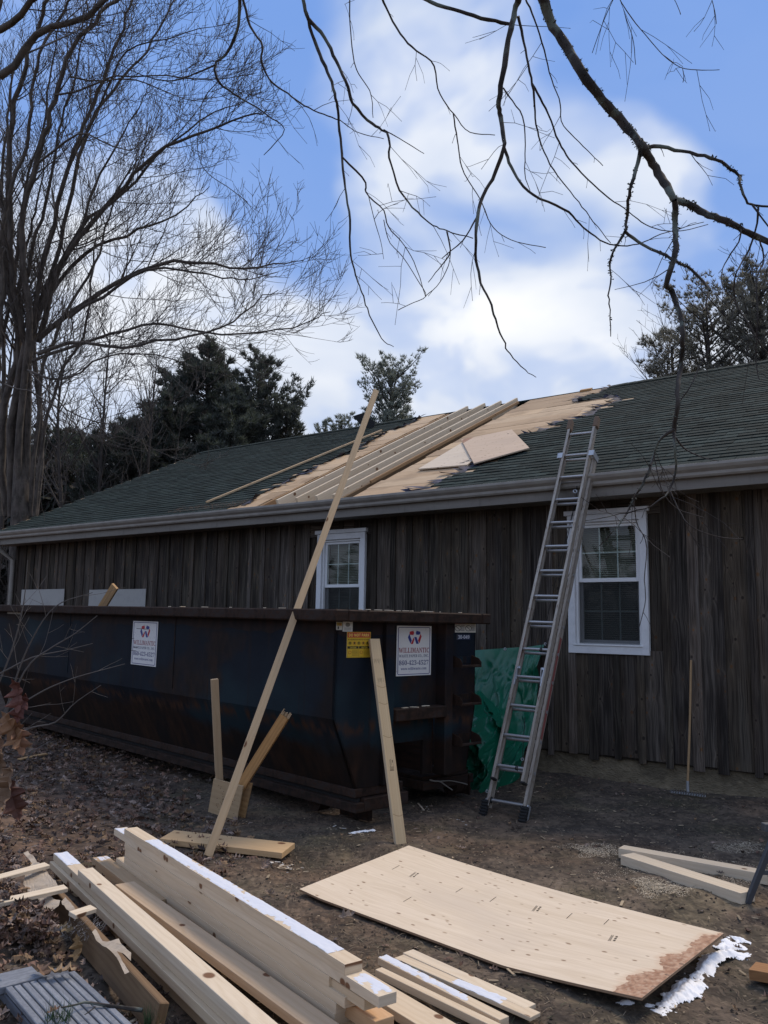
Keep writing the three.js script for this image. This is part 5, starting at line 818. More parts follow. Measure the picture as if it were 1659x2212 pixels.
function densify(g, n) { // split every triangle n times into four
  let p = g.index ? Array.from(g.toNonIndexed().attributes.position.array) : Array.from(g.attributes.position.array);
  for (let k = 0; k < n; k++) { const o = []; for (let i = 0; i < p.length; i += 9) { const v = [0, 3, 6].map((j) => [p[i + j], p[i + j + 1], p[i + j + 2]]); const m = (a, b) => [(a[0] + b[0]) / 2, (a[1] + b[1]) / 2, (a[2] + b[2]) / 2]; const a = m(v[0], v[1]), b = m(v[1], v[2]), c = m(v[2], v[0]); for (const t of [v[0], a, c, a, v[1], b, c, b, v[2], a, b, c]) o.push(...t); } p = o; }
  const q = new THREE.BufferGeometry(); q.setAttribute('position', new THREE.Float32BufferAttribute(p, 3)); return q;
}
// grey ribbed piece at the lower left corner
{
  const h = 0.10, A = ground0(...ZC(15, 1475), h), B = ground0(...ZC(700, 1345), h), C = ground0(...ZC(1250, 1853), h); const along = C.clone().sub(B).setY(0).normalize(), across = B.clone().sub(A).setY(0); across.addScaledVector(along, -across.dot(along)); const WID = across.length(); across.normalize();
  const g = thing('ribbed_panel', 'grey ribbed plastic panel lying among brown leaves in the lower left corner', 'panel', A.clone().setY(0)); g.quaternion.setFromRotationMatrix(new THREE.Matrix4().makeBasis(along, V(0, 1, 0), along.clone().cross(V(0, 1, 0))));
  const sg = across.dot(along.clone().cross(V(0, 1, 0))) > 0 ? 1 : -1; const n = 9, w = WID / n, s0 = 0.05, len = 1.05;
  for (let i = 0; i < n; i++) part(g, 'rib', boxAt(s0 + 0.002 * (i % 3), len, h - 0.022 - (i % 2) * 0.003, h - (i % 2) * 0.002, sg > 0 ? i * w + 0.003 : -(i + 1) * w + 0.003, sg > 0 ? (i + 1) * w - 0.003 : -i * w - 0.003, 0.003, 1, 0.4), M.greydeck);
  part(g, 'base', boxAt(-0.1, len, 0.03, h - 0.028, sg > 0 ? 0 : -WID, sg > 0 ? WID : 0, 0.004, 1, 0.4), std({ map: TX.greydeck, color: lin(0.5, 0.5, 0.52) })); part(g, 'end_strip', boxAt(-0.02, 0.045, h - 0.03, h + 0.004, sg > 0 ? -0.02 : -WID * 0.6, sg > 0 ? WID * 0.6 : 0.02, 0.003, 1, 0.4), M.greydeck); part(g, 'end_strip', boxAt(-0.13, -0.025, h - 0.03, h - 0.004, sg > 0 ? 0.01 : -WID * 0.55, sg > 0 ? WID * 0.55 : -0.01, 0.003, 1, 0.4), M.greydeck);
}

// ------------------------------------------------------------------ big plywood sheet on the ground, sagging, its near end lifted
{
  const c = [[647, 1920], [883, 1826], [1563, 2015], [1386, 2153]].map(([x, y], i) => ground0(x, y, i < 2 ? 0.03 : i === 2 ? 0.085 : 0.10)); const nu = 60, nv = 24, th = 0.013; const P = [], U = [], I = [];
  const pt = (u, v, low) => { const a = c[1].clone().lerp(c[2], u), b = c[0].clone().lerp(c[3], u); const p = a.clone().lerp(b, v); p.y -= 0.085 * Math.sin(Math.PI * Math.min(1, u * 0.98)) * (0.35 + 0.65 * v) * 0.80; p.y = Math.max(p.y, gy(p.x, p.z) * 0 + 0.018); p.y -= low; return p; };
  const rows = [0, th]; for (const low of rows) for (let j = 0; j <= nv; j++) for (let i = 0; i <= nu; i++) { const p = pt(i / nu, j / nv, low); P.push(p.x, p.y, p.z); U.push(i / nu, j / nv); }
  const id = (k, i, j) => k * (nu + 1) * (nv + 1) + j * (nu + 1) + i; for (let j = 0; j < nv; j++) for (let i = 0; i < nu; i++) { const a = id(0, i, j), b = id(0, i + 1, j), d = id(0, i + 1, j + 1), e = id(0, i, j + 1); I.push(a, e, b, b, e, d); const a1 = id(1, i, j), b1 = id(1, i + 1, j), d1 = id(1, i + 1, j + 1), e1 = id(1, i, j + 1); I.push(a1, b1, e1, b1, d1, e1); }
  const g = new THREE.BufferGeometry(); g.setAttribute('position', new THREE.Float32BufferAttribute(P, 3)); g.setAttribute('uv', new THREE.Float32BufferAttribute(U, 2)); g.setIndex(I); g.computeVertexNormals();
  const m = part(scene, 'plywood_sheet', g, M.ply); tag(m, 'large pale plywood sheet flat on the dirt with a rough brown right edge', 'plywood');
  const e = new Soup(); const edge = (f, n) => { for (let i = 0; i < n; i++) for (let k = 0; k < 4; k++) { const p0 = f(i / n), p1 = f((i + 1) / n); const a = pt(...p0, th * k / 4), b = pt(...p1, th * k / 4), d = pt(...p1, th * (k + 1) / 4), q = pt(...p0, th * (k + 1) / 4); const col = k % 2 ? [0.20, 0.12, 0.07] : [0.36, 0.25, 0.16]; e.quad(a, q, d, b, col); } }; edge((t) => [t, 1], 60); edge((t) => [t, 0], 60); edge((t) => [0, t], 24); edge((t) => [1, t], 24); part(m, 'veneer_edge', e.build(), M.vcol);
  // printed stamps
  rnd = RNG(5); const st = canvasTex(256, 128, (x, w, h) => { x.clearRect(0, 0, w, h); x.globalAlpha = 0.5; x.fillStyle = '#4a4238'; x.strokeStyle = '#4a4238'; x.lineWidth = 3; x.globalAlpha = 0.65; for (const q of [50, 104, 158]) { x.beginPath(); x.ellipse(q + 18, 44, 20, 13, 0, 0, 7); x.fill(); } x.fillRect(40, 76, 176, 5); x.fillRect(40, 94, 176, 5); x.globalAlpha = 0.35; x.fillRect(52, 83, 150, 9); });
  const mk = std({ map: st, transparent: true, roughness: 0.9 }); const ln = std({ color: lin(0.20, 0.165, 0.13), roughness: 0.9 });
  const on = (px, py) => { const d = ray(px, py); let k = (0.02 - CAM.y) / d.y; return d.multiplyScalar(k).add(CAM); };
  const uvOf = (p) => { let u = 0.5, v = 0.5; for (let i = 0; i < 60; i++) { const q = pt(u, v, 0); const du = pt(u + 1e-3, v, 0).sub(q).multiplyScalar(1e3), dv = pt(u, v + 1e-3, 0).sub(q).multiplyScalar(1e3); const e1 = p.x - q.x, e2 = p.z - q.z, D = du.x * dv.z - du.z * dv.x; u += (e1 * dv.z - e2 * dv.x) / D; v += (e2 * du.x - e1 * du.z) / D; } return [u, v]; };
  const printG = (u0, v0, ex, ey, w, h, nx = 1) => { const g = new THREE.PlaneGeometry(w, h, nx, 1); const p = g.attributes.position; for (let i = 0; i < p.count; i++) { const x = p.getX(i), y = p.getY(i); const q = pt(clamp(u0 + (ex[0] * x + ey[0] * y) / 2.44), clamp(v0 + (ex[1] * x + ey[1] * y) / 1.22), -0.0012); p.setXYZ(i, q.x, q.y, q.z); } return g; };
  for (const [px, py] of [[895, 1890], [1160, 1966], [1325, 2042]]) { const [u, v] = uvOf(on(px, py)); part(m, 'printed_stamp', printG(u, v, [0.2, 0.98], [0.98, -0.2], 0.15, 0.075), mk); }
  for (const [px, py] of [[855, 1875], [992, 1922], [1065, 1942], [1230, 1985], [1310, 2003], [880, 1942]]) { const [u, v] = uvOf(on(px, py)); part(m, 'printed_line', printG(u, v, [0.1, 1], [1, -0.1], 0.10, 0.004), ln); }
}
// two sawn timbers on sawdust at the right, a steel stand leg, a red-brown board
const ZR = (x, y) => [(2300 + x * 0.4364) * 0.5486, (3250 + y * 0.4364) * 0.5486];
{
  const tb = (label, l, r, h, t) => { const a0 = G(...ZR(...l[0]), h), a1 = G(...ZR(...l[1]), h), b0 = G(...ZR(...r[0]), h), b1 = G(...ZR(...r[1]), h); const a = a0.clone().add(a1).multiplyScalar(0.5), b = b0.clone().add(b1).multiplyScalar(0.5); const dv = b.clone().sub(a).normalize(); const wv = a1.clone().sub(a0); const w = wv.addScaledVector(dv, -wv.dot(dv)).length(); if (globalThis.DBG) console.log('timber', label, w, a.distanceTo(b)); a.y -= t / 2; b.y -= t / 2; return board('sawn_timber', label, 'timber', a, b, clamp(w, 0.06, 0.14), t, V(0, 1, 0), M.spruce, 'sawn timbers on sawdust'); };
  tb('farther of two short sawn timbers lying on sawdust behind the steel leg', [[305, 208], [362, 172]], [[1650, 452], [1690, 400]], 0.075, 0.07);
  tb('nearer of two short sawn timbers on sawdust, its end at the steel leg', [[345, 272], [430, 238]], [[1450, 622], [1500, 572]], 0.075, 0.07);
  const f = G(...ZR(1470, 705)); const st = thing('steel_stand', 'grey steel stand leg at the right edge beside the sawn timbers', 'stand', f);
  const dz = atDist(...ZR(1659, 230), (f.clone().sub(CAM).applyQuaternion(camQ.clone().invert())).z * -1).sub(f); const up = dz.clone(); const T = up.clone().multiplyScalar(1.45);
  const m = part(st, 'leg', boxG(T.length(), 0.04, 0.03, 0.004), M.steelgrey); place(m, V(0, 0, 0), T, V(0.2, 0.2, 1)); const b0 = up.clone().multiplyScalar(0.60); const m2 = part(st, 'cross_bar', boxG(0.7, 0.03, 0.025, 0.003), M.steelgrey); place(m2, b0, b0.clone().add(V(0.7, -0.02, -0.05)), V(0, 0, 1));
  const m3 = part(st, 'leg', boxG(T.length(), 0.04, 0.03, 0.004), M.steelgrey); place(m3, V(1.0, 0, -0.08), V(1.0, 0, -0.08).add(V(-T.x, T.y, T.z)), V(-0.2, 0.2, 1)); const m4 = part(st, 'top_bar', boxG(0.75, 0.05, 0.05, 0.004), M.steelgrey); place(m4, T.clone().add(V(-0.05, 0, 0)), T.clone().add(V(0.70 - T.x * 0.5, 0, -0.05)), V(0, 0, 1));
  const rb = (x, y, h) => G(...ZR(x, y), h); board('red_brown_board', 'reddish brown board end lying on the ground at the right edge', 'board', rb(1520, 1310, 0.05), rb(2300, 1450, 0.05), 0.13, 0.05, V(0, 1, 0), M.redbrown);
}
// loose strips by the sheet
const ZT = (x, y) => [(1450 + x * 0.422) * 0.5486, (3700 + y * 0.422) * 0.5486];
{
  rnd = RNG(88);
  const strip = (label, a, b, h0, h1, w, t, mat, frost, tilt = 0) => { const p = ground0(...ZT(...a), h0), q = ground0(...ZT(...b), h1); const m = board('wood_strip', label, 'strip', p, q, w, t, V(tilt, 1, tilt).normalize(), mat, undefined, 0.002); if (frost) frostOn(m, p.distanceTo(q), w, t, ...frost); return m; };
  strip('long wood strip nearest the plywood sheet with a brownish streak', [370, 122], [1515, 640], 0.05, 0.04, 0.075, 0.02, M.spruce);
  strip('wood strip with a dark bark edge between the streaked and the frosted strips', [290, 168], [1560, 720], 0.045, 0.04, 0.075, 0.018, M.spruceB, [0.45, 0.8, 61, 0.47]);
  strip('frosted wood strip beside the strip with the dark bark edge', [130, 185], [1270, 770], 0.055, 0.045, 0.06, 0.035, M.spruceB, [0.0, 0.75, 71, 0.40]);
  strip('narrow wood strip nearest the tall stack', [95, 300], [1330, 900], 0.05, 0.04, 0.045, 0.035, M.spruceB);
  const p = ground0(...ZT(305, 208), 0.052), q = ground0(...ZT(990, 590), 0.050); const bk = part(scene, 'bark_sliver', tube1(spline([p, p.clone().lerp(q, 0.3).add(V(0.004, 0.004, 0)), p.clone().lerp(q, 0.7).add(V(-0.004, 0, 0)), q], 0.03), 0.007, 0.002, 6, 0.4), M.bark); tag(bk, 'thin dark bark sliver along the middle wood strip', 'bark');
}
// snow by the plywood edge
{
  // wet old snow: a ragged crumbling strip, thin at its rims
  const mk = (px0, py0, px1, py1, wide, seed, lab, amp, thr) => { const a = G(px0, py0), b = G(px1, py1); const L = a.distanceTo(b), c = a.clone().add(b).multiplyScalar(0.5), W = wide * 3; const g = patchG(L * 1.3, W, Math.min(170, Math.round(L * 1.3 / 0.006)), Math.max(8, Math.round(W / 0.006)), (x, z) => { const zc = wide * 0.7 * (fbm(x * 5 + seed, 3, 3, seed) - 0.5) * 2; const hw = wide * (0.25 + 0.75 * fbm(x * 7 + seed * 3, 9, 3, seed + 4)); const d = 1 - Math.abs(z - zc) / hw, e = 1 - Math.abs(x) / (L * 0.6); const m = Math.min(d, e * 4); const n = fbm(x * 16 + seed, z * 16, 4, seed) - 0.5, n2 = fbm(x * 90, z * 90, 3, seed + 7) - 0.5; return (m * 0.5 + n * 1.5 - thr) * amp + n2 * amp * 0.30 * (m > -0.4 ? 1 : 0); }); const m = part(scene, 'snow', g, M.snow); m.position.set(c.x, c.y + 0.004, c.z); m.rotation.y = -Math.atan2(b.z - a.z, b.x - a.x); m.userData.kind = 'stuff'; return tag(m, lab, 'snow'); };
  mk(1440, 2172, 1572, 2046, 0.085, 7, 'ragged strip of white snow beside the brown edge of the large plywood sheet', 0.035, 0.02);
  mk(1320, 2166, 1380, 2170, 0.035, 17, 'small crumb of snow near the lifted corner of the plywood sheet', 0.02, 0.22);
  mk(1598, 2075, 1632, 2062, 0.05, 27, 'small snow patch beside the red brown board', 0.02, 0.2);
  mk(755, 1800, 805, 1797, 0.035, 37, 'thin snow scrap on the dirt left of the pencil marked stud', 0.02, 0.12);
}
// rake
{
  const top = onWall(1492.5, 1426, 0.09), bot = G(1485.5, 1706, 0.05); const g = thing('garden_rake', 'garden rake with worn wooden handle standing teeth outward against the house wall', 'rake', bot.clone().setY(0)); const o = V(0, bot.y, 0), t = top.clone().sub(bot).setY(top.y);
  part(g, 'handle', tube1(spline([o.clone().add(V(0, 0.05, 0)), o.clone().lerp(t, 0.5).add(V(0.004, 0, 0)), t], 0.2), 0.013, 0.012, 10), std({ map: TX.spruce, color: lin(0.55, 0.42, 0.28), roughness: 0.6 }));
  part(g, 'ferrule', tube1([o.clone().add(V(0, -0.02, 0)), o.clone().add(V(0, 0.09, 0))], 0.016, 0.015, 10), M.galv);
  const l = G(1447, 1710, 0.03).sub(g.position), r = G(1524, 1720, 0.03).sub(g.position); const hb = part(g, 'head_bar', boxG(l.distanceTo(r), 0.02, 0.012, 0.003), M.galv); place(hb, l, r, V(0, 0.3, 1));  for (let i = 0; i < 14; i++) { const p = l.clone().lerp(r, (i + 0.5) / 14); const c = new THREE.ConeGeometry(0.011, 0.075, 6); const m = part(g, 'tine', c, M.rung); m.position.copy(p).add(V(-0.006, 0.022, 0.028)); m.rotation.set(0.85, 0, 0); }
}
// tarp hung between the container and the wall
{
  const ctl = [ // rows top to bottom: [px, py, out from wall]
    [[985, 1408, 0.10], [1035, 1404, 0.09], [1090, 1400, 0.09], [1140, 1397, 0.08], [1176, 1392, 0.06]],
    [[985, 1470, 0.22], [1035, 1468, 0.26], [1090, 1460, 0.20], [1135, 1458, 0.14], [1166, 1455, 0.10]],
    [[985, 1540, 0.50], [1035, 1530, 0.55], [1085, 1530, 0.42], [1128, 1528, 0.30], [1158, 1528, 0.22]],
    [[985, 1600, 0.80], [1030, 1596, 0.85], [1080, 1592, 0.72], [1122, 1590, 0.52], [1150, 1590, 0.42]],
    [[985, 1650, 1.02], [1022, 1652, 1.06], [1070, 1650, 0.98], [1106, 1646, 0.82], [1136, 1640, 0.66]],
    [[985, 1688, 1.10], [1012, 1702, 1.14], [1060, 1712, 1.08], [1090, 1706, 0.95], [1116, 1682, 0.80]],
  ];
  const ev = (C, u, v) => { const R = C.length - 1, S = C[0].length - 1; const y = v * R, x = u * S; const j = Math.min(R - 1, Math.floor(y)), i = Math.min(S - 1, Math.floor(x)); const fy = y - j, fx = x - i; return [0, 1, 2].map((k) => mix(mix(C[j][i][k], C[j][i + 1][k], fx), mix(C[j + 1][i][k], C[j + 1][i + 1][k], fx), fy)); };
  // hanging plastic: long soft folds fanning from the fixing, with a few sharp creases
  const sheet = (C, nu, nv, fold, seed, fan) => { const g = new THREE.PlaneGeometry(1, 1, nu, nv); const p = g.attributes.position, u = g.attributes.uv; for (let i = 0; i < p.count; i++) { const a = u.getX(i), b = 1 - u.getY(i); const [px, py, o] = ev(C, a, b); const q = onWall(px, py, o); const edge = Math.min(1, b * 6); const dir = (a - 1) * fan[0] + b * fan[1] + 0.5 * (fbm(a * 1.6 + seed, b * 1.6, 2, seed) - 0.5) * fan[2]; const soft = Math.pow(0.5 + 0.5 * Math.sin(dir * 6.283), 1.6) - 0.45; const c1 = fbm(a * 2.6 + seed, b * 2.2 + a, 2, seed + 4); const crease = 1 - Math.min(1, Math.abs(c1 - 0.5) * 9); const c2 = fbm(a * 5 + b * 3, b * 4 - a * 2, 2, seed + 8), crease2 = 1 - Math.min(1, Math.abs(c2 - 0.5) * 7); const f = fold * edge * (soft * 0.9 + (crease * 0.33 + crease2 * 0.30) * fan[3] + (1 - Math.min(1, Math.abs(fbm(a * 10 + b * 5, b * 8 - a * 4, 2, seed + 12) - 0.5) * 6)) * 0.16 * fan[3]); q.addScaledVector(N3, f); p.setXYZ(i, q.x, q.y, q.z); u.setXY(i, a * 1.4, b * 1.6); } g.computeVertexNormals(); return g; };
  const t = thing('green_tarp', 'crumpled green plastic tarp hung on the house wall behind the ladder', 'tarp', V(0, 0, 0));
  part(t, 'sheet', sheet(ctl, 90, 110, 0.15, 3, [1.0, 1.7, 1.2, 1]), M.tarp);
  const c2 = [ // the bunched lower fold in front
    [[1030, 1492, 0.72], [1038, 1492, 0.72], [1052, 1508, 0.70], [1066, 1518, 0.66]],
    [[1000, 1545, 0.95], [1035, 1545, 1.0], [1075, 1552, 0.95], [1098, 1560, 0.86]],
    [[995, 1600, 1.12], [1030, 1605, 1.2], [1075, 1600, 1.1], [1112, 1600, 0.96]],
    [[1000, 1650, 1.24], [1030, 1660, 1.28], [1062, 1655, 1.22], [1090, 1650, 1.1]],
    [[1008, 1690, 1.30], [1028, 1704, 1.32], [1050, 1716, 1.30], [1068, 1722, 1.24]],
  ];
  part(t, 'front_fold', sheet(c2, 80, 90, 0.18, 11, [1.6, -1.3, 2.2, 1.5]), M.tarp);
  for (const [px, py, o] of [[1052, 1709, 1.38], [1178, 1391, 0.075], [1128, 1640, 0.78], [1091, 1402, 0.10]]) { const r = new THREE.TorusGeometry(0.013, 0.005, 8, 18); const m = part(t, 'eyelet', r, M.galv); m.position.copy(onWall(px, py, o)); m.quaternion.setFromUnitVectors(V(0, 0, 1), CAM.clone().sub(m.position).normalize()); }
  part(t, 'cord', tube1(spline([onWall(1128, 1640, 0.78), onWall(1131, 1590, 0.62), onWall(1134, 1548, 0.5)], 0.05), 0.004, 0.004, 5), M.black);
}
// a board end sticking out of the container
{ const a = atDist(228, 1300, 11.3), b = atDist(249, 1266, 11.2); board('scrap_board', 'short end of an old board poking above the dumpster rim', 'board', a.clone().add(a.clone().sub(b).multiplyScalar(3)), b, 0.11, 0.04, V(0.2, 0.5, 1).normalize(), M.oldlight); }

// ------------------------------------------------------------------ trees
// side branches grown from a limb: they leave at a sharp angle, sweep on and turn up at the tips
function grow(T, pts, r0, level, o) {
  const L = pts.reduce((s, p, i) => i ? s + p.distanceTo(pts[i - 1]) : 0, 0); const n = Math.round(L * o.dens[level] * rr(0.8, 1.2));
  for (let k = 0; k < n; k++) {
    const f = mix(o.from[level], 0.98, rnd()); const x = f * (pts.length - 1), i = Math.min(pts.length - 2, Math.floor(x)); const p = pts[i].clone().lerp(pts[i + 1], x - i); const d = pts[i + 1].clone().sub(pts[i]).normalize();
    let side = V(rr(-1, 1), rr(-0.7, 1), rr(-1, 1)); side.addScaledVector(d, -side.dot(d)).normalize();
    const len = o.len[level] * rr(0.45, 1.2) * (1 - 0.55 * f); const v = d.clone().multiplyScalar(rr(0.6, 1.0)).addScaledVector(side, rr(0.5, 0.95)).normalize(); const q = [p.clone()]; const seg = o.seg[level]; let cur = p.clone();
    for (let s = 0; s < seg; s++) { v.add(V(rr(-1, 1), rr(-1, 1), rr(-1, 1)).multiplyScalar(o.wob)).add(V(0, o.lift[level] / seg, 0)).normalize(); cur = cur.clone().addScaledVector(v, len / seg); q.push(cur); }
    const r = Math.max(o.rmin, r0 * (1 - 0.7 * f) * o.rk[level]);
    T.add(q, r, Math.max(o.rmin * 0.6, r * 0.25), level === 0 ? 5 : 3, 0, false);
    if (level + 1 < o.dens.length) grow(T, q, r, level + 1, o);
  }
}
// ---- the big many-stemmed bare tree left of the house
{
  rnd = RNG(314);
  const t = thing('bare_tree', 'large many-stemmed bare tree fanning its branches over the left end of the house', 'tree', V(-8.0, 0, -18.2)); const off = t.position;
  // limbs as seen (photograph / 2 units), the distance of their foot and of their tip, and their thickness in the picture
  const limbs = [
    [[[110, 1500], [95, 1420], [60, 1250], [45, 1000], [40, 700], [60, 450], [100, 330], [140, 180], [180, 60], [215, -60]], 18.6, 17, 46, 22],
    [[[130, 1440], [105, 1200], [95, 950], [150, 740], [200, 560], [245, 400], [310, 220], [400, 100], [500, 0], [560, -60]], 18.4, 16.2, 44, 20],
    [[[140, 1460], [170, 1200], [225, 1000], [290, 740], [350, 580], [420, 400], [480, 250], [540, 90], [590, -50]], 18.5, 17.5, 38, 14],
    [[[150, 1440], [220, 1180], [285, 950], [340, 700], [385, 560], [455, 430], [540, 330], [640, 210], [720, 60], [760, -40]], 18.6, 19.2, 34, 10],
    [[[80, 1440], [35, 1200], [20, 950], [-20, 700], [-40, 400], [-20, 100], [10, -60]], 18.8, 18, 48, 26],
    [[[10, 1250], [5, 1000], [60, 780], [120, 590], [140, 400], [170, 240], [270, 60], [330, -50]], 17.9, 16.5, 26, 14],
    [[[165, 1480], [250, 1180], [380, 985], [520, 820], [650, 690], [800, 600], [960, 535], [1110, 490], [1170, 480]], 18.6, 17.2, 36, 5],
    [[[160, 1470], [330, 1335], [500, 1230], [640, 1160], [760, 1125], [900, 1140], [1060, 1160], [1210, 1140], [1310, 1125]], 18.4, 16.2, 30, 4],
    [[[300, 1370], [480, 1260], [640, 1165], [820, 1175], [960, 1200], [1060, 1210], [1200, 1180]], 17.8, 16.4, 18, 4],
    [[[200, 1300], [330, 1130], [470, 1050], [600, 990], [720, 945], [840, 860], [900, 800]], 18.8, 18, 22, 4],
    [[[250, 1160], [360, 960], [480, 880], [600, 770], [700, 640], [820, 560], [960, 470], [1060, 430]], 19, 18.6, 22, 4],
    [[[165, 1530], [330, 1480], [520, 1500], [700, 1470], [880, 1440], [1010, 1380], [1120, 1290], [1200, 1255]], 17.6, 15.8, 20, 4],
    [[[140, 1560], [300, 1500], [480, 1445], [640, 1400], [800, 1420], [1000, 1450], [1200, 1430], [1360, 1380], [1420, 1345]], 18, 16, 18, 4],
    [[[120, 1600], [260, 1640], [420, 1560], [560, 1520], [700, 1540], [840, 1590]], 17.2, 15.6, 14, 4],
    [[[240, 410], [320, 395], [470, 345], [620, 325], [760, 335], [930, 345], [1010, 345], [1110, 315]], 17, 16, 12, 4],
    [[[300, 330], [440, 350], [570, 345], [660, 370], [760, 420], [860, 445], [960, 435]], 17.2, 16.4, 10, 3],
    [[[170, 700], [240, 650], [320, 590], [380, 580], [450, 620], [540, 650], [590, 640]], 17, 16, 13, 6],
    [[[290, 740], [380, 560], [440, 430], [500, 300], [570, 210], [700, 170], [850, 130], [980, 100]], 18.2, 17.6, 16, 3],
    [[[130, 1610], [220, 1700], [330, 1800], [440, 1830], [520, 1850], [600, 1900]], 15.5, 14.2, 9, 3],
    [[[20, 1660], [120, 1690], [250, 1760], [330, 1840], [400, 1890], [470, 1870]], 15, 13.8, 9, 3],
    [[[60, 2230], [70, 1800], [80, 1450], [130, 1150], [190, 900], [230, 700], [260, 520], [330, 330], [360, 180], [420, 30]], 18.7, 18, 26, 6], [[[100, 2230], [120, 1800], [150, 1450], [240, 1180], [330, 1040], [420, 800], [500, 640], [560, 520], [640, 400]], 18.6, 18, 26, 5], [[[130, 2230], [160, 1850], [190, 1560], [260, 1420], [360, 1220], [440, 1060], [480, 900], [560, 740], [660, 600]], 18.4, 17.4, 24, 4], [[[20, 2230], [10, 1800], [20, 1450], [70, 1150], [100, 900], [120, 760], [200, 500], [220, 300], [260, 100]], 18.9, 18.6, 26, 8], [[[150, 2230], [190, 1900], [250, 1640], [370, 1420], [400, 1150], [410, 1000], [430, 850]], 18.2, 17.6, 22, 4], [[[-20, 2230], [-10, 1700], [0, 1400], [30, 1100], [10, 800], [30, 560], [60, 300]], 19.2, 19, 28, 12], [[[90, 2230], [90, 1900], [110, 1600], [80, 1300], [130, 1000], [170, 850], [200, 640]], 18.9, 18.4, 24, 8],
    [[[0, 130], [100, 60], [190, -20]], 13.5, 13, 42, 40], [[[0, 330], [90, 250], [170, 150], [280, 100], [400, 60], [500, -40]], 13.8, 13.2, 46, 36],
  ];
  limbs.slice(0, 6).forEach(([pl], i) => { const x0 = [20, 60, 110, 190, -30, -60][i]; pl.unshift([x0 * 0.6 + 40, 2230], [mix(x0, pl[0][0], 0.35), 1850]); });
  const tw = new Tubes(), tw2 = new Tubes();
  limbs.forEach(([pl, d0, d1, w0, w1], li) => {
    const n = pl.length, raw = pl.map(([x, y], i) => atDist(x * 0.5, y * 0.5, mix(d0, d1, i / (n - 1))).sub(off)); const pts = spline(raw, 0.35); for (let i = 1; i < pts.length; i++) pts[i].add(V(rr(-0.03, 0.03), rr(-0.03, 0.03), rr(-0.05, 0.05)));
    const k = d0 / FOC * (w0 > 30 ? 0.18 : 0.205); part(t, 'limb', tube1(pts, w0 * k, w1 * k * 0.8, w0 > 20 ? 9 : 6, 0.06), M.bark2);
    const lean = li >= 6 ? 1 : 0.8; grow(li % 2 ? tw : tw2, pts, w0 * k * 0.75, 0, { dens: [w0 > 20 ? 2.4 : 3.3, 4.3, 4.8], from: [li < 6 ? 0.16 : 0.14, 0.12, 0.12], len: [2.5 * lean, 1.1, 0.52], seg: [6, 4, 3], lift: [0.5, 0.45, 0.35], rk: [0.42, 0.5, 0.5], rmin: 0.0050, wob: 0.10 });
  });
  // the trunk foot down to the ground
  part(t, 'trunk', tube1(spline([V(0.35, -0.2, 0.3), V(0.2, 1.2, 0.1), atDist(48, 980, 18.5).sub(off), atDist(52, 860, 18.5).sub(off)], 0.3), (f) => 0.30 - 0.20 * f, 0, 12, 0.08), M.bark2);
  part(t, 'twigs', tw.build(), M.paletwig).userData.kind = 'stuff'; part(t, 'twigs', tw2.build(), M.paletwig).userData.kind = 'stuff';
}
// ---- conifers beyond the house
function pine(name, label, px, baseDist, topPx, widthPx, o) {
  const top = atDist(px, topPx, baseDist), H = top.y - gy(top.x, top.z), base = V(top.x, gy(top.x, top.z) - 0.1, top.z), R = widthPx * baseDist / FOC / 2;
  const t = thing(name, label, 'tree', base, o.group); const S = new Soup(), B = new Tubes();
  part(t, 'trunk', tube1(spline([V(0, 0, 0), V(0.1, H * 0.5, 0), V(0, H, 0)], 1), (f) => (0.022 * H) * (1 - f) + 0.03, 0, 8), M.distbark);
  const y0 = o.from * H;
  for (let y = y0; y < H - 0.1; y += o.step * rr(0.7, 1.3)) {
    const f = (y - y0) / (H - y0); const prof = o.prof(f) * R; const nb = Math.round(o.nb * rr(0.7, 1.3)); const ph = rnd() * 6.28;
    for (let b = 0; b < nb; b++) {
      const a = ph + b / nb * 6.283 + rr(-0.35, 0.35), len = prof * rr(0.45, 1.15) + 0.12; if (rnd() < o.gap) continue; const d = V(Math.cos(a), o.rise * rr(0.4, 1.3) + 0.35 * f, Math.sin(a)).normalize(); let cur = V(0, y + rr(-0.6, 0.6) * o.step * 1.6, 0); const q = [cur]; const v = d.clone();
      for (let s = 0; s < 4; s++) { v.add(V(rr(-0.1, 0.1), 0.10, rr(-0.1, 0.1))).normalize(); cur = cur.clone().addScaledVector(v, len / 4); q.push(cur); } B.add(q, 0.012 * len + 0.012, 0.006, 4, 0, false);
      const nt = Math.max(3, Math.round(len * o.tufts));
      for (let k = 0; k < nt; k++) {
        const g = mix(0.25, 1.05, Math.sqrt(rnd())) * 3.99, i = Math.min(3, Math.floor(g)); const p = q[i].clone().lerp(q[i + 1], Math.min(1, g - i)); const spread = 0.24 * len * (1.15 - g / 5); p.add(V(rr(-1, 1) * spread, rr(-0.5, 0.9) * spread * 0.7, rr(-1, 1) * spread));
        const col = mul3(o.col, rr(0.6, 1.35)); const ax = v.clone().add(V(rr(-0.5, 0.5), rr(0.0, 0.9), rr(-0.5, 0.5))).normalize();
        for (let m = 0; m < o.needles; m++) { const dd = ax.clone().multiplyScalar(0.8).add(V(rr(-1, 1), rr(-0.8, 1), rr(-1, 1)).multiplyScalar(0.75)).normalize().multiplyScalar(o.size * rr(0.6, 1.2)); const w = V(rr(-1, 1), rr(-1, 1), rr(-1, 1)).cross(dd).normalize().multiplyScalar(o.size * o.fat); S.tri(p.clone().add(w), p.clone().sub(w), p.clone().add(dd), col); }
      }
    }
  }
  const m = part(t, 'crown', S.build(), o.mat || M.needleV); m.userData.kind = 'stuff'; part(t, 'branches', B.build(), M.distbark).userData.kind = 'stuff'; return t;
}
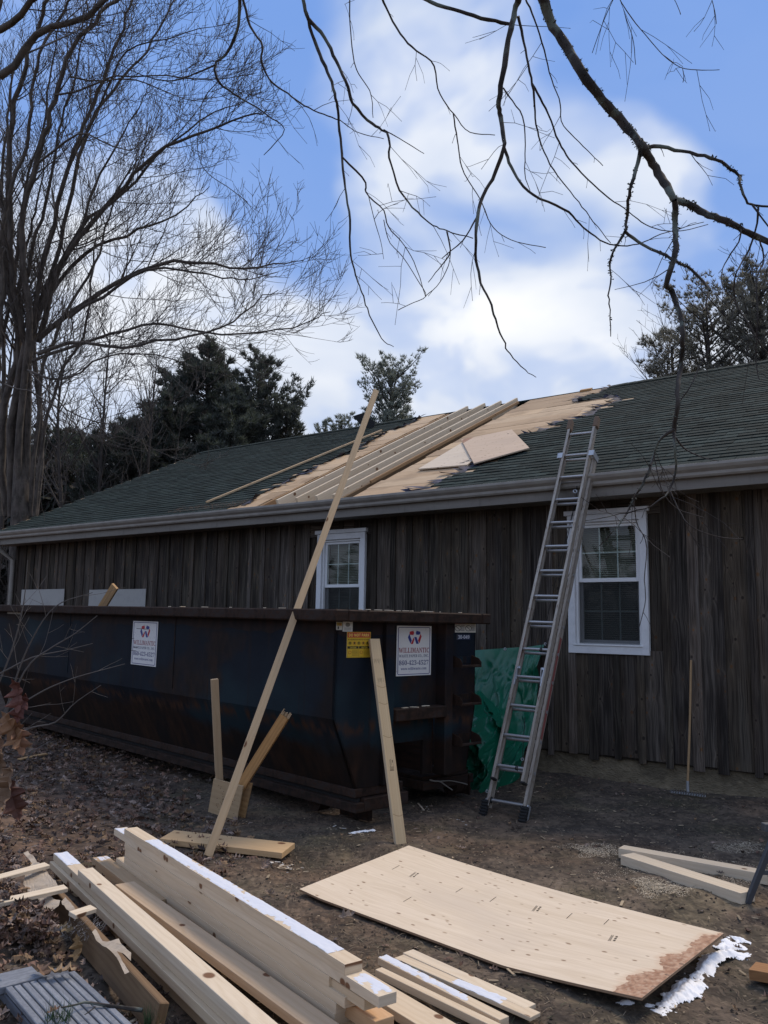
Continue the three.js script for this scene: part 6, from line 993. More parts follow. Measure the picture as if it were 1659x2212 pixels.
{
  rnd = RNG(71); const G2 = 'dark conifers behind the left end of the house';
  const tipped = (tip, p, amp, sd) => (f) => Math.pow(Math.min(1, (1 - f) / tip), p) * (1 - amp / 2 + amp * vn(f * 11, sd, 4));
  const conif = { from: 0.3, step: 0.30, nb: 12, gap: 0.1, rise: 0.12, tufts: 24, needles: 6, size: 0.26, fat: 0.085, mat: M.needleT, col: [0.048, 0.060, 0.042], prof: tipped(0.42, 0.85, 0.4, 2) };
  const wp = { ...conif, step: 0.34, nb: 10, gap: 0.18, rise: 0.32, tufts: 26, size: 0.22, col: [0.056, 0.066, 0.048], prof: tipped(0.36, 0.6, 0.8, 3) };
  pine('conifer', 'tall dark conifer with a pointed top, middle of those behind the left roof', 452, 33, 738, 205, { ...conif, group: G2 });
  pine('conifer', 'full broad dark pine right of the pointed conifer behind the left roof', 562, 32, 764, 200, { ...wp, group: G2 });
  pine('conifer', 'lower shaggy conifer just left of the pointed one behind the left roof', 372, 31, 835, 200, { ...conif, group: G2 });
  pine('conifer', 'low dark conifer behind the left end of the roof slope, under the bare branches', 285, 30, 905, 220, { ...conif, group: G2 });
  pine('conifer', 'dark conifer at the far left behind the stems of the bare tree', 150, 34, 935, 260, { ...conif, group: G2 });
  pine('conifer', 'small conifer between the two tall ones behind the left roof', 508, 30, 852, 200, { ...conif, group: G2 });
  pine('conifer', 'low bushy pine at the right end of the dark group behind the left roof', 620, 31, 868, 110, { ...wp, group: G2, prof: tipped(0.2, 0.6, 0.8, 5) });
  const yp = { ...wp, step: 0.26, nb: 8, gap: 0.08, tufts: 24, needles: 8, size: 0.15, fat: 0.085, rise: 0.75, mat: M.needleT, col: [0.19, 0.215, 0.175], from: 0.6, prof: tipped(0.17, 0.75, 0.25, 6) };
  pine('young_pine', 'young feathery pine standing behind the ridge above the roof opening', 845, 30, 803, 175, yp);
  pine('young_pine', 'small pine tip just above the ridge left of the roofing flap', 738, 34, 908, 75, { ...yp, prof: tipped(0.1, 0.8, 0.3, 6) }); pine('young_pine', 'lowest pine tip behind the ridge, farthest left of the feathery pine', 700, 36, 922, 55, { ...yp, prof: tipped(0.1, 0.8, 0.3, 6) });
  const rp = { ...wp, step: 0.30, nb: 8, gap: 0.22, tufts: 24, needles: 8, size: 0.15, fat: 0.08, rise: 0.42, from: 0.45, mat: M.needleT, col: [0.165, 0.16, 0.125] };
  pine('large_pine', 'broad shaggy pine behind the right end of the roof', 1640, 24, 612, 330, { ...rp, prof: tipped(0.30, 0.55, 0.9, 8) }); pine('large_pine', 'lower spreading pine left of the broad one behind the right roof', 1525, 25, 668, 240, { ...rp, prof: tipped(0.24, 0.55, 0.9, 9) }); pine('large_pine', 'low pine bough mass just above the right ridge, leftmost of the right pines', 1450, 26, 742, 130, { ...rp, prof: tipped(0.1, 0.6, 0.8, 9) }); pine('large_pine', 'tall pine behind the right roof cut by the right edge of the frame', 1780, 26, 592, 330, rp);
  // thin bare trees far behind
  const bare = (label, px, d, topPx, n, seed, spread = 1) => { rnd = RNG(seed); const top = atDist(px, topPx, d); const base = V(top.x, gy(top.x, top.z) - 0.1, top.z), H = top.y - base.y; const t = thing('thin_bare_tree', label, 'tree', base, 'thin bare trees far behind the house'); const pts = spline([V(0, 0, 0), V(rr(-0.2, 0.2), H * 0.4, 0), V(rr(-0.4, 0.4), H * 0.75, 0), V(0, H, 0)], 0.6); part(t, 'trunk', tube1(pts, 0.009 * H, 0.012, 6), M.distbark); const T = new Tubes(); grow(T, pts, 0.010 * H, 0, { dens: [n, 2.2, 3.2], from: [0.3, 0.2, 0.15], len: [H * 0.30 * spread, H * 0.13, H * 0.06], seg: [5, 4, 3], lift: [0.7, 0.5, 0.4], rk: [0.4, 0.5, 0.5], rmin: 0.0075, wob: 0.12 }); part(t, 'twigs', T.build(), M.distbark).userData.kind = 'stuff'; };
  bare('thin grey bare tree rising out of the pines at the upper right', 1620, 27, 575, 2.6, 11); bare('thin bare tree whose twigs show left of the right pines', 1450, 33, 705, 2.2, 12); bare('thin bare tree at the far left edge behind the big stems', 40, 27, 640, 2.6, 13); bare('thin bare tree between the big stems and the dark conifers', 240, 29, 700, 2.4, 14); bare('thin bare tree just left of the pointed conifer', 340, 28, 760, 2.4, 15); bare('thin bare tree right of the big stems, leaning over the roof end', 160, 25, 690, 2.6, 16);
  // undergrowth and far wood closing the view left of the house
  rnd = RNG(1001); const S = new Soup(), T = new Tubes();
  for (let i = 0; i < 380; i++) { const px = rr(-260, 480), d = rr(26, 46); const p = atDist(px, 1250, d); p.y = gy(p.x, p.z); const h = rr(3, 8.5); let cur = p, q = [p.clone()]; const v = V(rr(-0.2, 0.2), 1, rr(-0.2, 0.2)); for (let s = 0; s < 5; s++) { v.add(V(rr(-0.12, 0.12), 0, rr(-0.12, 0.12))).normalize(); cur = cur.clone().addScaledVector(v, h / 5); q.push(cur); } T.add(q, rr(0.015, 0.035), 0.01, 4, 0, false); grow(T, q, 0.03, 0, { dens: [1.7, 1.7], from: [0.15, 0.2], len: [1.6, 0.7], seg: [4, 3], lift: [0.5, 0.4], rk: [0.5, 0.5], rmin: 0.009, wob: 0.15 }); }
  stuffTop('wood_thicket', T.build(), M.distbark, 'brown bare thicket filling the gap left of the house under the trees', 'thicket');
  for (let i = 0; i < 6400; i++) { const px = rr(-300, 470), d = rr(30, 52); const p = atDist(px, 1250, d); p.y = gy(p.x, p.z) + Math.pow(rnd(), 1.15) * 8.6 * (0.75 + 0.4 * vn(px * 0.02, d * 0.2, 9)); const k = rr(0.6, 1.3), c = rnd() < 0.25 ? [0.026 * k, 0.033 * k, 0.023 * k] : [0.060 * k, 0.048 * k, 0.039 * k]; for (let m = 0; m < 9; m++) { const dd = V(rr(-1, 1), rr(-0.7, 1), rr(-1, 1)).normalize().multiplyScalar(rr(0.3, 0.6)); const w = V(rr(-1, 1), rr(-1, 1), rr(-1, 1)).cross(dd).normalize().multiplyScalar(0.09); const o = p.clone().add(V(rr(-0.5, 0.5), rr(-0.4, 0.4), rr(-0.5, 0.5))); S.tri(o.clone().add(w), o.clone().sub(w), o.clone().add(dd), c); } }
  stuffTop('distant_woods', S.build(), M.needleV, 'dark distant evergreen woods low behind the left end of the house', 'woods');
  const S2 = new Soup(); for (let i = 0; i < 9000; i++) { const a = rr(0, 6.283), d = rr(60, 95); const x = Math.cos(a) * d, z = Math.sin(a) * d; const p = V(x, gy(x, z) + Math.pow(rnd(), 1.2) * 9, z); const k = rr(0.6, 1.3), c = rnd() < 0.5 ? [0.022 * k, 0.03 * k, 0.02 * k] : [0.045 * k, 0.038 * k, 0.032 * k]; for (let m = 0; m < 4; m++) { const dd = V(rr(-1, 1), rr(-0.7, 1), rr(-1, 1)).normalize().multiplyScalar(rr(0.9, 1.7)); const w = V(rr(-1, 1), rr(-1, 1), rr(-1, 1)).cross(dd).normalize().multiplyScalar(0.32); S2.tri(p.clone().add(w), p.clone().sub(w), p.clone().add(dd), c); } }
  stuffTop('horizon_woods', S2.build(), M.needleV, 'far line of woods all round the yard', 'woods');
}
// ---- the tree that hangs over the yard: its limbs come down into the upper right of the view
{
  rnd = RNG(2718);
  const foot = V(2.6, 0, 2.4); const t = thing('overhanging_tree', 'bare tree with lichened branches hanging into the upper right of the sky', 'tree', foot);
  const D = 3.9; const at = ([x, y], d) => atDist(x, y, d).sub(foot);
  const list = [ // polyline, distance at start and end, half width in the picture at start and end
    ['main_limb', [[1168, -15], [1190, 50], [1225, 105], [1262, 165], [1300, 215], [1340, 260], [1375, 300], [1393, 320], [1405, 345], [1425, 378], [1445, 412], [1457, 432], [1485, 440], [1515, 458], [1555, 473], [1600, 495], [1640, 515], [1700, 545], [1760, 600]], 3.9, 3.6, 11, 6],
    ['branch', [[1393, 319], [1420, 317], [1465, 326], [1510, 335], [1545, 345], [1575, 362], [1595, 378], [1597, 395], [1608, 430], [1625, 443], [1665, 447], [1720, 440]], 3.8, 3.6, 4.2, 2],
    ['branch', [[1625, 443], [1640, 465], [1665, 495], [1700, 560]], 3.65, 3.6, 2.4, 1.2], ['branch', [[1638, 447], [1635, 480], [1620, 535], [1600, 572], [1590, 592], [1585, 622], [1590, 655], [1618, 702], [1640, 740], [1660, 765]], 3.65, 3.55, 2.2, 1],
    ['branch', [[1383, 316], [1378, 350], [1365, 400], [1358, 430], [1354, 470], [1350, 500], [1332, 530], [1318, 560], [1320, 600], [1315, 640], [1318, 670], [1319, 727]], 3.75, 3.7, 4.6, 0.9],
    ['branch', [[1350, 500], [1375, 520], [1410, 540], [1440, 553], [1468, 570], [1490, 580], [1515, 605], [1533, 628]], 3.7, 3.6, 3.4, 2.6],
    ['branch', [[1529, 627], [1526, 665], [1538, 707], [1535, 740], [1510, 794], [1490, 837], [1469, 866]], 3.6, 3.6, 1.6, 1.1],
    ['hanging_branch', [[1457, 432], [1458, 480], [1460, 520], [1457, 560], [1440, 615], [1449, 628], [1469, 681], [1475, 724], [1472, 765], [1469, 796], [1465, 837], [1462, 877], [1456, 932]], 3.65, 3.52, 6.2, 4.4],
    ['hanging_branch', [[1456, 928], [1425, 948], [1412, 985], [1403, 1015], [1388, 1045], [1369, 1078], [1355, 1105], [1340, 1130], [1318, 1155], [1295, 1179]], 3.52, 3.45, 3.4, 0.9],
    ['hanging_branch', [[1455, 930], [1458, 970], [1459, 1019], [1447, 1056], [1432, 1075], [1399, 1096], [1340, 1110], [1264, 1125]], 3.52, 3.45, 3.2, 0.8], ['branch', [[1447, 1060], [1470, 1108], [1488, 1134], [1555, 1160], [1604, 1164]], 3.5, 3.45, 1.4, 0.6], ['branch', [[1457, 942], [1481, 971], [1518, 989], [1552, 996]], 3.52, 3.48, 2, 0.9], ['branch', [[1369, 1082], [1377, 1134], [1395, 1168], [1392, 1250], [1394, 1298], [1381, 1353]], 3.5, 3.46, 1.2, 0.8], ['branch', [[1412, 985], [1432, 1062], [1462, 1098], [1520, 1118]], 3.5, 3.48, 1, 0.5],
    ['branch', [[1600, 495], [1597, 520], [1574, 555], [1560, 585], [1562, 620], [1590, 655]], 3.6, 3.5, 1.6, 0.9], ['branch', [[1640, 515], [1650, 560], [1635, 600], [1636, 690], [1632, 780], [1640, 820]], 3.6, 3.5, 1.8, 1],
    ['branch', [[1124, -15], [1114, 20], [1102, 65], [1087, 160], [1077, 220], [1080, 250], [1087, 285], [1087, 320], [1069, 375], [1044, 420], [1032, 465], [1027, 520], [1029, 565], [1039, 610], [1059, 655], [1069, 690], [1089, 737], [1100, 765], [1130, 795], [1158, 815]], 4.1, 3.8, 6.8, 0.6],
    ['branch', [[1088, 318], [1109, 370], [1149, 420], [1224, 455], [1264, 495], [1309, 525], [1369, 530], [1429, 505], [1520, 480]], 4, 4.2, 3.4, 0.7], ['branch', [[1119, 35], [1129, 80], [1144, 150], [1154, 210], [1159, 275], [1174, 325], [1204, 380], [1244, 430], [1279, 475], [1319, 525]], 4.1, 4.4, 3, 0.7],
    ['branch', [[1149, 180], [1179, 235], [1209, 310], [1239, 355], [1299, 415], [1354, 455], [1404, 490], [1459, 500], [1529, 485]], 4.2, 4.5, 2.3, 0.6], ['branch', [[1134, -5], [1154, 40], [1174, 105], [1189, 165], [1209, 220], [1214, 265], [1244, 300], [1279, 335], [1302, 358]], 4.2, 4.4, 1.9, 0.5],
    ['branch', [[822, -10], [829, 5], [859, 65], [894, 105], [934, 137], [949, 200], [979, 245], [1014, 285], [1069, 292]], 4.3, 4.4, 2.6, 0.7], ['branch', [[905, -10], [919, 0], [979, 20], [1039, 40], [1099, 52]], 4.1, 4.1, 4, 3.4], ['branch', [[979, 245], [989, 310], [999, 365], [1039, 435], [1064, 490], [1109, 520], [1179, 535]], 4.35, 4.4, 1.5, 0.5],
    ['branch', [[1087, 190], [1104, 215], [1130, 255], [1134, 330], [1134, 380], [1145, 412]], 4.1, 4.0, 1.8, 0.7], ['branch', [[520, -15], [515, 50], [495, 110], [465, 140], [472, 175], [500, 200], [535, 220], [580, 250], [615, 280], [570, 335]], 4.6, 4.8, 3.8, 0.5], ['branch', [[465, 140], [420, 160], [370, 175], [300, 160], [200, 100]], 4.6, 4.8, 2, 0.6], ['branch', [[472, 175], [440, 215], [430, 280], [428, 330], [445, 370], [500, 410], [535, 437]], 4.6, 4.7, 1, 0.4],
    ['branch', [[522, -15], [540, 55], [567, 100], [565, 135], [585, 175], [625, 205], [660, 230], [700, 248], [735, 260]], 4.6, 4.6, 2.7, 1.2], ['branch', [[735, 260], [770, 285], [829, 300]], 4.6, 4.6, 1, 0.4],
    ['branch', [[650, -15], [655, 0], [665, 40], [685, 105], [710, 160], [725, 210], [730, 250], [737, 320], [745, 400], [755, 475], [757, 555], [770, 600], [782, 632], [795, 670], [829, 737], [850, 749]], 4.5, 4.2, 4.4, 0.6],
    ['branch', [[665, 40], [700, 80], [725, 130], [750, 185], [760, 220], [800, 265], [829, 282], [841, 300], [842, 345], [865, 415], [905, 460], [937, 487], [965, 500], [1022, 515]], 4.5, 4.2, 4, 1], ['branch', [[740, 340], [790, 395], [790, 415], [829, 455], [839, 490], [869, 525], [894, 565], [919, 640]], 4.4, 4.3, 2, 0.5], ['branch', [[965, 500], [972, 545], [950, 578], [925, 610]], 4.2, 4.2, 1.7, 0.6], ['branch', [[829, 280], [872, 305], [916, 332]], 4.3, 4.3, 1.2, 0.7], ['branch', [[967, 502], [972, 560], [950, 610], [919, 640]], 4.2, 4.25, 1, 0.5], ['branch', [[1032, 465], [1018, 490], [1000, 520], [970, 545], [955, 558]], 3.95, 4.0, 1.9, 1],
    ['branch', [[755, -10], [757, 60], [770, 150], [800, 200], [806, 255]], 4.7, 4.7, 1.4, 0.5], ['branch', [[1336, -10], [1339, 0], [1369, 45], [1404, 87], [1444, 130], [1474, 147], [1514, 152], [1554, 151]], 4.2, 4.2, 1.1, 0.7], ['branch', [[1328, -10], [1324, 0], [1302, 50], [1279, 115]], 4.2, 4.2, 0.9, 0.6], ['branch', [[1349, 30], [1367, 85], [1373, 140]], 4.2, 4.2, 0.8, 0.6], ['branch', [[1474, 147], [1477, 165], [1475, 178]], 4.2, 4.2, 0.7, 0.5], ['branch', [[1535, -10], [1545, 30], [1547, 52]], 4.3, 4.3, 0.8, 0.5], ['branch', [[1452, -10], [1462, 10], [1470, 30]], 4.3, 4.3, 0.7, 0.4],
    ['branch', [[829, 560], [822, 520], [810, 480], [800, 440], [795, 420]], 4.3, 4.3, 0.5, 0.9], ['branch', [[829, 475], [840, 520], [870, 555], [905, 610], [920, 640], [890, 655], [860, 670]], 4.3, 4.3, 0.9, 0.5],
  ];
  const tw = new Tubes(), li = new Soup(), li2 = [];
  for (const [name, pl, d0, d1, w0, w1] of list) {
    const n = pl.length; const pts = spline(pl.map((p, i) => at(p, mix(d0, d1, i / (n - 1)) + 0.05 * Math.sin(i * 1.7 + pl[0][0]))), 0.035); const wk = w0 > 8 ? 1 : 1.08, R0 = w0 * wk * d0 / FOC, R1 = Math.max(0.75, w1) * wk * d1 / FOC; const big = w0 > 4;
    for (let i = 1; i < pts.length - 1; i++) { const k = Math.min(0.0035, R0 * 0.35); pts[i].add(V(rr(-k, k), rr(-k, k), rr(-k, k))); }
    part(t, name, tube1(pts, (f) => mix(R0, R1, Math.pow(f, 0.8)) * (1 + 0.12 * (vn(f * n * 3, w0, 5) - 0.5) * 2), 0, w0 > 8 ? 12 : w0 > 2.5 ? 8 : 6, big ? 0.10 : 0.05), w0 > 3 ? M.bark : M.twig);
    // short side twigs, alternate, with little buds
    const Ln = pts.length; const step = w0 > 8 ? 34 : w0 > 3.5 ? 6 : 4; for (let i = Math.floor(Ln * 0.12); i < Ln - 2; i += step) {
      if (rnd() < (w0 > 8 ? 0.55 : 0.22)) continue; const j = clamp(i + Math.floor(rr(-2, 3)), 1, Ln - 2); const d = pts[j + 1].clone().sub(pts[j - 1]).normalize(); let s = V(rr(-1, 1), rr(-1, 0.5), rr(-0.6, 0.6)); s.addScaledVector(d, -s.dot(d)).normalize(); const v = d.multiplyScalar(rr(0.5, 1)).addScaledVector(s, rr(0.5, 0.9)).normalize(); const len = rnd() < 0.4 ? rr(0.02, 0.06) : rr(0.09, 0.42) * (w0 < 2 ? 0.85 : 1); let c = pts[j].clone(), q = [c.clone()]; for (let k = 0; k < 4; k++) { v.add(V(rr(-0.2, 0.2), rr(-0.22, 0.12), rr(-0.2, 0.2))).normalize(); c = c.clone().addScaledVector(v, len / 4); q.push(c); } const r = Math.min(0.0024, Math.max(0.0015, R1 * 0.75)); tw.add(q, r, 0.0011, 4, 0, false); tw.add([c, c.clone().addScaledVector(v, 0.006)], 0.0018, 0.0008, 4, 0, false);
      if (len > 0.12) for (let k = 1; k < 4; k++) if (rnd() < 0.6) { const p = q[k]; const u = v.clone().add(V(rr(-1, 1), rr(-1, 1), rr(-0.5, 0.5))).normalize(); tw.add([p, p.clone().addScaledVector(u, rr(0.03, 0.11)), p.clone().addScaledVector(u, 0.12).add(V(0, rr(-0.04, 0.02), 0))], 0.0014, 0.0009, 3, 0, false); }
    }
    // lichen crusts: ruffled flakes standing off the bark
    if (w0 > 3.2 && pl[0][0] > 1340 || name === 'main_limb') for (let i = 0; i < Ln * (w0 > 8 ? 16 : 7); i++) { const j = Math.floor(rr(0, Ln - 1)); const f = j / Ln; if (vn(j * 0.22, w0, 31) < 0.36) continue; const R = mix(R0, R1, f); const dir = V(rr(-1, 1), rr(-1, 1), rr(-1, 1)).normalize(); const d = pts[Math.min(j + 1, Ln - 1)].clone().sub(pts[Math.max(0, j - 1)]).normalize(); dir.addScaledVector(d, -dir.dot(d)).normalize(); const p = pts[j].clone().addScaledVector(dir, R * 0.95).addScaledVector(d, rr(-0.02, 0.02)); const e = V(rr(-1, 1), rr(-1, 1), rr(-1, 1)).normalize().multiplyScalar(rr(0.003, 0.009)), g = dir.clone().multiplyScalar(rr(0.003, 0.010)).add(V(rr(-1, 1), rr(-1, 1), rr(-1, 1)).multiplyScalar(0.004)); const k = rr(0.5, 1.2); const col = rnd() < 0.5 ? [0.105 * k, 0.125 * k, 0.105 * k] : [0.05 * k, 0.05 * k, 0.043 * k]; li.tri(p.clone().sub(e), p.clone().add(e), p.clone().add(g), col); }
  }
  part(t, 'twigs', tw.build(), M.twig).userData.kind = 'stuff'; part(t, 'lichen', li.build(), M.vcol).userData.kind = 'stuff';
  // trunk and rising limbs, out of the picture, behind and right of the camera
  part(t, 'trunk', tube1(spline([V(0, -0.1, 0), V(0.05, 1.5, 0.1), V(-0.15, 3.2, 0), V(-0.3, 4.6, -0.2)], 0.3), (f) => 0.26 - 0.12 * f, 0, 12, 0.06), M.bark);
  const rise = (to, via, r0, r1) => part(t, 'limb', tube1(spline([V(-0.25, 4.3, -0.15), via, to], 0.25), r0, r1, 9, 0.06), M.bark);
  rise(at([1168, -15], 3.9), at([1000, -700], 3.6), 0.10, 0.0245); rise(at([1124, -15], 4.1), at([1050, -600], 4.2), 0.06, 0.016); rise(at([650, -15], 4.5), at([640, -600], 4.3), 0.06, 0.011); rise(at([520, -15], 4.6), at([480, -560], 4.5), 0.05, 0.0097); rise(at([905, -10], 4.1), at([850, -500], 4.3), 0.04, 0.009); rise(at([822, -10], 4.3), at([760, -500], 4.4), 0.03, 0.006); for (const [, pl, d0, , w0] of list) if (pl[0][1] < 0 && ![1168, 1124, 650, 520, 905, 822].includes(pl[0][0])) { const x = pl[0][0]; rise(at(pl[0], d0), at([mix(x, 1060, 0.35), -330], d0 + 0.05), 0.014, w0 * 1.05 * d0 / FOC); }
}
// ---- low shrub at the left edge with a few dry leaves still on it
function leafGeo(k, curl, seed) { // a lobed oak leaf, about k long, curled
  const out = [[0, 0], [0.06, 0.10], [0.16, 0.16], [0.10, 0.26], [0.24, 0.36], [0.30, 0.46], [0.14, 0.50], [0.20, 0.64], [0.28, 0.74], [0.11, 0.80], [0.09, 0.92], [0, 1.0]]; const L = [], n = out.length; const f = (x, y, e) => V(x, curl * ((y - 0.5) ** 2) * 1.4 + curl * 1.3 * x * x * 4 + 0.06 * (hash(Math.round(y * 40) + e, seed, 4) - 0.5) + 0.05 * Math.sin(y * 9 + seed), y - 0.5).multiplyScalar(k);
  const P = []; for (let i = 0; i < n - 1; i++) for (const s of [-1, 1]) { const a = f(0, out[i][1], 0), b = f(0, out[i + 1][1], 0), c = f(out[i][0] * s, out[i][1], s), d = f(out[i + 1][0] * s, out[i + 1][1], s); if (s > 0) P.push(a, b, d, a, d, c); else P.push(a, d, b, a, c, d); }
  return P;
}
const LEAFCOL = [[0.16, 0.088, 0.058], [0.21, 0.130, 0.092], [0.115, 0.062, 0.044], [0.28, 0.205, 0.165], [0.13, 0.10, 0.085], [0.22, 0.135, 0.07], [0.06, 0.038, 0.030]];
{
  rnd = RNG(606);
  const b = atDist(-60, 1760, 3.2); const t = thing('leafy_shrub', 'thin grey shrub at the left edge still holding a few dry brown oak leaves', 'shrub', b.clone().setY(0)); const off = t.position; const T = new Tubes();
  const br = [[[-60, 1800], [-20, 1640], [60, 1440], [110, 1400], [160, 1370], [210, 1330]], [[-60, 1720], [10, 1540], [60, 1400], [120, 1310], [200, 1280]], [[-60, 1700], [0, 1560], [80, 1500], [150, 1468], [270, 1434]], [[-60, 1660], [60, 1575], [120, 1560], [160, 1520], [218, 1480]], [[-60, 1480], [0, 1455], [70, 1420], [140, 1405], [200, 1390]], [[-60, 1600], [20, 1420], [50, 1310], [60, 1210]], [[-60, 1700], [30, 1680], [70, 1625], [110, 1600]]];
  br.forEach((pl, i) => { const pts = spline(pl.map(([x, y]) => atDist(x, y, 3.2 + 0.12 * i).sub(off)), 0.05); part(t, 'stem', tube1(pts, 0.005, 0.0014, 6), M.greytwig); grow(T, pts, 0.004, 0, { dens: [5, 5], from: [0.15, 0.2], len: [0.28, 0.12], seg: [4, 3], lift: [0.1, 0.1], rk: [0.4, 0.5], rmin: 0.0010, wob: 0.12 }); });
  part(t, 'twigs', T.build(), M.greytwig).userData.kind = 'stuff';
  const lf = (px, py, d, k, col, rx, ry, rz) => { const P = leafGeo(k, 0.55, px); const g = new THREE.BufferGeometry().setFromPoints(P); const c = new Float32Array(P.length * 3); P.forEach((p, i) => { const q = 0.75 + 0.5 * vn(p.x * 60, p.z * 60, 4); c.set([col[0] * q, col[1] * q, col[2] * q], i * 3); }); g.setAttribute('color', new THREE.BufferAttribute(c, 3)); g.computeVertexNormals(); const m = part(t, 'dry_leaf', g, M.leafV); m.position.copy(atDist(px, py, d)).sub(off); m.rotation.set(rx, ry, rz); };
  lf(40, 1505, 2.6, 0.11, [0.13, 0.045, 0.03], 1.3, 0.3, 0.2); lf(47, 1530, 2.65, 0.10, [0.11, 0.035, 0.025], 1.5, -0.3, 0.0); lf(30, 1578, 2.4, 0.13, [0.24, 0.12, 0.055], 1.2, 0.6, 0.3); lf(40, 1595, 2.4, 0.10, [0.20, 0.10, 0.055], 1.6, 0.2, -0.8); lf(5, 1600, 2.4, 0.12, [0.22, 0.12, 0.07], 1.4, 0.1, 0.5); lf(18, 1705, 2.2, 0.13, [0.19, 0.11, 0.06], 1.35, -0.2, 0.4); lf(28, 1725, 2.25, 0.12, [0.11, 0.045, 0.03], 1.5, 0.4, -0.4); lf(2, 1740, 2.2, 0.13, [0.17, 0.10, 0.06], 1.3, 0.4, 0.9); lf(0, 1660, 2.3, 0.10, [0.17, 0.10, 0.055], 1.3, 0, 0.1);
}
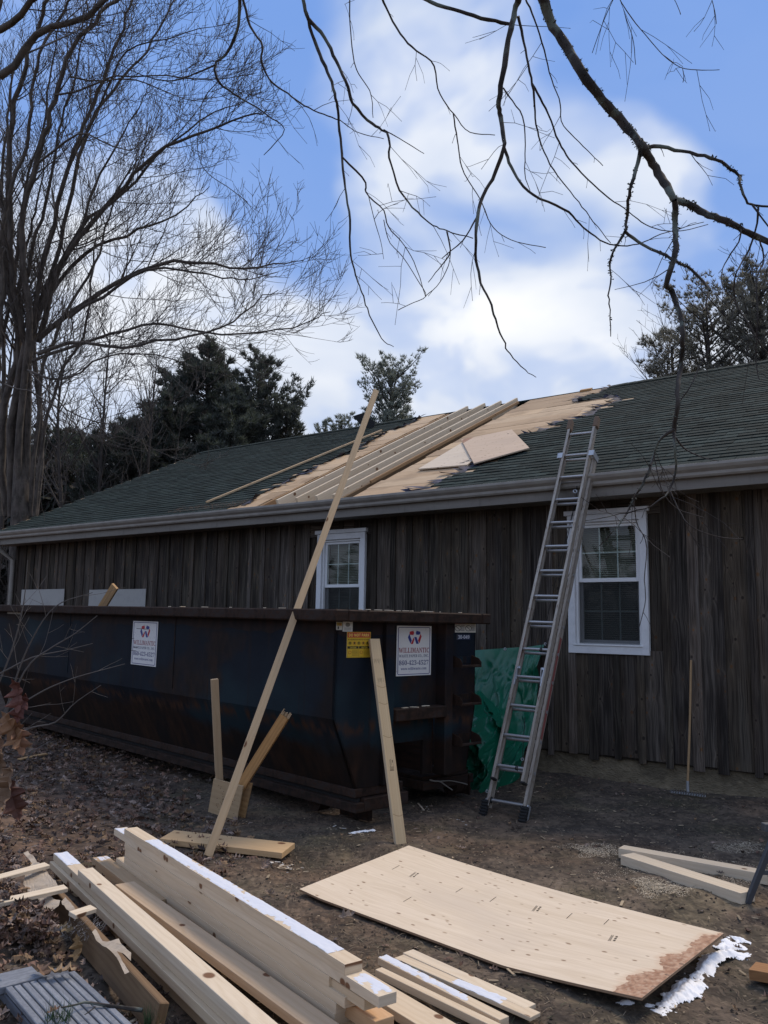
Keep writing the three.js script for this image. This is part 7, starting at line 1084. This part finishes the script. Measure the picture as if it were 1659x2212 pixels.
// ---- fallen leaves, dead grass and chips on the ground
{
  rnd = RNG(808); const S = new Soup(); const shapes = []; for (let i = 0; i < 6; i++) shapes.push(leafGeo(1, rr(-0.7, 0.9), i * 3 + 1));
  const m4 = new THREE.Matrix4(), q4 = new THREE.Quaternion(), e4 = new THREE.Euler(); const put = (x, z, k, lift, tilt, S0 = S) => { const P = pick(shapes); e4.set(rr(-tilt, tilt), rr(0, 6.283), rr(-tilt, tilt)); q4.setFromEuler(e4); m4.compose(V(x, gy(x, z) + lift, z), q4, V(k * rr(0.7, 1.1), k, k)); const c = mul3(pick(LEAFCOL), rr(0.7, 1.2)); for (let i = 0; i < P.length; i += 3) S0.tri(P[i].clone().applyMatrix4(m4), P[i + 1].clone().applyMatrix4(m4), P[i + 2].clone().applyMatrix4(m4), mul3(c, 0.85 + 0.3 * hash(i, 3, 8))); };
  const pa = ground0(...ZC(250, 270), 0.17), pb = ground0(...ZC(520, 740), 0.17), onPaper = (x, z) => { const dx = pb.x - pa.x, dz = pb.z - pa.z, t = clamp(((x - pa.x) * dx + (z - pa.z) * dz) / (dx * dx + dz * dz)); return Math.hypot(x - pa.x - t * dx, z - pa.z - t * dz) < 0.15; };
  let n = 0; while (n < 11500) { const z = -2.8 - Math.pow(rnd(), 1.15) * 10.5, x = rr(-6.6, -0.4) ; const edge = -1.0 + (z + 6) * 0.42 * (z < -6 ? 1 : -0.05); const p = sstep(edge + 0.55, edge - 0.7, x + (fbm(x * 1.5, z * 1.5, 3, 5) - 0.5) * 1.2); const tA = x < -0.95 + 0.0 && z > -4.4 ? 1 : p; if (rnd() > tA || onPaper(x, z)) continue; put(x, z, rr(0.05, 0.105), rr(0.004, 0.045), 0.55); n++; }
  for (let i = 0; i < 260; i++) { const x = rr(-0.8, 3.6), z = rr(-10, -3.4); put(x, z, rr(0.03, 0.07), rr(0.004, 0.02), 0.35); }
  // drift of pale leaves heaped by the ribbed panel
  for (let i = 0; i < 900; i++) { const p = ground0(...ZC(rr(-80, 500), rr(780, 1330)), 0); if (!onPaper(p.x, p.z)) put(p.x, p.z, rr(0.05, 0.09), rr(0.02, 0.15), 0.8); }
  stuffTop('leaf_litter', S.build(), M.leafV, 'brown fallen leaves covering the ground left of the lumber', 'leaf litter');
  // single big leaves that can be told apart
  const one = (label, x, y, h, k, col, rx, ry, rz, f = ZC) => { const P = leafGeo(k, 0.5, Math.round(x)); const g = new THREE.BufferGeometry().setFromPoints(P); const c = new Float32Array(P.length * 3); P.forEach((p, i) => { const q = 0.75 + 0.5 * vn(p.x * 50, p.z * 50, 4); c.set(mul3(col, q), i * 3); }); g.setAttribute('color', new THREE.BufferAttribute(c, 3)); g.computeVertexNormals(); const m = part(scene, 'oak_leaf', g, M.leafV); const p = ground0(...f(x, y), h); m.position.copy(p); m.rotation.set(rx, ry, rz); tag(m, label, 'leaf'); };
  one('tan oak leaf lying on the grey ribbed panel', 580, 1370, 0.125, 0.13, [0.30, 0.20, 0.11], -0.2, 1.9, 0.15); one('darker brown leaf beside the tan one at the end of the ribbed panel', 400, 1370, 0.12, 0.12, [0.17, 0.10, 0.06], 0.2, 0.8, -0.2); one('ochre oak leaf hanging against the old plank', 735, 1150, 0.11, 0.13, [0.24, 0.14, 0.055], 1.0, 0.2, 0.3); one('yellowish brown leaf standing up by the tuft of pale fibre', 620, 960, 0.16, 0.09, [0.26, 0.18, 0.09], 0.7, 1.4, 0.2); one('small reddish leaf lying on the lower part of the ribbed panel', 500, 1730, 0.115, 0.06, [0.20, 0.11, 0.075], 0.2, 2.4, 0); one('brown leaf on the dirt left of the plywood corner', 905, 495, 0.02, 0.09, [0.17, 0.12, 0.085], 0.2, 1, 0.2, (x, y) => [(300 + x * 0.8439) * 0.5486, (3100 + y * 0.8439) * 0.5486]); one('pale leaf on the dirt between the tall stack and the plywood', 1260, 600, 0.03, 0.11, [0.17, 0.13, 0.105], 0.3, 2, 0.1, (x, y) => [(300 + x * 0.8439) * 0.5486, (3100 + y * 0.8439) * 0.5486]);
  // twig across the ribbed panel and a green sprig
  { const p = [[570, 1700], [700, 1675], [800, 1650], [950, 1672], [1150, 1700], [1330, 1725]].map(([x, y], i) => ground0(...ZC(x, y), 0.14 - 0.01 * i)); const m = part(scene, 'fallen_twig', merge([tube1(spline(p, 0.03), 0.003, 0.009, 7, 0.1), tube1(spline([ground0(...ZC(890, 1690), 0.135), ground0(...ZC(830, 1740), 0.125), ground0(...ZC(790, 1765), 0.12)], 0.03), 0.003, 0.002, 5)]), M.bark); tag(m, 'brown twig lying across the lower end of the ribbed panel', 'twig');
    const gs = (lab, x, y, h, n, sp) => { const s = new Soup(); const c = ground0(...ZC(x, y), h); for (let i = 0; i < n; i++) { const a = c.clone().add(V(rr(-sp, sp), rr(-0.02, 0.0), rr(-sp, sp) * 0.6)); const d = V(rr(-0.25, 0.35), rr(0.3, 1), rr(-0.4, 0.4)).normalize().multiplyScalar(rr(0.05, 0.11)); const w = V(0.0016, 0, 0.001); const k = rr(0.6, 1.3); s.tri(a.clone().add(w), a.clone().sub(w), a.clone().add(d), [0.045 * k, 0.085 * k, 0.028 * k]); } stuffTop('green_sprig', s.build(), M.vcol, lab, 'greenery'); };
    gs('tuft of green pine needles at the bottom edge beside the low left stack', 1430, 1850, 0.06, 130, 0.035); gs('dull green sprig lying over the lower part of the ribbed panel', 550, 1800, 0.11, 70, 0.05); }
  // dead grass lying every way, thicker in places
  const g = new Soup(); let k = 0; while (k < 52000) { const z = -2.9 - Math.pow(rnd(), 1.5) * 7.4, x = rr(-1.9, 4.6) * (0.55 + 0.06 * -z); const o = -Math.sin(0.645510) * x + Math.cos(0.645510) * z + WALL; if (o < 0.12) continue; if (rnd() > 0.15 + 0.85 * sstep(0.30, 0.62, fbm(x * 1.1 + 3, z * 1.1, 3, 91))) { k += 0.3; continue; } k++; const a = rr(0, 6.283), L = rr(0.02, 0.075), h = rr(0.0, 0.45); const p = V(x, gy(x, z) + 0.001, z), d = V(Math.cos(a), h, Math.sin(a)).normalize(); const q = p.clone().addScaledVector(d, L * 0.55), e = q.clone().add(V(d.x, h * 0.3 - 0.25, d.z).multiplyScalar(L * 0.45)); const w = V(-Math.sin(a), 0, Math.cos(a)).multiplyScalar(rr(0.0008, 0.0019)); const t = rnd(), b = rr(0.6, 1.25); const c = t < 0.45 ? [0.14 * b, 0.102 * b, 0.070 * b] : t < 0.75 ? [0.07 * b, 0.052 * b, 0.038 * b] : t < 0.90 ? [0.23 * b, 0.18 * b, 0.125 * b] : [0.055 * b, 0.065 * b, 0.032 * b]; g.quad(p.clone().sub(w), p.clone().add(w), q.clone().add(w), q.clone().sub(w), c); g.tri(q.clone().sub(w), q.clone().add(w), e, c); }
  stuffTop('dead_grass', g.build(), M.vcol, 'matted brown dead grass over the yard in front of the house', 'grass');
  // clods and crumbs of earth
  const cl = new Soup(); for (let i = 0; i < 9000; i++) { const z = -2.9 - Math.pow(rnd(), 1.3) * 8.0, x = rr(-2.2, 4.8) * (0.55 + 0.06 * -z); const p = V(x, gy(x, z), z), r = rr(0.004, 0.013); const b = rr(0.5, 1.2), c = [0.055 * b, 0.040 * b, 0.029 * b]; const v = [0, 1, 2, 3, 4].map((q) => p.clone().add(V(Math.cos(q * 1.2566) * r * rr(0.6, 1.2), rr(-0.003, 0.004), Math.sin(q * 1.2566) * r * rr(0.6, 1.2)))); const tp = p.clone().add(V(rr(-0.3, 0.3) * r, r * rr(0.5, 1.0), rr(-0.3, 0.3) * r)); for (let q = 0; q < 5; q++) cl.tri(v[q], tp, v[(q + 1) % 5], c); }
  stuffTop('soil_clods', cl.build(), M.vcol, 'crumbly dark earth between the grass of the yard', 'soil');
  // wood chips and sawdust
  const ch = new Soup(); const chip = (x, z, s, c) => { const a = rr(0, 6.283), l = s * rr(0.6, 1.6), w = s * rr(0.15, 0.4); const y = gy(x, z) + 0.006 + rr(0, 0.008); const ux = V(Math.cos(a), rr(-0.15, 0.15), Math.sin(a)).multiplyScalar(l / 2), uz = V(-Math.sin(a), rr(-0.1, 0.1), Math.cos(a)).multiplyScalar(w / 2); const p = V(x, y, z), up = V(0, 0.003, 0); const A = p.clone().sub(ux).sub(uz), B = p.clone().add(ux).sub(uz), C = p.clone().add(ux).add(uz), D = p.clone().sub(ux).add(uz); ch.quad(A.clone().add(up), D.clone().add(up), C.clone().add(up), B.clone().add(up), c); ch.quad(A, A.clone().add(up), B.clone().add(up), B, c); ch.quad(D, C, C.clone().add(up), D.clone().add(up), c); };
  for (let i = 0; i < 1500; i++) { const z = -3.2 - rnd() * 7, x = rr(-1.6, 4) * (0.55 + 0.06 * -z); const b = rr(0.5, 1.15); chip(x, z, rnd() < 0.85 ? rr(0.006, 0.02) : rr(0.02, 0.06), [0.42 * b, 0.33 * b, 0.22 * b]); }
  for (const [x, y, s, n] of [[605, 1872, 0.05, 14], [770, 1800, 0.05, 10], [640, 1880, 0.03, 12], [905, 1745, 0.03, 8], [1010, 1778, 0.03, 6], [720, 1790, 0.04, 8]]) for (let i = 0; i < n; i++) { const p = G(x + rr(-22, 22), y + rr(-9, 9), 0); const b = rr(0.8, 1.1); chip(p.x, p.z, s * rr(0.3, 1.1), rnd() < 0.6 ? [0.6 * b, 0.57 * b, 0.52 * b] : [0.5 * b, 0.4 * b, 0.28 * b]); }
  stuffTop('wood_chips', ch.build(), M.vcol, 'scattered pale wood chips and splinters on the dirt', 'wood chips');
  const sd = new Soup(); const dust = (px, py, rx, ry, n) => { for (let i = 0; i < n; i++) { const r = Math.pow(rnd(), 0.7), a = rr(0, 6.283); const p = G(px + Math.cos(a) * rx * r, py + Math.sin(a) * ry * r, 0); if (fbm(p.x * 6 + 3, p.z * 6, 4, 44) < 0.33 + 0.22 * rnd() + 0.12 * r) continue; const s = rr(0.0018, 0.0048), y = p.y + rr(0.002, 0.009); const b = rr(0.75, 1.1), c = [0.60 * b, 0.51 * b, 0.38 * b]; const q = rr(0, 6.28); sd.tri(V(p.x + Math.cos(q) * s, y, p.z + Math.sin(q) * s), V(p.x + Math.cos(q + 4.2) * s, y + 0.001, p.z + Math.sin(q + 4.2) * s), V(p.x + Math.cos(q + 2.1) * s, y + 0.002, p.z + Math.sin(q + 2.1) * s), c); } };
  dust(1425, 1918, 85, 26, 9000); dust(1270, 1838, 85, 17, 5200); dust(1560, 1890, 90, 30, 5000); dust(1600, 1830, 60, 15, 2600); dust(1420, 1880, 150, 42, 4500);
  stuffTop('sawdust', sd.build(), M.vcol, 'pale sawdust scattered around the two sawn timbers', 'sawdust');
  // a splinter of wood on the leaves far left
  board('wood_sliver', 'yellowish wood sliver lying on the leaves near the far end of the dumpster', 'wood', G(42, 1640, 0.03), G(100, 1628, 0.03), 0.06, 0.015, V(0, 1, 0.1).normalize(), M.oldlight); board('wood_splinter', 'thin pale splinter on the dirt right of the pencil marked stud', 'wood', G(903, 1735, 0.012), G(916, 1750, 0.02), 0.014, 0.008, V(0, 1, 0), M.spruce);
}

camera.updateMatrixWorld(true);
scene.updateMatrixWorld(true);
renderer.render(scene, camera);
